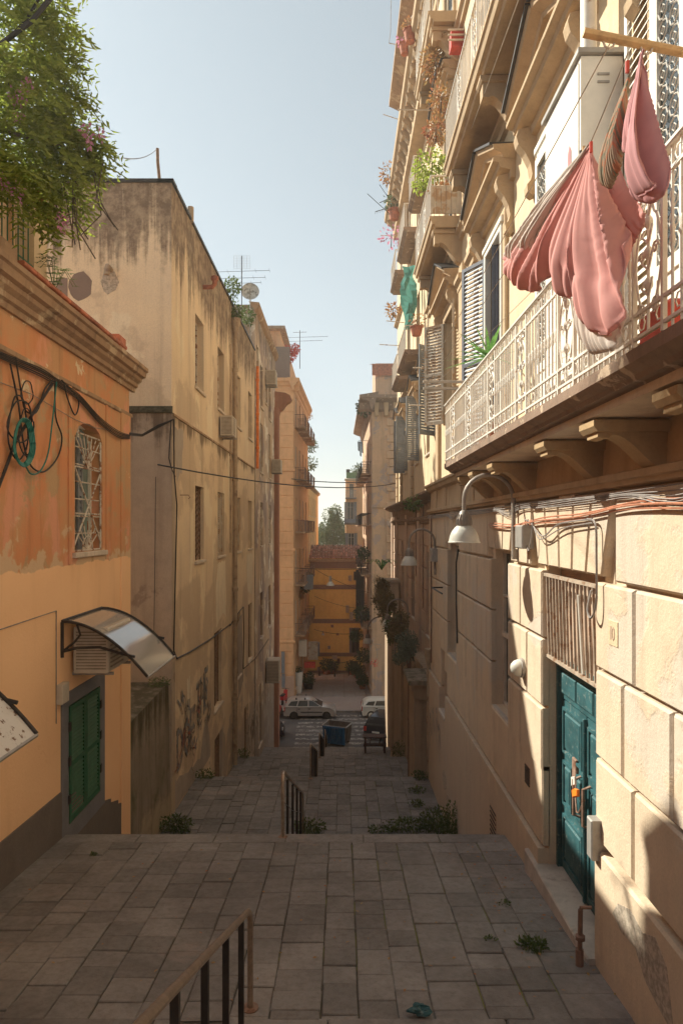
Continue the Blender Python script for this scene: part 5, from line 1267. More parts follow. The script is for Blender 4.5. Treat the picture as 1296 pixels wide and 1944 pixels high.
for (y0, y1, z, lb) in ((24.4, 26.4, 12.3, 'first of the small third floor balconies on the palazzo wing'), (28.1, 31.6, 12.35, 'small third floor balcony with red flowers over its rail'), (32.8, 35.8, 12.35, 'farthest third floor balcony of the palazzo wing'),
                       (27.7, 31.6, 7.2, 'second floor balcony with terracotta pots and empty clothes rods'), (32.0, 35.0, 7.1, 'farthest second floor balcony of the palazzo wing')):
    balcony(FW, y0, y1, z, .80, lb, cons=(), slab='r_trim_dark', deep=.2)

# ------------------------------------------------------------ across the road
random.seed(77)
ap = thing('apricot_building', (-8, 67, -14), 'tall apricot corner building across the road with banded corner and balconies', 'building')
def FDt(y): return -4.0 + (y - 57) * .6 / 21
FD_ = Fr((-4.0, 57, 0), (.6, 21, 0), (21, -.6, 0)); Ld = 15.0
do = []
lev = [(-13.9, -10.9), (-9.2, -6.4), (-4.9, -2.0), (-.4, 2.5), (4.1, 7.0), (8.6, 11.2)]
for a_, b_ in lev:
    for k in range(4): u = 1.7 + k * 3.5; do.append((u, u + 1.3, a_, b_))
m = MB(); wall(m, FD_, 0, Ld, -18.5, 12.0, do, depth=.25); m.quad((-4, 57, -15), (-45, 57, -15), (-45, 57, 12), (-4, 57, 12)); m.quad((-4, 57, 12), (-45, 57, 12), (-45, 72, 12), (-3.54, 72, 12)); m.quad((-45, 72, -18), (-3.54, 72, -18), (-3.54, 72, 12), (-45, 72, 12)); m.quad((-45, 57, -18), (-45, 72, -18), (-45, 72, 12), (-45, 57, 12)); m.build('wall', 'd_wall', ap)  # shell runs on unseen to the left, added to block sun from the road
F = FE(57); z = -12.4; k = 0
while z < 11.3:                                 # banded end wall, each course a slab
    h = .98; MB().cbox(F, -9, -4.02, z + .02, z + h - .02, -.01, .05, .02).build('band_course', 'd_wall', ap); z += h + .02
MB().cbox(F, -9.2, -3.96, -15.2, -12.45, -.02, .12, .03).build('base', 'pink_wall', ap)
m = MB(); m.prof(F, -9, -3.86, [(0, -9.75), (.12, -9.7), (.14, -9.55), (0, -9.5)]); m.prof(F, -9, -3.86, [(0, -2.05), (.1, -2.0), (.1, -1.85), (0, -1.8)]); m.prof(F, -9, -3.86, [(0, 4.6), (.1, 4.65), (.1, 4.8), (0, 4.85)]); m.build('string_course', 'd_wall', ap)
m = MB(); pr = [(0, 11.3), (.06, 11.35), (.1, 11.7), (.2, 11.75), (.3, 12.0), (.45, 12.1), (.5, 12.35), (-.5, 12.4)]
m.prof(F, -9, -3.5, pr); m.prof(FD_, -.45, Ld + .2, pr); m.build('cornice', 'd_wall', ap)
m = MB(); m.box(F, -9, -4.3, 12.35, 15.0, -.15, .15); m.build('terrace_wall', 'bare', ap)
m = MB(); m.box(WORLD, -12, -5.4, 60, 66, 12.4, 17.2); m.build('penthouse_wall', 'd_wall', ap)
m = MB(); m.box(WORLD, -12.3, -4.9, 59.2, 66.5, 17.2, 17.45); m.build('penthouse_roof', 'old_trim', ap)
m = MB(); m.add([Vector(q) for q in ((-5.6, 59, 12.4), (-4.5, 59, 12.4), (-4.5, 72.5, 12.4), (-5.6, 72.5, 12.4), (-5.6, 59, 16.6), (-4.62, 59, 15.2), (-4.62, 72.5, 15.2), (-5.6, 72.5, 16.6))], [(0, 3, 2, 1), (4, 5, 6, 7), (0, 1, 5, 4), (1, 2, 6, 5), (2, 3, 7, 6), (3, 0, 4, 7)]); m.build('mansard', 'd_wall', ap)
for i, o in enumerate(do): window(ap, FD_, *o, style='shut' if i % 3 else 'dark', rec=.18, sh='shutter_tan' if i % 2 else 'pale_trim')
dn = ('lowest', 'second lowest', 'middle', 'upper', 'topmost')
def dbal(F, u0, u1, zt, label, mat='rust', out=.85):
    t = thing('balcony', F.p((u0 + u1) / 2, zt, .3), label, 'balcony', 'iron balconies across the road')
    m = MB(); m.cbox(F, u0, u1, zt - .14, zt, 0, out, .02); m.build('slab', 'old_trim', t)
    m = MB(); q = u0 + .03
    while q < u1: m.tube([F.p(q, zt, out - .04), F.p(q, zt + .98, out - .04)], .013, 4); q += .16
    for q in (.1, .3, .5, .7): m.tube([F.p(u0 + .03, zt, q), F.p(u0 + .03, zt + .98, q)], .013, 4); m.tube([F.p(u1 - .03, zt, q), F.p(u1 - .03, zt + .98, q)], .013, 4)
    m.box(F, u0, u1, zt + .96, zt + 1.0, out - .07, out - .01); m.box(F, u0, u0 + .05, zt + .96, zt + 1.0, 0, out - .07); m.box(F, u1 - .05, u1, zt + .96, zt + 1.0, 0, out - .07)
    m.build('railing', mat, t); return t
nth = ('nearest', 'second', 'third', 'fourth', 'farthest')
for i, (a_, b_) in enumerate(lev[1:]):
    for k in range(4):
        u = 1.7 + k * 3.5
        dbal(FD_, u - .6, u + 1.9, a_ - .02, '%s balcony in the %s row on the apricot building' % (nth[k], dn[i]))
def shrub(c, r, n, mat, label, size=.1, name='potted_shrub', cat='plant', pot=None, squash=(1, 1, 1), group=None):
    c = Vector(c); t = thing(name, c - Vector((0, 0, r)), label, cat, group); m = MB(); leaves(m, c, r, n, size, squash=squash); m.build('foliage', mat, t, recalc=False)
    m = MB(); m.tube([c - Vector((0, 0, r * 1.0)), c + Vector((.02, 0, r * .3))], .02, 5); m.build('stem', 'bark', t)
    if pot:
        pr_, ph, pm = pot; m = MB(); m.lathe(c - Vector((0, 0, r + ph - .08)), [(pr_ * .7, 0), (pr_, ph * .92), (pr_ * 1.12, ph * .92), (pr_ * 1.12, ph), (pr_ * .9, ph), (pr_ * .85, ph * .85)], 12, cap=True); m.build('pot', pm, t, smooth=True)
    return t
def at(u, v, Y): return P(u, v, Y)
for (u, v, Y, r, n_, mt, lb) in ((547, 672, 59.5, .75, 380, 'flower_red', 'red bougainvillea on the terrace of the apricot building'), (556, 665, 60, .55, 260, 'flower_red', 'smaller red bougainvillea at the end of the same terrace'), (538, 678, 59.5, .7, 280, 'leaf_dry', 'dry creeper on the terrace wall left of the bougainvillea'),
      (588, 845, 74, .85, 420, 'leaf_tree', 'big green bush on the topmost balcony row, hanging over the street'), (590, 880, 76, .8, 360, 'leaf_tree', 'green creeper trailing below the topmost far balcony'), (583, 790, 78, .5, 150, 'leaf_dry', 'dry plants along the eave of the apricot building'),
      (585, 1095, 66, .45, 200, 'leaf_dark', 'dark plants in a window box over the lower balcony'), (578, 1115, 63.5, .5, 260, 'leaf_dark', 'dark creeper trailing down the lower balconies on the left'), (571, 1130, 62, .35, 140, 'leaf_dry', 'orange dry plants on the near low balcony'),
      (687, 1165, 62, .75, 520, 'leaf_dark', 'dark green creeper on the right balcony beside the yellow house'), (676, 1205, 63, .6, 340, 'leaf_dark', 'dark hanging creeper lower down on the right beside the yellow house'), (690, 1245, 62, .7, 420, 'leaf_dark', 'dark creeper above the brown doorway at the street end'),
      (690, 1050, 60, .5, 320, 'leaf_dark', 'green plant in the balcony planter on the quoined building')):
    shrub(at(u, v, Y), r, n_, mt, lb, size=.22, name='hanging_plant')
def ygp(u, v, Y, ex, h, label):
    pass

# ochre house farther along on the left
oh = thing('ochre_house', (-7, 88, -16), 'ochre house just visible beyond the apricot building', 'building')
Fo = Fr((-3.75, 75.6, 0), (.35, 24, 0), (24, -.35, 0)); oo = [(u, u + 1.2, z_, z_ + 2.3) for u in (2, 6, 10, 14, 18) for z_ in (-12, -7.5, -3, 1.3)]
m = MB(); wall(m, Fo, 0, 24, -18, 4.7, oo); m.quad((-3.75, 75.6, -18), (-12, 75.6, -18), (-12, 75.6, 4.7), (-3.75, 75.6, 4.7)); m.quad((-3.75, 75.6, 4.7), (-12, 75.6, 4.7), (-12, 99.4, 4.7), (-3.4, 99.4, 4.7)); m.build('wall', 'd_ochre', oh)
m = MB(); m.prof(Fo, 0, 24, [(0, 4.4), (.3, 4.6), (.3, 4.85), (-.3, 4.9)]); m.build('cornice', 'old_trim', oh)
for o in oo: window(oh, Fo, *o, style='shut', sh='pale_trim', rec=.15)

# yellow house closing the street
yh = thing('yellow_house', (-.5, 80, -17), 'yellow ochre house with brown bands and tiled roof closing the end of the street', 'house')
Fy = FE(78); s78 = 78 / 1296
def yy(u, v): return ((u - 648) * s78, (1000 - v) * s78)
def yrect(u0, v0, u1, v1): a_ = yy(u0, v1); b_ = yy(u1, v0); return (a_[0], b_[0], a_[1], b_[1])
yo = [yrect(671, 1085, 680, 1102), yrect(667, 1195, 682, 1245), yrect(664, 1255, 679, 1283)]
m = MB(); wall(m, Fy, -3.7, 4.5, -18, -3.6, yo, depth=.3); shell(m, -3.7, 4.5, 78, 90, -18, -3.6, skip=('S', 'T')); m.build('wall', 'yellow', yh)
for (a_, b_) in ((1110, 1118.5), (1175, 1183), (1239, 1246)):
    q = yrect(588, a_, 720, b_); MB().cbox(Fy, q[0], 4.5, q[2], q[3], 0, .06, .01).build('band', 'yellow_band', yh)
q = yrect(588, 1273, 720, 1290); MB().cbox(Fy, q[0], yo[2][0], q[2] - .6, q[3], 0, .05, .01).build('base_band', 'yellow_band', yh)
q = yrect(588, 1066, 720, 1079); MB().cbox(Fy, q[0], 4.5, q[2], q[3], 0, .12, .02).build('frieze', 'yellow_band', yh)
m = MB(); q = yrect(560, 1062, 720, 1067); m.prof(Fy, -3.7, 4.5, [(0, q[2]), (.35, q[2] + .05), (.5, q[3] - .05), (.5, q[3]), (0, q[3])]); m.build('gutter', 'pale_trim', yh)
# tiled roof: pan and barrel tiles in rows down the slope
za, zb_ = q[3] + .02, (1000 - 1036) * 84 / 1296
m = MB(); m.add([Vector(t) for t in ((-3.7, 77.5, za - .1), (4.6, 77.5, za - .1), (4.6, 84, zb_ - .1), (-3.7, 84, zb_ - .1), (4.6, 90, za - .6), (-3.7, 90, za - .6))], [(0, 1, 2, 3), (3, 2, 4, 5)]); m.build('roof', 'old_trim', yh)
tiles = []; sl = Vector((0, 6.5, zb_ - za)); sl_n = sl.normalized()
me_t = None
for i in range(28):
    for j in range(9):
        x = -3.55 + i * .295; p = Vector((x, 77.42, za + .04)) + sl * (j / 9); m = MB(); k = 5; vs = []
        for e, rr in ((0, .135), (1, .10)):
            for a_ in range(k): th = math.pi * a_ / (k - 1); vs.append(p + sl_n * (.80 * e) + Vector((-math.cos(th) * rr, 0, math.sin(th) * rr + (.05 if e == 0 else 0))))
        m.add(vs, [(a_, a_ + 1, k + a_ + 1, k + a_) for a_ in range(k - 1)] + [tuple(range(k))])
        m.build('roof_tile', 'tile_a', yh, recalc=False) if random.random() < 2 else None
for o, stl in zip(yo, ('dark', 'dark', 'none')): window(yh, Fy, *o, style=stl, rec=.2, sill=False, glass='void' if stl == 'none' else 'glass', frame='wood')
m = MB(); q = yrect(662, 1184, 685, 1196); m.cbox(Fy, yo[1][0] - .25, yo[1][0], yo[1][2], yo[1][3] + .2, 0, .04, .01); m.cbox(Fy, yo[1][0], yo[1][1], yo[1][3], yo[1][3] + .2, 0, .04, .01); m.build('window_surround', 'blue_grey', yh)
for (a_, lb) in (((661, 1092, 667, 1102), 'round fan air conditioner high on the yellow house'), ((656, 1149, 662, 1162), 'white narrow air conditioner halfway up the yellow house'), ((663, 1162, 670, 1176), 'white appliance beside the creeper on the yellow house')):
    q = yrect(*a_); ac_unit(Fy, *q, .6, lb)
for (a_, mt, lb) in (((628, 1186, 633, 1191), 'yellow_band', 'upper small vent in the third storey of the yellow house'), ((638, 1202, 643, 1206), 'yellow_band', 'lower small vent in the third storey of the yellow house'), ((639.5, 1250, 645, 1260), 'wood', 'little dark plaque window near street level of the yellow house'), ((602, 1266, 608, 1273), 'grey_metal', 'grey meter cover low on the yellow house'), ((630, 1244, 640, 1252), 'pale_trim', 'pale marble street plaque on the yellow house'), ((622, 1226, 627, 1232), 'grey_metal', 'small grey box on the yellow house')):
    q = yrect(*a_); m = MB(); m.cbox(Fy, *q, 0, .07, .015); one(m, 'wall_box', mt, lb, 'wall box')

# quoined building across the road, right
qb = thing('quoined_building', (7, 67, -14), 'peeling building with quoined corner and iron balconies across the road on the right', 'building')
Fq = Fr((2.55, 57, 0), (-.15, 21, 0), (-21, -.15, 0)); qo = []
for a_, b_ in ((-13.9, -11), (-8.6, -5.7), (-4.1, -1.2), (.2, 3.1), (4.6, 7.3)):
    for k in range(4): u = 2.2 + k * 4.9; qo.append((u, u + 1.3, a_, b_))
m = MB(); wall(m, Fq, 0, 21, -18.5, 10.4, qo); m.quad((2.55, 57, -15), (14, 57, -15), (14, 57, 10.4), (2.55, 57, 10.4)); m.quad((2.55, 57, 10.4), (14, 57, 10.4), (14, 78, 10.4), (2.4, 78, 10.4)); m.build('wall', 'e_wall', qb)
z = -9.5; i = 0
while z < 9.6:
    MB().cbox(FE(57), 4.0 if i % 2 else 3.75, 6.6, z + .03, z + .64, 0, .14, .04).build('quoin', 'e_wall', qb); z += .68; i += 1
    if 2 <= z <= 2.4: z += .2
m = MB(); m.box(FE(57), 2.5, 14, 1.6, 1.85, -.05, .16); m.build('string_course', 'e_wall', qb)
m = MB(); pr = [(0, 9.6), (.2, 9.8), (.3, 10.3), (.75, 10.45), (1.05, 10.6), (1.05, 10.85), (-.5, 11.1)]
m.prof(FE(57), 1.5, 14, pr); m.prof(Fq, -1, 21, pr); m.build('eave', 'r_trim_dark', qb)
for k in range(5): MB().prism(FE(57), [(2.75 + k * .8, 9.2), (3.05 + k * .8, 9.2), (3.1 + k * .8, 10.3), (2.7 + k * .8, 10.3)], 0, .5, .03).build('eave_bracket', 'r_trim', qb)
m = MB(); m.box(WORLD, 2.9, 14, 58.5, 64, 11, 14.0); m.build('attic_wall', 'e_wall', qb)
m = MB()
m.add([Vector(t) for t in ((2.6, 58.2, 13.9), (14, 58.2, 13.9), (14, 64, 15.2), (2.6, 64, 15.2), (2.6, 58.2, 12.9), (14, 58.2, 12.9))], [(0, 1, 2, 3), (4, 5, 1, 0)]); m.build('attic_roof', 'terracotta', qb)
for i, o in enumerate(qo): window(qb, Fq, *o, style='shut' if i % 2 else 'dark', rec=.18, sh='wood')
for i, z in enumerate((-8.6, -4.1, .2, 4.6)):
    for k in range(4):
        u = 2.2 + k * 4.9
        dbal(Fq, u - .7, u + 2.0, z - .02, '%s balcony in the %s row on the quoined building' % (nth[k], ('lowest', 'second', 'third', 'topmost')[i]), mat='iron')
m = MB(); q = at(678, 838, 62)
m.tube([q + Vector((.1, 0, .1)), q + Vector((1.0, 0, .05))], .02, 4); one(m, 'drying_rod', 'iron', 'iron drying rod with dark clothes on the quoined building', 'rod')
for k in range(3):
    m = MB(); c = q + Vector((.1 + .17 * k, 0, 0)); h = (.9, 1.4, 1.1)[k]
    m.add([c + Vector((-.07, 0, 0)), c + Vector((.08, .03, 0)), c + Vector((.10, 0, -h)), c + Vector((-.03, .04, -h * .92)), c + Vector((0, -.05, -h * .5))], [(0, 1, 4), (1, 2, 4), (2, 3, 4), (3, 0, 4)]); one(m, 'hanging_garment', 'cable', ('first', 'longest', 'third')[k] + ' black garment hanging on the rod of the quoined building', 'garment', recalc=False)
# brown tall screen beside the yellow house
m = MB(); m.box(Fq, 16, 16.05, -9.6, -4.6, 0, .9); m.box(Fq, 15, 17, -9.7, -9.6, 0, .9); one(m, 'balcony_screen', 'plastic', 'dark brown balcony screen right of the yellow house', 'screen')

# cream tower house and the trees beyond, hill
th = thing('cream_tower_house', (3.5, 97, -5), 'cream house with roof terrace and grey shutters rising beyond the tiled roof', 'building')
Fg = FE(95); s95 = 95 / 1296
def gg(u, v): return ((u - 648) * s95, (1000 - v) * s95)
def grect(u0, v0, u1, v1): a_ = gg(u0, v1); b_ = gg(u1, v0); return (a_[0], b_[0], a_[1], b_[1])
go = [grect(663, 918, 671, 945), grect(659, 953, 671, 986), grect(661, 1012, 672, 1040)]
m = MB(); wall(m, Fg, gg(656, 0)[0], 6, -14, gg(0, 909)[1], go, depth=.25); shell(m, gg(656, 0)[0], 6, 95, 104, -14, gg(0, 909)[1], skip=('S',)); m.build('wall', 'd_wall', th)
m = MB(); z = gg(0, 909)[1]; m.prof(Fg, gg(654, 0)[0], 6, [(0, z - .3), (.3, z - .1), (.3, z), (-.2, z + .1)]); m.build('cornice', 'pale_trim', th)
m = MB(); m.box(Fg, gg(657, 0)[0], 6, z + .1, z + .9, -.2, -.05); m.build('terrace_parapet', 'leaf_tree' if False else 'green_parapet', th)
m = MB(); z = gg(0, 992)[1]; m.prof(Fg, gg(653, 0)[0], 6, [(0, z - .3), (.35, z - .1), (.35, z), (0, z + .5)]); m.build('string_course', 'blue_grey', th)
for o in go: window(th, Fg, *o, style='none', rec=.15, frame='pale_trim', sill=False); 
for o in (go[2], go[1]):
    for q in ((o[0] - .42, o[0]), (o[1], o[1] + .42)): m = MB(); louvre(m, Fg, q[0], q[1], o[2], o[3], .0, .04, pitch=.12); m.build('shutter', 'shutter_grey', th)
z = go[0][2]; m = MB(); m.cbox(Fg, gg(655, 0)[0], gg(676, 0)[0], z - .15, z, 0, .9, .02); m.build('balcony_slab', 'blue_grey', th)
m = MB()
for k in range(14): m.tube([Fg.p(gg(655.5 + k * 1.5, 0)[0], z, .85), Fg.p(gg(655.5 + k * 1.5, 0)[0], z + 1, .85)], .016, 4)
m.box(Fg, gg(655, 0)[0], gg(676, 0)[0], z + .98, z + 1.03, .82, .88); m.build('balcony_rail', 'grey_metal', th)
m = MB(); q = grect(657, 890, 664, 900); m.box(Fg, *q, -.8, -.7); one(m, 'terrace_windbreak', 'cable', 'dark windbreak panel on the cream house terrace', 'screen')
shrub(at(676, 893, 96), .8, 220, 'leaf_tree', 'bushy plants on the roof terrace of the cream house', size=.25, name='terrace_shrub'); shrub(at(683, 890, 96), .8, 220, 'leaf_dark', 'darker bush at the right end of the same roof terrace', size=.25, name='terrace_shrub')
def tree(u, v, Y, r, label, n=2600, sq=(1, 1, 1.15)):
    c = at(u, v, Y); t = thing('plane_tree', (c.x, c.y, -19), label, 'tree', 'trees beyond the yellow house')
    m = MB(); m.tube([(c.x, c.y, -19), (c.x + .1, c.y, -8), (c.x, c.y, c.z - r * .4), (c.x - .1, c.y, c.z + r * .6)], .32, 8, r1=.06)
    for k in range(7): a_ = k * .9; b0 = Vector((c.x, c.y, c.z - r * .6 + k * .2)); m.tube([b0, b0 + Vector((math.cos(a_), math.sin(a_), .9)) * r * .6], .08, 5, r1=.02)
    m.build('trunk', 'bark', t, smooth=True); m = MB()
    for k in range(34):
        d = Vector((random.gauss(0, 1), random.gauss(0, 1), random.gauss(0, 1))).normalized(); q = c + Vector((d.x * sq[0], d.y, d.z * sq[2])) * r * random.uniform(.3, .88)
        leaves(m, q, r * random.uniform(.2, .36), n // 34, size=.30, hollow=.35, droop=.1)
    m.build('crown', 'leaf_tree', t, recalc=False)
tree(634, 1008, 112, 3.4, 'tall green plane tree rising behind the tiled roof', 7800, (.82, 1, 1.2)); tree(606, 1022, 118, 1.9, 'smaller tree at the left behind the tiled roof', 2400); tree(655, 1010, 122, 2.2, 'tree half hidden by the cream house', 2400)
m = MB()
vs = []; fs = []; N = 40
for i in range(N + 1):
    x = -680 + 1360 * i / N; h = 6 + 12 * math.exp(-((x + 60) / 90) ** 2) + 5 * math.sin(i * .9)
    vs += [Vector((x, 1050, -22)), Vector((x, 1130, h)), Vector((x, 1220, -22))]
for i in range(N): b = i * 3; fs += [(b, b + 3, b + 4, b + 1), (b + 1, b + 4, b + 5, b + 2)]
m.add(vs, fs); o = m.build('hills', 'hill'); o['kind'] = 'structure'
m = MB(); m.box(WORLD, -60, -7, 115, 130, -22, .6); m.prof(FE(115), -60, -7, [(0, .3), (.3, .5), (.3, .7), (0, .8)]); one(m, 'far_house', 'pink_wall', 'low distant house left of the trees at the street end', 'house')
aerial(at(569, 700, 64), 3.6, 'aerial above the penthouse of the apricot building', ys=((.95, 1.2), (.82, 5.2), (.72, 4.2)), grid=False, r=.022)
aerial(at(590, 960, 88), 3.6, 'small far aerial above the ochre house', ys=((.95, 1.4), (.85, 4.0)), grid=False, r=.022)

# ------------------------------------------------------------ handrails on the stairs
def handrail(y0, y1, label, n=5, h0=.98, back=None, x=-.91):
    t = thing('handrail', (-.91, y0, gz(y0)), label, 'handrail', 'steel handrails down the middle of the stairs')
    za, zb_ = gz(y0) + h0, gz(y1) + h0
    if back: zb_ = gz(y1) + .90; za = zb_ + .42 * (y1 - y0)
    m = MB(); pts = [(x, y0 - .02, gz(y0)), (x, y0 - .02, za - .12), (x, y0 + .03, za - .02), (x, y0 + .12, za + .01 - (za - zb_) * .01)] if back is None else [(x, y0, za)]
    pts += [(x, y1 - .14, zb_ + (za - zb_) * .14 / (y1 - y0)), (x, y1 - .04, zb_ - .02), (x, y1, zb_ - .12), (x, y1, gz(y1) + .002)]
    m.tube(pts, .027, 9); m.build('rail', 'steel', t, smooth=True)
    if back is None: m = MB(); m.lathe((x, y0 - .02, gz(y0)), [(.075, 0), (.075, .01), (.03, .016)], 14); m.build('base_flange', 'rust', t, smooth=True)
    m = MB(); m.lathe((x, y1, gz(y1)), [(.075, 0), (.075, .01), (.03, .016)], 14); m.build('base_flange', 'rust', t, smooth=True)
    for i in range(n):
        y = y0 + (y1 - y0) * (i + .75) / (n + .5); zt = za + (zb_ - za) * (y - y0) / (y1 - y0); m = MB(); m.box(WORLD, x - .022, x + .022, y - .022, y + .022, gz(y) - .06, zt - .015); m.build('baluster', 'iron', t)
    return t
handrail(.6, 6.22, 'nearest steel handrail entering from the bottom left of the picture', n=7, back=1, x=-.83)
handrail(10.62, 16.1, 'steel handrail with wire tied across, second from the camera', n=4)
handrail(20.15, 25.6, 'third steel handrail down the stairs', n=4)
handrail(28.25, 35.5, 'fourth steel handrail down the stairs', n=6)
handrail(37.6, 42.4, 'farthest steel handrail, just left of the blue skip', n=5)
cable([(-.91, 10.9, gz(11) + .55), (-.89, 12.5, gz(12.5) + .45), (-.91, 15.4, gz(15.4) + .55)], .008, 'cable', 'dark wire tied along the second handrail', k=4)

# ------------------------------------------------------------ street lamps
def street_lamp(Y, head_x, wx, ztop, rise, label, s=1.0):
    t = thing('street_lamp', (wx, Y, ztop - 1.1 * s), label, 'street lamp', 'gooseneck street lamps on the palazzo wall')
    r = (wx - head_x) / 2; cx = (wx + head_x) / 2; m = MB()
    pts = [(wx, Y, ztop - rise), (wx, Y, ztop - r)] + [(cx + r * math.cos(math.pi * i / 12), Y, ztop - r + r * math.sin(math.pi * i / 12)) for i in range(1, 12)] + [(head_x, Y, ztop - r), (head_x, Y, ztop - r - .18)]
    m.tube(pts, .032, 9); m.build('arm', 'lamp_grey', t, smooth=True)
    zc = ztop - r - .18
    m = MB(); m.lathe((head_x, Y, zc), [(.035, .02), (.06, 0), (.085, -.06), (.105, -.10), (.11, -.20), (.09, -.22)], 16); m.build('ribbed_cap', 'lamp_grey', t, smooth=True)
    m = MB()
    for k in range(16):
        a_ = k * math.pi / 8; m.tube([(head_x + .08 * math.cos(a_), Y + .08 * math.sin(a_), zc - .04), (head_x + .112 * math.cos(a_), Y + .112 * math.sin(a_), zc - .12), (head_x + .117 * math.cos(a_), Y + .117 * math.sin(a_), zc - .20)], .007, 3)
    o = m.build('rib', 'lamp_grey', t); o['kind'] = 'stuff'
    m = MB(); m.lathe((head_x, Y, zc - .21), [(.09, .01), (.13, -.02), (.18, -.08), (.21, -.15), (.225, -.23), (.235, -.235), (.235, -.25), (.215, -.25), (.20, -.16), (.12, -.05), (.02, -.02)], 20, cap=False); m.build('shade', 'enamel', t, smooth=True)
    m = MB(); m.lathe((head_x, Y, zc - .26), [(.05, .12), (.09, .05), (.085, -.02), (.04, -.05)], 10); m.build('bulb', 'clear_lens', t, smooth=True)
    m = MB(); m.cbox(FRt(wx + .03), Y - .04, Y + .04, ztop - rise - .05, ztop - rise + .1, -.06, .05, .01); m.cbox(FRt(wx + .03), Y - .04, Y + .04, ztop - r - .2, ztop - r - .12, -.06, .05, .01); o = m.build('wall_bracket', 'lamp_grey', t); o['kind'] = 'stuff'
    return t
street_lamp(10.1, 1.81, 2.54, .77, 1.2, 'nearest and largest street lamp with pale bell shade under the white balcony')
street_lamp(18.8, 1.86, 2.56, -.07, 1.2, 'second street lamp with pale bell shade further down the wall')
street_lamp(26.8, 1.80, 2.60, -2.85, 1.6, 'third street lamp with pale shade by the dry shrubs')
street_lamp(33.5, 1.28, 2.02 + .6, -4.4, 2.0, 'fourth street lamp, small and low near the road')
# lamps hung on wires between the houses
for (u, v, Y, s_, lb) in ((627, 1105, 60, 1.0, 'bell lamp hanging on a wire in front of the yellow house'), (613, 1203, 66, .45, 'small bare lamp hanging on a lower wire in front of the yellow house')):
    c = at(u, v, Y); t = thing('hanging_lamp', c, lb, 'hanging lamp'); m = MB(); m.lathe(c, [(.03, .55), (.10, .5), (.13, .2), (.14, .05)], 12); m.build('cap', 'lamp_grey', t, smooth=True)
    m = MB(); m.lathe(c, [(.14, .05), (.27, -.12), (.36, -.30), (.34, -.30), (.12, 0)], 14, cap=False); m.build('shade', 'enamel', t, smooth=True)
    if s_ < 1: t.scale = (s_, s_, s_)
# ------------------------------------------------------------ overhead wires
for (a_, b_, sag, r, lb) in ((PX(300, 882, -4.25), Vector((2.7, 34, P(745, 918, 34).z)), .35, .018, 'long black wire crossing the alley from the beige tenement'),
       (at(553, 909, 56), at(706, 915, 56), .15, .035, 'thick wire crossing between the buildings across the road'), (at(557, 1078, 58), at(700, 1079, 58), .1, .02, 'straight wire above the hanging bell lamp'),
       (at(597, 1080, 60), at(700, 1125, 60), .2, .018, 'wire carrying the bell lamp down to the right'), (at(596, 1195, 66), at(690, 1200, 66), .3, .02, 'sagging wire with the small lamp'), (at(598, 1250, 66), at(700, 1235, 66), .8, .02, 'deeply sagging wire at street level'),
       (at(597, 1132, 70), at(680, 1155, 70), .2, .015, 'thin wire across the middle of the yellow house')):
    cable(catenary(a_, b_, sag), r, 'cable', lb, name='overhead_wire', cat='wire', k=4)
cable([P(-20, 100, 8), P(60, 40, 8), P(110, -20, 8)], .03, 'cable', 'thick dark cable crossing the upper left corner over the wisteria', name='overhead_wire', cat='wire')
cable([P(-20, 112, 8.1), P(50, 38, 8.1), P(85, -20, 8.1)], .018, 'cable', 'thinner dark cable beside the thick one in the upper left corner', name='overhead_wire', cat='wire')
# cables and boxes on the right hand wall
m = MB(); random.seed(9)
for k in range(3):
    pts = []
    for i in range(16): y = 2.5 + i * .62; pts.append((2.56 - .02 * (k % 2), y, .20 - .16 * min(1, max(0, (y - 6) / 4)) + .016 * math.sin(i * 1.3 + k * .6) + .028 * k - .05))
    m.tube(S(pts), .010, 5)
one(m, 'cable_bundle', 'cable_orange', 'salmon coloured conduit cables along the wall above the teal door', 'cables', smooth=True)
m = MB()
for k in range(6):
    pts = [(2.55, 3 + i * .75, .32 - .014 * k + .012 * math.sin(i * .9 + k) - (.02 * k if i % 7 == 3 else 0)) for i in range(24)]; m.tube(S(pts, 3), .006, 4)
one(m, 'cable_bundle', 'cable_grey', 'thin grey and black wires running under the balcony moulding', 'cables')
m = MB()
m.tube(S([(2.55, 7.1, .08), (2.55, 6.87, .03), (2.55, 6.84, -.3), (2.54, 6.82, -.75), (2.52, 6.9, -.92), (2.53, 7.03, -.85), (2.55, 6.98, -.65)]), .012, 5)
m.tube(S([(2.55, 6.95, .08), (2.54, 8, .03), (2.53, 8.6, -.12), (2.55, 9.2, .05), (2.55, 9.5, .1)]), .010, 5)
m.tube(S([(2.55, 6.95, .04), (2.54, 7.9, -.02), (2.53, 8.7, -.16), (2.55, 9.1, .02)]), .008, 5)
m.tube(S([(2.55, 9.35, .1), (2.52, 9.3, -.2), (2.50, 9.12, -.32), (2.52, 9.05, -.1), (2.55, 9.1, .1)]), .010, 5)
one(m, 'cable_loop', 'cable_grey', 'looping grey cables draped over the door arch', 'cables', smooth=True)
m = MB(); m.cbox(FRt(2.6), 9.25, 9.62, -.30, .02, 0, .16, .015); one(m, 'electric_box', 'grey_metal', 'grey electric box right of the nearest street lamp', 'electric box')
m = MB(); m.cbox(FRt(2.6), 18.5, 18.9, -.95, -.6, 0, .16, .015); one(m, 'electric_box', 'grey_metal', 'grey box on the wall beside the second street lamp', 'electric box')
m = MB(); m.tube([(2.58, 15.1, -.5), (2.55, 15.2, -.8), (2.56, 15.25, -1.7), (2.58, 15.25, -2.6)], .02, 5); m.tube([(2.58, 17.4, -1.55), (2.3, 17.4, -1.55), (2.25, 15.3, -1.5)], .02, 5); one(m, 'wall_cable', 'cable', 'black cable drooping down the wall left of the nearest lamp', 'cable')
m = MB(); random.seed(4)
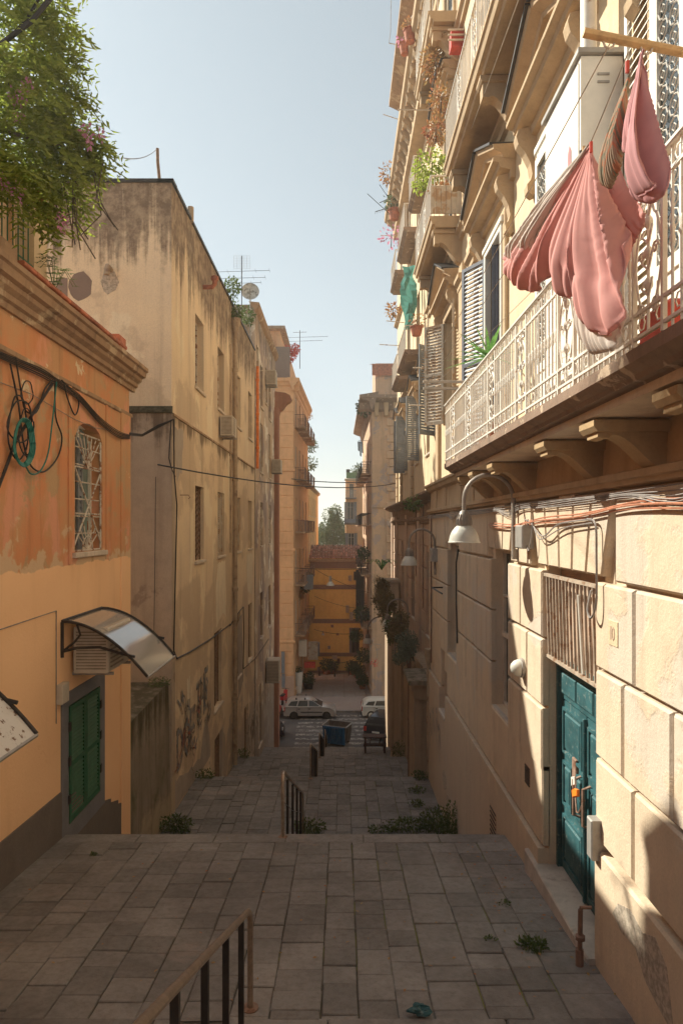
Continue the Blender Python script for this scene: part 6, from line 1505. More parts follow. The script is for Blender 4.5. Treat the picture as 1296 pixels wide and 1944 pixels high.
for (y, z0_, z1_) in ((20.8, -4, .9), (22.9, -4.4, .6), (25.2, -3, .8), (19.6, -3.9, .3), (27.5, -2, .8)):
    m.tube([(3.0 if y > 20.3 else 2.57, y, z0_), (3.0 if y > 20.3 else 2.57, y, z1_), (3.0 if y > 20.3 else 2.57, y - .8, z1_ + .03)], .022, 5)
one(m, 'conduits', 'pipe_brown', 'thin rusty conduits climbing the far rusticated wall', 'conduits')
# globe lamp by the door, intercom, number plate, gas pipe
t = thing('wall_lamp', (2.58, 9.75, -1.95), 'round white bulkhead lamp on the wall left of the teal door', 'wall lamp'); c = Vector((2.60, 9.78, -2.02))
m = MB(); m.lathe(c, [(.14, -.0), (.14, -.04), (.12, -.05)], 18, axis='x'); m.build('backplate', 'grey_metal', t, smooth=True)
m = MB(); m.lathe(c, [(.12, -.05), (.12, -.08), (.10, -.13), (.06, -.17), (.01, -.185)], 18, axis='x'); m.build('globe', 'enamel', t, smooth=True)
m = MB(); m.cbox(FRt(2.70), 6.84, 6.98, -3.35, -2.95, .02, .20, .012); one(m, 'mailbox', 'grey_metal', 'small metal letterbox fixed beside the right jamb of the teal door', 'letterbox')
m = MB(); m.cbox(FRt(2.6), 6.42, 6.64, -1.14, -.90, 0, .008, .003); pl = one(m, 'number_plate', 'r_cream', 'faded street number 10 tile on the rusticated wall', 'number plate')
m = MB(); F = FRt(2.592); ribbon(m, F, [(6.58, -1.08), (6.58, -.96)], .016, .004); ribbon(m, F, [(6.52 + .028 * math.cos(t * .785), -1.02 + .058 * math.sin(t * .785)) for t in range(9)], .014, .004); m.build('numeral', 'r_brown', pl, recalc=False)
m = MB(); m.tube([(2.53, 6.92, -3.86), (2.42, 6.92, -3.86), (2.42, 6.92, -3.92)], .02, 6); m.tube([(2.42, 6.92, -3.88), (2.42, 6.95, -4.5)], .025, 7); m.lathe((2.42, 6.93, -4.2), [(.03, 0), (.05, .01), (.05, .05), (.03, .06)], 8); m.tube([(2.42, 6.95, -4.3), (2.42, 6.95, -4.6)], .042, 8); one(m, 'gas_pipe', 'pipe_brown', 'short rusty pipe standing by the right end of the marble threshold', 'pipe', smooth=True)
m = MB()
for (y, z) in ((17.8, -5.3), (18.3, -5.0), (19.0, -5.2), (19.6, -5.5)):
    pts = [(y, z)]; 
    for k in range(7): pts.append((y + .25 * math.cos(k * 1.3), z - .1 * k + .25 * math.sin(k * 1.9)))
    ribbon(m, FRt(2.56), pts, .035, .006)
one(m, 'graffiti', 'shutter_grey', 'blue scribbled graffiti tag low on the right hand wall', 'graffiti', recalc=False)
m = MB(); m.prism(FRt(2.56), blob(17.0, -6.3, .35, .22), 0, .006); m.prism(FRt(2.56), blob(16.4, -6.6, .25, .15), 0, .006); one(m, 'bare_patch', 'rubble', 'crumbled plaster patch at the foot of the right wall by the weeds', 'plaster damage')

cable([P(296, 905, 17.22), P(294, 1100, 17.22), P(292, 1240, 17.22)], .007, 'cable', 'thin dark wire running straight down the grey end wall', k=4)
m = MB(); q = PX(342, 940, -4.26); m.tube([q, q + Vector((.22, 0, 0)), q + Vector((.26, 0, -.06)), q + Vector((.22, 0, -.1))], .012, 5); one(m, 'wall_hook', 'rust', 'small iron hook on the corner of the beige tenement', 'hook')

# ------------------------------------------------------------ vehicles
def car(label, paint, kind='hatch', rack=False, L=3.75, W=1.62, H=1.42, name='parked_car'):
    """local frame: x forward, y across, z up, origin on the road under the middle"""
    t = thing(name, (0, 0, 0), label, 'car', None); h2 = W / 2; wb = L * .655 / 2; fx = wb + .03; rx = -wb + .03; a = L / 2
    r = .285
    low = [(-a + .02, .30), (-a, .42), (-a + .02, .62), (-a + .06, .90), (a - .85, .90), (a - .35, .82), (a - .08, .66), (a - .02, .52), (a, .34), (a - .05, .22)]
    def arch(cx): return [(cx + (r + .06) * math.cos(math.pi * i / 8), .26 + (r + .05) * math.sin(math.pi * i / 8)) for i in range(9)]
    prof = low + arch(fx) + arch(rx) + [(-a + .06, .22)]
    F = Fr((0, 0, 0), (1, 0, 0), (0, 1, 0)); k = len(prof); vs = []
    secs = [(-h2 + .015, .96, .0), (-h2, 1, .0), (-h2, 1, 0), (h2, 1, 0), (h2 - .0, 1, 0), (h2 - .015, .96, 0)]
    ys = [-h2 + .05, -h2, -h2 * .85, 0, h2 * .85, h2, h2 - .05]; sx = [.985, 1, 1, 1.01, 1, 1, .985]; sz = [.0, 0, .02, .035, .02, 0, .0]
    for y, s_, dz in zip(ys, sx, sz):
        for (x, z) in prof:
            inset = (.04 * (z - .75) if z > .7 else 0)
            vs.append(Vector((x * (s_ - (.03 if abs(y) > h2 * .9 and z < .9 else 0)), y * (1 - inset), z + (dz if z > .6 else 0))))
    fs = []
    for i in range(len(ys) - 1):
        for j in range(k): fs.append((i * k + j, i * k + (j + 1) % k, (i + 1) * k + (j + 1) % k, (i + 1) * k + j))
    fs += [tuple(range(k)), tuple((len(ys) - 1) * k + j for j in range(k))][::1]
    m = MB(); m.add(vs, fs); m.build('body', paint, t, smooth=True)
    # glasshouse
    g0 = [(-a + .07, .90), (a - .95, .90)]; g1 = [(-a + .42, H - .03), (a - 1.75, H - .02)]
    def gp(x, z, s_):
        tt = (z - .90) / (H - .93); hw = (h2 - .06) * (1 - tt) + (h2 - .27) * tt; return Vector((x, s_ * hw, z))
    roof = [(-a + .07, .90), (-a + .16, 1.12), (-a + .36, H - .08), (-a + .62, H), (a - 2.05, H), (a - 1.72, H - .07), (a - .95, .90)]
    m = MB(); kk = len(roof); vs = []
    for s_, zz in ((-1, 0), (-.75, .02), (0, .035), (.75, .02), (1, 0)):
        for x, z in roof: p = gp(x, min(z, H), 1); vs.append(Vector((x, p.y * s_, z + (zz if z > 1.2 else 0) - (.03 if abs(s_) == 1 and z > 1.3 else 0))))
    fs = [(i * kk + j, i * kk + j + 1, (i + 1) * kk + j + 1, (i + 1) * kk + j) for i in range(4) for j in range(kk - 1)] + [tuple(range(kk)), tuple(4 * kk + j for j in range(kk))]
    m.add(vs, fs); m.build('roof', paint, t, smooth=True)
    def pane(pts, s_): m = MB(); q = [gp(x, z, s_) + Vector((0, s_ * .012, 0)) for x, z in pts]; q2 = [p - Vector((0, s_ * .03, 0)) for p in q]; n_ = len(q); m.add(q + q2, [tuple(range(n_)), tuple(range(n_, 2 * n_))[::-1]] + [(i, (i + 1) % n_, n_ + (i + 1) % n_, n_ + i) for i in range(n_)]); m.build('side_window', 'glass', t)
    mid = -.12
    for s_ in (-1, 1):
        pane([(mid + .05, .95), (a - 1.10, .95), (a - 1.70, H - .12), (mid + .05, H - .10)], s_)
        pane([(mid - .78, .95), (mid - .03, .95), (mid - .03, H - .10), (mid - .66, H - .11)], s_)
        pane([(-a + .28, .98), (mid - .86, .95), (mid - .75, H - .12), (-a + .50, H - .16)], s_)
    m = MB(); q = [gp(a - .99, .93, 1), gp(a - .99, .93, -1), gp(a - 1.70, H - .10, -1), gp(a - 1.70, H - .10, 1)]
    q = [Vector((p.x + .02, p.y * .92, p.z + .015)) for p in q]; m.add(q + [p - Vector((.03, 0, .03)) for p in q], [(0, 1, 2, 3), (7, 6, 5, 4), (0, 4, 5, 1), (2, 6, 7, 3), (1, 5, 6, 2), (3, 7, 4, 0)]); m.build('windscreen', 'glass', t)
    m = MB(); q = [gp(-a + .10, .96, 1), gp(-a + .10, .96, -1), gp(-a + .36, H - .10, -1), gp(-a + .36, H - .10, 1)]
    q = [Vector((p.x - .02, p.y * .88, p.z + .015)) for p in q]; m.add(q + [p + Vector((.04, 0, -.03)) for p in q], [(0, 1, 2, 3), (7, 6, 5, 4), (0, 4, 5, 1), (2, 6, 7, 3), (1, 5, 6, 2), (3, 7, 4, 0)]); m.build('rear_window', 'glass', t)
    for s_ in (-1, 1):
        MB().cbox(Fr((0, s_ * h2, 0), (1, 0, 0), (0, s_, 0)), mid - .55, a - .95, .50, .56, -.01, .025, .008).build('side_trim', 'plastic', t)
        for x in (mid + .02, mid - .74): MB().cbox(Fr((0, s_ * h2, 0), (1, 0, 0), (0, s_, 0)), x, x + .16, .74, .79, -.01, .03, .008).build('door_handle', 'plastic', t)
        for x in (mid, mid - .82): MB().box(Fr((0, s_ * h2, 0), (1, 0, 0), (0, s_, 0)), x, x + .012, .30, .89, -.02, .003).build('door_gap', 'plastic', t)
        m = MB(); m.lathe((a - 1.12, s_ * (h2 + .06), .96), [(.02, -.10), (.075, -.05), (.08, .05), (.03, .09)], 8, axis='x'); m.build('mirror', paint, t, smooth=True)
        m = MB(); m.prism(Fr((a - .13, s_ * (h2 - .22), 0), (.5, -.0, 0), (1, 0, 0)) if False else Fr((a - .12, s_ * (h2 - .20), .68), (0, 1, 0), (1, 0, .25)), [(-.17, -.07), (.17, -.07), (.15, .07), (-.15, .07)], 0, .07, .02); m.build('headlight', 'clear_lens', t)
        m = MB(); m.cbox(Fr((-a + .04, s_ * (h2 - .10), .74), (0, 1, 0), (-1, 0, .05)), -.10, .10, -.16, .14, -.03, .04, .015); m.build('tail_light', 'red_lens', t)
        for x in (fx, rx):
            m = MB(); m.lathe((x, s_ * (h2 - .12), r), [(r * .55, -.10), (r * .93, -.09), (r, -.06), (r, .06), (r * .93, .09), (r * .6, .095)], 20, axis='y'); w_ = m.build('wheel', 'rubber', t, smooth=True)
            m = MB(); m.lathe((x, s_ * (h2 - .12) + s_ * .085, r), [(r * .6, -.02), (r * .6, .012), (r * .45, .0), (r * .12, .015), (.01, .02)], 14, axis='y'); m.build('rim', 'plastic' if kind != 'white' else 'white_paint', w_, smooth=True)
            MB().lathe((x, s_ * (h2 - .16), .29), [(r + .03, -.02), (r + .03, .02)], 16, axis='y').build('wheel_arch', 'plastic', t)
    for x, sg in ((a - .02, 1), (-a + .02, -1)): MB().cbox(Fr((x, 0, .36), (0, 1, 0), (sg, 0, 0)), -h2 + .06, h2 - .06, -.12, .10, -.06, .06, .03).build('bumper', 'plastic' if kind != 'silver' else paint, t)
    MB().cbox(Fr((-a, 0, .55), (0, 1, 0), (-1, 0, 0)), -.25, .25, -.055, .055, 0, .03, .005).build('number_plate', 'white_paint', t)
    if rack:
        for x in (-.35, -1.0):
            m = MB(); m.tube([(x, -h2 + .28, H - .06), (x, -h2 + .3, H + .08), (x, h2 - .3, H + .08), (x, h2 - .28, H - .06)], .018, 6); m.build('roof_bar', 'grey_metal', t)
            for s_ in (-1, 1): m = MB(); m.cbox(Fr((x, s_ * (h2 - .28), H), (1, 0, 0), (0, 1, 0)), -.05, .05, -.04, .09, -.03, .03, .01); m.build('rack_foot', 'iron', t)
    return t
def place(o, x, y, z, rz, rx=0): o.location = (x, y, z); o.rotation_euler = (rx, 0, rz)
c1 = car('silver hatchback with roof bars parked across the end of the stairs', 'car_silver', 'silver', rack=True); place(c1, -2.32, 50.75, -14.1, 0)
c2 = car('white hatchback half hidden by the wall, parked at the right kerb', 'car_white', 'white', H=1.36); place(c2, 3.35, 50.9, -14.1, 0)
c3 = car('dark hatchback nosing out from behind the left tenement', 'car_dark', 'dark', L=4.0, W=1.7); place(c3, -5.85, 45.9, -14.1, R(3))
c4 = car('dark blue car with red tail light behind the wooden bench', 'car_dark', 'dark', L=4.1, W=1.7, H=1.5); place(c4, 2.95, 46.9, -14.1, R(70))
c5 = car('red car showing only its tail behind the left tenement', 'car_red', 'dark', L=3.7); place(c5, -6.35, 50.9, -14.1, R(0))
# red scooter
sc_t = thing('scooter', (0, 0, 0), 'red scooter parked against the apricot building behind the silver car', 'scooter')
m = MB(); m.prism(Fr((0, -.15, 0), (1, 0, 0), (0, 1, 0)), [(-.75, .45), (-.35, .30), (.25, .25), (.40, .30), (.55, .95), (.48, 1.0), (.30, .42), (-.05, .42), (-.15, .72), (-.80, .76)], 0, .3, .03); m.build('body', 'car_red', sc_t)
m = MB(); m.cbox(WORLD, -.8, -.12, -.14, .14, .74, .84, .03); m.build('seat', 'plastic', sc_t)
for x in (-.55, .62): m = MB(); m.lathe((x, 0, .23), [(.08, -.06), (.21, -.05), (.23, 0), (.21, .05), (.08, .06)], 16, axis='y'); m.build('wheel', 'rubber', sc_t, smooth=True)
m = MB(); m.tube([(.62, 0, .23), (.5, 0, .95), (.46, 0, 1.08)], .03, 6); m.tube([(.44, -.3, 1.06), (.48, 0, 1.1), (.44, .3, 1.06)], .018, 5); m.build('handlebar', 'plastic', sc_t)
place(sc_t, -4.55, 54.3, -14.05, R(80))

# skip / bin
bn = thing('rubbish_container', (0, 0, 0), 'blue and grey rubbish container with open lid at the foot of the stairs', 'container')
def taper(mb, x0, x1, y0, y1, z0, z1, e, th=.03):
    o = [(x0, y0), (x1, y0), (x1, y1), (x0, y1)]; top = [(x0 - e, y0 - e), (x1 + e, y0 - e), (x1 + e, y1 + e), (x0 - e, y1 + e)]
    vs = [Vector((x, y, z0)) for x, y in o] + [Vector((x, y, z1)) for x, y in top]; cx, cy = (x0 + x1) / 2, (y0 + y1) / 2
    sh = lambda q: (cx + (q[0] - cx) * (1 - 2 * th / (x1 - x0)), cy + (q[1] - cy) * (1 - 2 * th / (y1 - y0)))
    vs += [Vector((*sh(q), z0 + th)) for q in o] + [Vector((*sh(q), z1)) for q in top]
    mb.add(vs, [(0, 3, 2, 1), (0, 1, 5, 4), (1, 2, 6, 5), (2, 3, 7, 6), (3, 0, 4, 7), (8, 9, 10, 11), (8, 12, 13, 9), (9, 13, 14, 10), (10, 14, 15, 11), (11, 15, 12, 8), (4, 5, 13, 12), (5, 6, 14, 13), (6, 7, 15, 14), (7, 4, 12, 15)])
m = MB(); taper(m, -.68, .68, -.5, .5, .20, 1.28, .13); m.build('body', 'bin_grey', bn)
m = MB()
for x0, x1, y0, y1 in ((-.84, .84, -.66, -.60), (-.84, .84, .60, .66), (-.84, -.79, -.6, .6), (.79, .84, -.6, .6)): m.box(WORLD, x0, x1, y0, y1, 1.24, 1.31)
m.build('rim', 'grey_metal', bn)
Fb = Fr((0, -.56, .12), (1, 0, 0), (0, -1, -.10), (0, -.1, 1)); m = MB(); m.cbox(Fb, -.74, .74, .02, 1.16, 0, .05, .02); pn = m.build('lid', 'blue_bin', bn)
for i in range(8): MB().cbox(Fb, -.70 + i * .185, -.62 + i * .185, .06, 1.10, .048, .095, .01).build('lid_rib', 'blue_bin', pn)
m = MB(); m.tube([Fb.p(.17 * math.cos(t * .524), .62 + .17 * math.sin(t * .524), .10) for t in range(12)], .014, 4, closed=True); m.build('moulded_ring', 'blue_bin', pn)
for x in (-.58, .58):
    for y in (-.42, .42): m = MB(); m.lathe((x, y, .1), [(.02, -.04), (.1, -.035), (.1, .035), (.02, .04)], 12, axis='y'); m.build('wheel', 'rubber', bn, smooth=True); 
for x in (-.58, .58):
    for y in (-.42, .42): MB().box(WORLD, x - .03, x + .03, y - .06, y + .06, .1, .22).build('castor_fork', 'grey_metal', bn)
for i in range(4): MB().cbox(Fr((.75, 0, .2), (0, 1, 0), (1, 0, -.1), (.12, 0, 1)), -.42 + i * .25, -.36 + i * .25, .05, 1.0, -.06, .02, .01).build('side_rib', 'bin_grey', bn)
place(bn, -.28, 44.4, -14.1, R(-20), 0)
# timber bench/table
bb = thing('wooden_table', (2.05, 37, -12.2), 'dark red brown timber table standing on the last landing by the right wall', 'table')
x0, x1, y0, y1 = 1.15, 2.42, 36.5, 37.15; zg = gz(36.8) + .0
for i in range(4): MB().cbox(WORLD, x0, x1, y0 + i * .165, y0 + i * .165 + .155, zg + .84, zg + .88, .008).build('plank', 'bench', bb)
for x in (x0 + .08, x1 - .16):
    for y in (y0 + .04, y1 - .12): MB().cbox(WORLD, x, x + .09, y, y + .09, zg - .04, zg + .84, .008).build('leg', 'bench', bb)
    MB().cbox(WORLD, x + .01, x + .08, y0 - .1, y1 + .05, zg + .38, zg + .46, .008).build('crossbar', 'bench', bb)
MB().cbox(WORLD, x0 + .02, x1 - .02, y0 + .02, y0 + .05, zg + .38, zg + .50, .008).build('lower_rail', 'bench', bb)
for i in range(3): MB().cbox(WORLD, x0 + .02, x1 - .02, y0 - .1 + i * .12, y0 - .0 + i * .12, zg + .50, zg + .53, .008).build('plank', 'bench', bb)
for x in (1.5, 2.0): m = MB(); m.tube([(x, y0 + .05, zg + .5), (x + .1, y0 + .1, zg + .84)], .03, 5); m.build('brace', 'bench', bb)

# ------------------------------------------------------------ plants, pots, weeds
def weed(x, y, r, h, n, label, mat='leaf2', bl=None, size=.07, wl_=.25):
    z = gz(y); m = MB()
    leaves(m, (x, y, z + h * .42), r, n, size, squash=(1, wl_, h / r * .55), droop=-.3); blades(m, (x, y, z), r * .9, n // 6, h * .9, .006); return one(m, 'weed_clump', mat, label, 'weeds', 'weeds growing along the stairs', recalc=False)
random.seed(12)
weed(1.55, 16.35, .55, .32, 420, 'low green weeds at the foot of the stairs, left part of the right hand patch'); weed(2.25, 16.3, .42, .62, 620, 'tall weeds against the right wall at the foot of the first stairs')
weed(2.45, 15.2, .28, .8, 380, 'bushy weed growing from the steps beside the right wall'); weed(.95, 16.3, .35, .14, 160, 'thin line of weeds at the middle right of the stair foot')
weed(-.75, 16.15, .38, .38, 420, 'green weeds around the foot of the second handrail'); weed(-3.95, 16.3, .42, .42, 460, 'weeds in the corner below the orange house, beside the mossy wall')
weed(2.3, 20.1, .25, .22, 120, 'small weeds at the right end of the second landing', wl_=.6); weed(2.5, 20.8, .22, .5, 180, 'weed growing at the foot of the retaining wall'); weed(-4.0, 20.15, .28, .28, 180, 'weeds at the left end of the second landing beside the wall', wl_=.5)
weed(-4.05, 28.2, .3, .4, 160, 'weeds at the left end of the third landing'); weed(2.4, 28.6, .3, .7, 200, 'weeds at the foot of the retaining wall further down'); weed(1.98, 18.0, .2, .12, 90, 'small flat weed on the second landing right of centre', wl_=.8); weed(2.1, 19.0, .25, .14, 100, 'flat weed by the right wall on the second landing', wl_=.8)
m = MB(); leaves(m, (2.03, 7.3, gz(7.3) + .02), .17, 260, .045, squash=(1, .7, .35), droop=-.6); blades(m, (2.03, 7.3, gz(7.3)), .15, 70, .10, .004); one(m, 'weed_clump', 'leaf2', 'bright green weed tuft between paving stones near the marble threshold', 'weeds', 'weeds growing along the stairs', recalc=False)
for (x, y, s_, lb) in ((1.98, 8.3, .09, 'tiny moss tuft in a joint behind the bright weed'), (1.63, 7.45, .07, 'tiny moss tuft left of the bright weed'), (-3.6, 9.9, .05, 'tiny sprig on the upper left of the near landing')):
    m = MB(); leaves(m, (x, y, gz(y) + .01), s_, 60, .03, squash=(1, .7, .3), droop=-.5); one(m, 'moss_tuft', 'leaf2', lb, 'moss', recalc=False)
# litter and dead leaves on the landing
m = MB(); random.seed(3)
for _ in range(150):
    x = random.choice((random.uniform(1.8, 2.6), random.uniform(-4, 2.6))); y = random.uniform(6.3, 10.6); z = gz(y) + .012; a_ = random.uniform(0, 6.28); l = random.uniform(.012, .03)
    d = Vector((math.cos(a_), math.sin(a_), 0)) * l; e = Vector((-d.y, d.x, 0)) * .5; p = Vector((x, y, z)); m.add([p - d, p + e + Vector((0, 0, .006)), p + d, p - e], [(0, 1, 2, 3)])
o = m.build('dead_leaves', 'leaf_dry', recalc=False); o['kind'] = 'stuff'; o['label'] = 'dead leaves scattered over the paving'
m = MB(); c = Vector((.70, 6.12, gz(6.12) + .035)); vs = []; fs = []; rb = random.Random(2)
for i in range(9):
    for j in range(16):
        th, ph = math.pi * i / 8, 6.283 * j / 16; rr = 1 + .28 * math.sin(3 * ph + i) + rb.uniform(-.16, .16)
        vs.append(c + Vector((.10 * rr * math.sin(th) * math.cos(ph), .06 * rr * math.sin(th) * math.sin(ph), .035 * rr * math.cos(th) + .01)))
m.add(vs, [(i * 16 + j, i * 16 + (j + 1) % 16, (i + 1) * 16 + (j + 1) % 16, (i + 1) * 16 + j) for i in range(8) for j in range(16)])
one(m, 'crumpled_bag', 'teal', 'crumpled teal bag lying at the very bottom of the picture', 'bag', recalc=False)
# hanging shrubs over the retaining wall
random.seed(8)
def bush(c, r, n, mat, label, size, sq=(1, 1, 1), grass=0):
    c = Vector(c); c0 = c; t = thing('hanging_shrub', c - Vector((0, 0, r)), label, 'shrub', 'shrubs overhanging the retaining wall'); m = MB(); leaves(m, c, r * .8, n // 2, size, squash=sq, hollow=.1)
    for k in range(9):
        q = c + Vector((random.uniform(-.8, .2) * sq[0], random.uniform(-1, 1) * sq[1], random.uniform(-1, .9) * sq[2])) * r; leaves(m, q, r * random.uniform(.25, .5), n // 16, size)
        if 'dry' in mat: blades(m, q - Vector((0, 0, .1)), r * .4, 26, r * .9, .006, lean=.9)
    m.build('foliage', mat, t, recalc=False)
    m = MB()
    for k in range(6): m.tube([c - Vector((-.2, 0, r)), c + Vector((random.uniform(-.3, .2), random.uniform(-.3, .3), 0)), c + Vector((random.uniform(-.8, .3), random.uniform(-.5, .5), random.uniform(-.2, .6))) * r], .015, 4)
    m.build('stem', 'bark', t); return t
bush(P(774, 1222, 23.2), .60, 2600, 'leaf_grey', 'silvery green rounded shrub over the capstone', .07, (.75, 1.1, .95)); bush(P(760, 1180, 25.5), .6, 1500, 'dry_grass', 'straw coloured dry shrub behind the silvery one', .09, (.6, 1.3, .9))
bush(P(735, 1145, 29), .75, 1900, 'dry_grass', 'large dry grassy shrub hanging over the wall, by the third lamp', .10, (.6, 1.4, .9)); bush(P(745, 1195, 27), .55, 1300, 'leaf2', 'green shrub below the third street lamp', .10, (.6, 1.3, 1)); bush(P(727, 1115, 33), .6, 700, 'dry_grass', 'thin dry grass clump nearest the road', .12, (.6, 1.3, .7))
m = MB()
c = P(724, 1082, 36)
for k in range(16):
    a_ = k * .42 + .2; L = .95; d = Vector((math.cos(a_), math.sin(a_), 0)); s_ = Vector((-d.y, d.x, 0)) * .035; pts = [c + d * L * i / 4 + Vector((0, 0, .55 * math.sin(i / 4 * 2.4))) for i in range(5)]
    for i in range(4): m.add([pts[i] - s_, pts[i] + s_, pts[i + 1] + s_ * .7, pts[i + 1] - s_ * .7], [(0, 1, 2, 3)])
one(m, 'palm_plant', 'palm', 'bright green palm-like plant on the wall top near the quoined building', 'plant', recalc=False)
m = MB(); m.cbox(WORLD, 2.2, 3.0, 35.6, 36.6, -4.4, -2.9, .05); m.cbox(WORLD, 2.1, 3.05, 35.5, 36.7, -2.9, -2.75, .03); one(m, 'wall_pier', 'r_wall', 'pale stone pier with cap standing beyond the dry shrubs', 'pier')
# pots by the doorways across the road
def pot_lathe(c, r, h, mat, label, name='planter', foliage=None, fr_=.3, fn=200, fs=.12):
    c = Vector(c); t = thing(name, c, label, 'planter'); m = MB(); m.lathe(c, [(r * .6, 0), (r * .75, h * .1), (r, h * .96), (r * 1.06, h * .97), (r * 1.06, h), (r * .85, h), (r * .82, h * .9)], 14); m.build('pot', mat, t, smooth=True)
    if foliage: m = MB(); leaves(m, c + Vector((0, 0, h + fr_ * .6)), fr_, fn, fs); m.build('foliage', foliage, t, recalc=False)
    return t
z6 = lambda y: gs(y)
pot_lathe((P(566, 1300, 60).x, 60, z6(60)), .42, 1.9, 'white_paint', 'tall white planter by the apricot building doorway', foliage='leaf_dark')
pot_lathe((P(585, 1300, 63).x, 63, z6(63)), .5, .6, 'iron', 'dark tub with bushy plant right of the white planter', foliage='leaf_dark', fr_=.6, fn=420, fs=.2)
for (u, y, r, fr_, lb) in ((620, 76.5, .5, .8, 'wide bush in front of the yellow house wall'), (632, 76.8, .4, .6, 'smaller bush right beside the wide bush at the yellow house'), (668, 76, .45, .7, 'bush left of the brown doorway of the yellow house'), (684, 70, .4, .7, 'tall potted bush at the foot of the quoined building'), (688, 63, .35, .55, 'nearest potted bush on the right of the lower street'), (676, 73, .35, .6, 'potted bush between the two on the right')):
    pot_lathe((P(u, 0, y).x, y, z6(y)), r, .5, 'terracotta', lb, foliage='leaf_dark', fr_=fr_, fn=420, fs=.22)
for (u, y, lb) in ((635, 74, 'taller iron bollard in front of the yellow house'), (606, 75, 'short iron bollard at the left in front of the yellow house'), (662, 75, 'short iron bollard at the right in front of the yellow house')):
    x = P(u, 0, y).x; m = MB(); h = 1.5 if u == 635 else .9; m.lathe((x, y, z6(y)), [(.1, 0), (.09, .1), (.06, .12), (.06, h - .1), (.08, h - .08), (.07, h), (.01, h + .05)], 10); one(m, 'bollard', 'iron', lb, 'bollard', 'iron bollards before the yellow house', smooth=True)
m = MB(); q = at(712, 1215, 45); m.tube([(2.6, 45, q.z - .3), (2.1, 45, q.z - .25), (2.1, 45, q.z)], .02, 5); m.tube([(2.1 + .25 * math.cos(t * .6), 45, q.z - .9 + .6 * math.sin(t * .6)) for t in range(11)], .02, 5, closed=True); one(m, 'scroll_bracket', 'grey_metal', 'curled iron bracket below the red flowers near the road', 'bracket', smooth=True)
shrub(at(710, 1258, 44), .26, 60, 'flower_red', 'red flowering plant on the last wall before the road', size=.10, name='flowering_plant')
for (u, v, Y, w_, h_, mt, lb) in ((575, 1230, 60, .7, 1.4, 'ac', 'tan cabinet on the apricot building wall'), (594, 1235, 63, .9, 1.6, 'shutter_tan', 'tan blind hanging on the lower apricot facade'), (588, 1262, 62, 1.0, .5, 'crate_red', 'dark red awning over the shop door on the left'), (586, 1105, 62, .8, 1.3, 'shutter_grey', 'grey blue tank on a lower balcony of the apricot building'), (603, 1232, 64, .35, 1.2, 'shutter_grey', 'blue and grey clothes hanging over the street on the left')):
    m = MB(); c = at(u, v, Y); m.cbox(WORLD, c.x - w_ / 2, c.x + w_ / 2, Y - .3, Y + .3, c.z - h_ / 2, c.z + h_ / 2, .04); one(m, {'crate_red': 'shop_awning', 'ac': 'wall_cabinet', 'shutter_tan': 'hanging_blind'}.get(mt, 'water_tank' if u == 586 else 'hanging_clothes'), mt, lb, {'crate_red': 'awning', 'ac': 'cabinet', 'shutter_tan': 'blind'}.get(mt, 'tank' if u == 586 else 'clothes'))
m = MB(); a_ = FE(56.9); m.box(a_, -5.0, -4.72, -12.2, -10.4, 0, .1); m.box(a_, -4.96, -4.70, -13.4, -12.25, 0, .08); one(m, 'wall_sign', 'shutter_grey', 'narrow grey and white notice panel on the apricot end wall', 'sign')
# roof greenery on the palazzo, pots on balconies, rods, teal cloth
random.seed(31)
for (u, v, Y, r, n_, mt, lb, po) in ((818, 318, 17.5, .46, 460, 'leaf', 'leafy green plant trailing over the deep balcony screen', None), (802, 342, 18.8, .32, 240, 'leaf', 'second green plant at the far end of the deep balcony', None), (836, 366, 16.6, .28, 130, 'leaf_dry', 'yellowed plant in the ivory screen planter', None),
       (836, 190, 17, .32, 200, 'leaf_dry', 'dry red vine, lowest of those hanging on the third floor balcony', None), (826, 120, 17.4, .42, 330, 'leaf_dry', 'dry orange vine in the middle of the third floor balcony', None), (845, 60, 17, .35, 260, 'leaf_dry', 'dry red vine at the top of the third floor balcony', None), (826, 250, 17, .3, 200, 'leaf_dry', 'sparse dry vine dangling below the red crate', None),
       (748, 382, 34, .5, 200, 'leaf_tree', 'green bush on the far eave of the palazzo', (.3, .5, 'terracotta')), (768, 75, 24, .25, 60, 'flower', 'pink flowers high on the upper balconies', (.2, .35, 'terracotta')), (778, 48, 23, .25, 60, 'leaf_dry', 'dry plant in a terracotta pot high above', (.22, .4, 'terracotta')), (742, 450, 31, .5, 60, 'flower', 'pink flowering plant beside the third floor far balcony', None),
       (790, 610, 27, .3, 60, 'leaf_dry', 'dry plant on the second floor balcony with pots', (.25, .35, 'terracotta')), (745, 590, 32, .35, 90, 'leaf_dry', 'brown plant at the far small balcony', None), (740, 330, 33, .5, 120, 'leaf_dry', 'dry weeds growing on the palazzo eave', None), (690, 775, 58, .6, 140, 'leaf_tree', 'weeds sprouting under the eave of the quoined building', None), (728, 715, 60, .6, 240, 'leaf_tree', 'green planter on the quoined building roof', None), (783, 955, 21, .25, 160, 'leaf2', 'small green plant on the far end of the ground floor cornice', None)):
    shrub(P(u, v, Y), r, n_, mt, lb, size=.11 * max(1, Y / 20), name='balcony_plant', pot=po)
for i, (u, v, Y) in enumerate(((868, 85, 15.2), (868, 105, 15.2))):
    pass
cr_ = thing('red_crate', P(872, 80, 15.1), 'red plastic crate behind pale slats on the third floor balcony', 'crate'); c = P(866, 82, 16.4)
MB().cbox(WORLD, c.x - .16, c.x + .16, 16.2, 16.5, c.z - .22, c.z + .22, .02).build('body', 'crate_red', cr_)
for k in range(3): m = MB(); z = c.z - .12 + k * .12; m.box(WORLD, c.x - .24, c.x + .24, 16.12, 16.16, z, z + .03); m.build('slat', 'pale_trim', cr_)
m = MB()
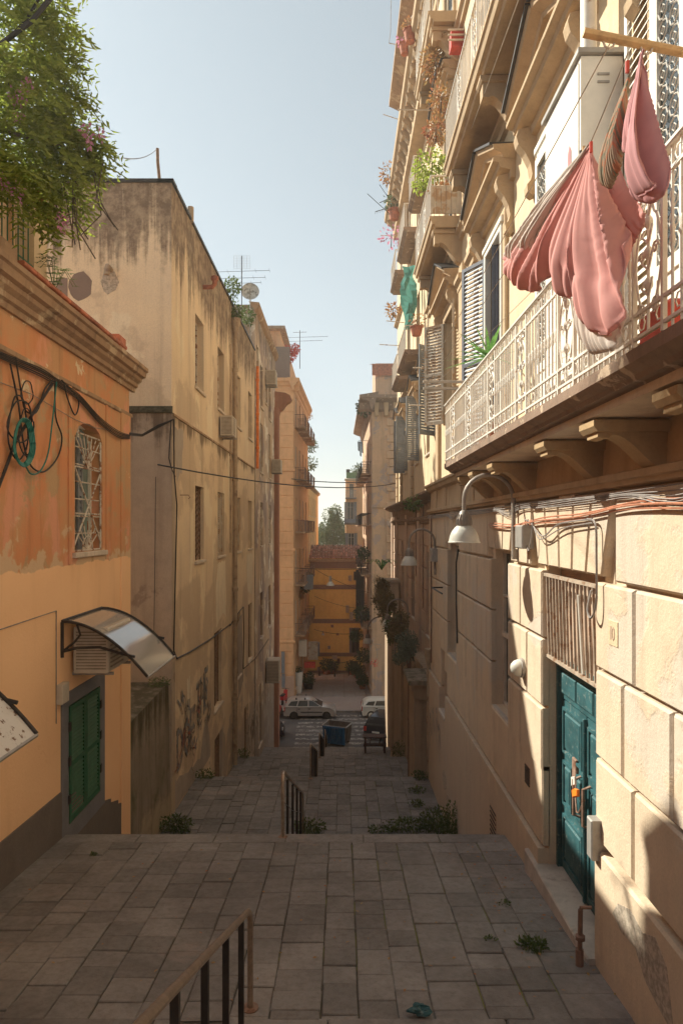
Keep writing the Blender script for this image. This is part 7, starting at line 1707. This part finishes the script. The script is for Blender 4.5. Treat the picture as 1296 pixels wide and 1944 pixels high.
for k, (dy, L) in enumerate(((0, 1.9), (.8, 2.6), (1.5, 1.5))):
    c = P(775, 505, 27 + dy * 1.2); n_ = 8; vs = []
    for i in range(n_ + 1):
        for j in range(4): vs.append(c + Vector((-.25 + j * .17 + .1 * math.sin(i * 1.1 + j), .12 * math.sin(i * .8 + j * 2), -L * i / n_)))
    m.add(vs, [(i * 4 + j, i * 4 + j + 1, i * 4 + 5 + j, i * 4 + 4 + j) for i in range(n_) for j in range(3)])
one(m, 'green_netting', 'teal_cloth', 'torn teal netting draped between the far balconies', 'netting', recalc=False)
rods = [((738, 82), (762, 84), 27, 'pink clothes rod sticking out highest over the sky'), ((727, 217), (750, 224), 30, 'rod under the attic eave'), ((733, 609), (760, 611), 27.5, 'upper clothes rod at the second floor far balcony'), ((720, 654), (752, 655), 29, 'lower clothes rod at the second floor far balcony'),
        ((783, 698), (848, 700), 19.5, 'white clothes rod left of the balcony railing, upper'), ((776, 769), (845, 770), 20.5, 'white clothes rod left of the balcony railing, lower'), ((755, 208), (848, 206), 19, 'rusty horizontal rod below the dry vines'), ((722, 447), (745, 446), 31, 'rod beside the pink flowering plant')]
for a_, b_, Y, lb in rods:
    m = MB(); m.tube([P(*a_, Y), P(*b_, Y) + Vector((.15, .1, 0))], .018, 5); one(m, 'clothes_rod', 'rust_white', lb, 'rod', 'clothes rods sticking out of the balconies')
for (u, v, Y, yaw, L, lb) in ((720, 385, 34, 1.0, 2.4, 'v shaped aerial leaning out at the end of the palazzo roof'), (712, 402, 34, .1, 1.6, 'toothed aerial rod pointing left from the palazzo roof')):
    c = P(u, v, Y); m = MB(); e = P(738, v - 8, Y); m.tube([c, e], .02, 4); d = Vector((.45, .3, -.7)) if u == 720 else Vector((.0, .3, -.12))
    if u == 720: m.tube([c + Vector((-.6, 0, .45)), c + Vector((.5, 0, -.55))], .016, 4); m.tube([c + Vector((0.0, 0, .9)), c + Vector((.55, 0, .1))], .014, 4)
    else:
        for k in range(6): q = c.lerp(e, k / 6); m.tube([q - Vector((0, .2, .1)), q + Vector((0, .2, -.02))], .01, 3)
    one(m, 'roof_aerial', 'iron', lb, 'tv aerial')
cable([P(742, -5, 26), P(741, 60, 26), P(738, 82, 26)], .012, 'cable_grey', 'hanging wire with clips above the pink rod', k=4)

# ------------------------------------------------------------ long balcony: cabinet, flue, plant, washing
cb = thing('balcony_cabinet', (2.7, 7.6, 1.15), 'tall white metal cabinet standing on the long balcony behind the laundry', 'cabinet')
MB().cbox(WORLD, 2.45, 2.88, 7.0, 8.2, 1.15, 4.84, .015).build('body', 'white_paint', cb)
MB().cbox(WORLD, 2.41, 2.89, 6.96, 8.25, 4.843, 4.90, .01).build('lid', 'grey_metal', cb)
Fc = FRt(2.45); m = MB(); m.cbox(Fc, 7.04, 8.16, 1.3, 4.78, 0, .012, .004); dd = m.build('door', 'white_paint', cb)
m = MB(); m.prism(Fc, [(7.25, 3.5), (7.35, 3.45), (7.35, 4.0), (7.30, 4.07), (7.25, 4.0)], .012, .018); m.build('vent_slot', 'towel', cb)
m = MB()
for z in (4.55, 4.63): m.box(FE(7.0), 2.62, 2.74, z, z + .022, 0, .012)
m.build('slot', 'grey_metal', cb)
m = MB(); m.tube([(2.62, 7.25, 4.9), (2.62, 7.25, 6.0), (2.62, 7.5, 6.4)], .085, 12); one(m, 'flue', 'white_metal', 'fat white flue pipe rising from the white cabinet', 'pipe', smooth=True)
m = MB(); m.tube([(2.86, 4.2, 5.3), (2.0, 3.6, 4.6)] if False else [(1.28, 3.62, 2.62), (2.9, 3.70, 2.36)], .024, 9); one(m, 'washing_pole', 'wood_pole', 'bamboo washing pole jutting out over the railing at upper right', 'pole', smooth=True)
m = MB()
for x in (1.42, 1.62): m.tube([(x + .03 * math.cos(t * .785), 3.63 + .0, 2.60 - (x - 1.28) * .16 + .035 * math.sin(t * .785)) for t in range(8)], .007, 5, closed=True)
one(m, 'pole_rings', 'line', 'string loops knotted round the bamboo washing pole', 'string')
LX = 1.52; LZ = 2.33
def ln(a_, b_, lb, s=.02, r=.004): cable(catenary(a_, b_, s), r, 'line', lb, name='washing_line', cat='washing line', k=4)
ln((LX, 3.62, 2.52), (LX, 4.15, LZ + .02), 'short washing line between the pole and the pink sheet', .005); ln((LX, 4.15, LZ + .02), (1.75, 13.9, 2.95), 'washing line running from the pink sheet to the far window', .05)
ln((1.42, 3.62, 2.56), (1.62, 13.9, 3.0), 'second washing line parallel to the railing', .06); ln((1.9, 2.6, 2.1), (1.9, 13.9, 2.9), 'washing line just inside the railing', .05)
ln(P(985, -5, 8.2), P(836, 400, 18), 'thin cord dropping from the upper balcony to the far rods', .02, .006)
yr = thing('washing_rack', (2.2, 14.0, 2.95), 'white wooden arms holding the washing lines at the far window', 'rack')
for z, y in ((2.95, 13.95), (2.8, 13.9)): MB().cbox(Fr((2.9, y, z), (-1, -.05, 0), (0, -1, 0)), 0, 1.25, -.025, .025, 0, .05, .006).build('arm', 'pale_trim', yr)
yp = thing('yucca', (2.4, 9.9, 1.15), 'spiky green yucca behind the white railing', 'plant'); m = MB(); c = Vector((2.3, 10.6, 2.62))
random.seed(6)
for k in range(34):
    a_ = random.uniform(0, 6.28); el = random.uniform(-.1, 1.25); L = random.uniform(.5, .85); d = Vector((math.cos(a_) * math.cos(el), math.sin(a_) * math.cos(el), math.sin(el))); s_ = d.cross(Vector((0, 0, 1))).normalized() * .028
    pts = [c + d * L * i / 4 - Vector((0, 0, .12 * (i / 4) ** 2)) for i in range(5)]; ws = (.5, 1, .9, .55, .02)
    for i in range(4): m.add([pts[i] - s_ * ws[i], pts[i] + s_ * ws[i], pts[i + 1] + s_ * ws[i + 1], pts[i + 1] - s_ * ws[i + 1]], [(0, 1, 2, 3)])
m.build('leaf_crown', 'palm', yp, recalc=False); m = MB(); m.tube([(2.3, 10.6, 1.4), (2.3, 10.6, 2.64)], .045, 7); m.build('trunk', 'bark', yp); m = MB(); m.lathe((2.3, 10.6, 1.15), [(.13, 0), (.18, .26), (.2, .26), (.2, .3), (.16, .3)], 12); m.build('pot', 'terracotta', yp, smooth=True)
m = MB(); m.cbox(WORLD, 2.05, 2.3, 4.3, 4.7, 1.16, 1.45, .03); one(m, 'red_basket', 'crate_red', 'red plastic basket on the balcony floor below the laundry', 'basket')
m = MB(); m.lathe((2.1, 9.3, 1.15), [(.10, 0), (.14, .24), (.16, .24), (.16, .28), (.12, .28)], 12); one(m, 'flower_pot', 'terracotta', 'empty terracotta pot on the balcony floor', 'pot', smooth=True)

import numpy as np
def cloth(name, apex, rim, mat, label, folds=9, amp=.05, nv=44, gather=.03, seed=0, cat='laundry', ease=1.30, parent=None):
    """cloth gathered at a peg; rim is its lower outline. The surplus width is relaxed into soft folds with a small mass and spring solver"""
    rs = np.random.RandomState(seed); nu = 90; rim = [Vector(r) for r in rim]; ap_ = Vector(apex)
    seg = [0]
    for a_, b_ in zip(rim, rim[1:]): seg.append(seg[-1] + (b_ - a_).length)
    def rp(t):
        d = min(max(t, 0), 1) * seg[-1]
        for i in range(len(seg) - 1):
            if d <= seg[i + 1] + 1e-9: return rim[i].lerp(rim[i + 1], (d - seg[i]) / (seg[i + 1] - seg[i]))
        return rim[-1]
    base = np.array([[tuple(ap_.lerp((rp(i / nu) * 2 + rp(i / nu - .03) + rp(i / nu + .03)) / 4, (j / nv)) + Vector((0, (i / nu - .5) * gather, 0))) for i in range(nu + 1)] for j in range(nv + 1)])
    h = np.linalg.norm(np.diff(base, axis=1), axis=2) * ease; v = np.linalg.norm(np.diff(base, axis=0), axis=2) * 1.015
    h = np.maximum(h, .004)
    u_ = np.linspace(0, 1, nu + 1); p = base.copy()
    for k in range(3):                                      # seed the folds with a few uneven waves
        f = folds * (.7 + .5 * k) + rs.uniform(-.6, .6); ph = rs.uniform(0, 6.28); w_ = np.sin(6.283 * f * (u_ + .05 * np.sin(7 * u_ + ph)) + ph)[None, :] * (np.linspace(0, 1, nv + 1)[:, None] ** .8)
        p[:, :, 0] += w_ * amp / (k + 1); p[:, :, 1] += np.roll(w_, 3, axis=1) * amp * .5 / (k + 1)
    q = p.copy(); wind = np.array([-.10, .35, -1.0]) * 2.2e-4
    for it in range(260):
        vel = (p - q) * .93; q = p.copy(); p = p + vel + wind
        for _ in range(4):
            for par in (0, 1):
                d = p[:, 1 + par::2] - p[:, par:-1:2][:, :p[:, 1 + par::2].shape[1]]; hh = h[:, par::2]; L = np.linalg.norm(d, axis=2) + 1e-9; c = (d * ((L - hh) / L * .5)[:, :, None]) * .9
                n_ = d.shape[1]; p[:, par:par + 2 * n_:2][:, :n_] += c; p[:, 1 + par::2][:, :n_] -= c
            for par in (0, 1):
                d = p[1 + par::2] - p[par:-1:2][:p[1 + par::2].shape[0]]; vv = v[par::2]; L = np.linalg.norm(d, axis=2) + 1e-9; c = (d * ((L - vv) / L * .5)[:, :, None]) * .9
                n_ = d.shape[0]; p[par:par + 2 * n_:2][:n_] += c; p[1 + par::2][:n_] -= c
            lap = (p[:, :-2] + p[:, 2:] - 2 * p[:, 1:-1]) * .06; p[:, 1:-1] += lap      # cloth resists sharp creases
            p[0] = base[0]
            rimt = base[-1]; p[-1] += (rimt - p[-1]) * .02; p[:, 0] += (base[:, 0] - p[:, 0]) * .02; p[:, -1] += (base[:, -1] - p[:, -1]) * .005; p[:, :, 1:] += (base - p)[:, :, 1:] * .006
    W_ = nu + 1; m = MB(); m.add([Vector(x) for x in p.reshape(-1, 3)], [(j * W_ + i, j * W_ + i + 1, (j + 1) * W_ + i + 1, (j + 1) * W_ + i) for j in range(nv) for i in range(nu)])
    o = m.build(name, mat, parent, smooth='all', recalc=False)
    sd_ = o.modifiers.new('thickness', 'SOLIDIFY'); sd_.thickness = .004
    if cat: tag(o, label, cat)
    # a stitched hem along the lower edge
    hm_ = MB(); hm_.tube([Vector(x) for x in p[-1]], .005, 4); hm_.build('hem', mat, o, smooth=True)
    return o
def rnd_g(u): return 0
def C(u, v, X): return PX(u, v, X)
ap0 = C(1122, 275, 1.50)
sheet = cloth('pink_sheet', ap0, [C(955, 478, 1.47), C(962, 520, 1.40), C(985, 548, 1.38), C(1018, 556, 1.40), C(1050, 510, 1.45), C(1062, 560, 1.42), C(1090, 572, 1.45), C(1108, 530, 1.50), C(1100, 600, 1.50), C(1128, 628, 1.50), C(1160, 640, 1.52), C(1186, 612, 1.54), C(1180, 470, 1.56)], 'pink',
      'large pink sheet pinned by one corner, blown out over the white railing', folds=6, amp=.045, seed=3)
cloth('sheet_lining', ap0 + Vector((-.02, .01, 0)), [C(955, 484, 1.39), C(974, 496, 1.37), C(1000, 486, 1.37), C(1022, 452, 1.38)], 'pink_white', 'cream crumpled strip along the upper left edge of the pink sheet', folds=4, amp=.016, seed=5)
cloth('white_cloth', C(1140, 430, 1.62), [C(1092, 560, 1.66), C(1098, 630, 1.58), C(1125, 672, 1.56), C(1168, 662, 1.56), C(1190, 600, 1.64)], 'pink_white', 'white cloth hanging lowest behind the pink sheet', folds=4, amp=.035, seed=8)
cloth('small_pink_sheet', C(1165, 300, 1.64), [C(1140, 520, 1.66), C(1165, 500, 1.66), C(1200, 470, 1.68), C(1222, 428, 1.70), C(1226, 402, 1.70)], 'pink', 'smaller pink cloth behind, right of the large sheet', folds=5, amp=.025, seed=11)
cloth('pink_towel', C(1219, 96, 1.50), [C(1176, 262, 1.50), C(1182, 290, 1.48), C(1215, 300, 1.49), C(1228, 340, 1.50), C(1248, 352, 1.47), C(1205, 378, 1.46), C(1240, 385, 1.50), C(1268, 360, 1.52), C(1274, 320, 1.54)], 'towel', 'pink towel hanging from the bamboo pole at upper right', folds=4, amp=.024, seed=14, ease=1.17)
cloth('striped_cloth', C(1198, 130, 1.50), [C(1138, 322, 1.47), C(1142, 352, 1.47), C(1160, 358, 1.47), C(1180, 315, 1.48), C(1188, 240, 1.50)], 'plaid', 'brown striped cloth hanging between the two pink pieces', folds=3, amp=.018, seed=17)
for (u, v, mt, lb) in ((1122, 280, 'crate_red', 'red peg hidden in the top of the sheet'), (1108, 288, 'wood_pole', 'yellow peg beside the top of the pink sheet'), (1103, 296, 'cable', 'black peg left of the yellow one'), (1191, 128, 'crate_red', 'dark red peg by the striped cloth')):
    c = C(u, v, 1.49); m = MB(); m.cbox(Fr(c, (0, 1, .2), (-1, 0, 0)), -.008, .008, -.03, .035, -.005, .012, .003); one(m, 'clothes_peg', mt, lb, 'peg')

# ------------------------------------------------------------ summer haze between the houses
hz = MB(); hz.box(WORLD, -720, 720, -40, 1290, -23.5, 40); ho = hz.build('haze', 'pale_trim'); ho['kind'] = 'stuff'
hm = bpy.data.materials.new('haze_air'); hm.use_nodes = True; t_ = hm.node_tree; t_.nodes.remove(t_.nodes['Principled BSDF'])
pv = t_.nodes.new('ShaderNodeVolumePrincipled'); pv.inputs['Color'].default_value = (1, .95, .88, 1); pv.inputs['Density'].default_value = .0012; pv.inputs['Anisotropy'].default_value = .35
t_.links.new(pv.outputs[0], t_.nodes['Material Output'].inputs['Volume']); ho.data.materials.clear(); ho.data.materials.append(hm)
sc.cycles.volume_bounces = 1
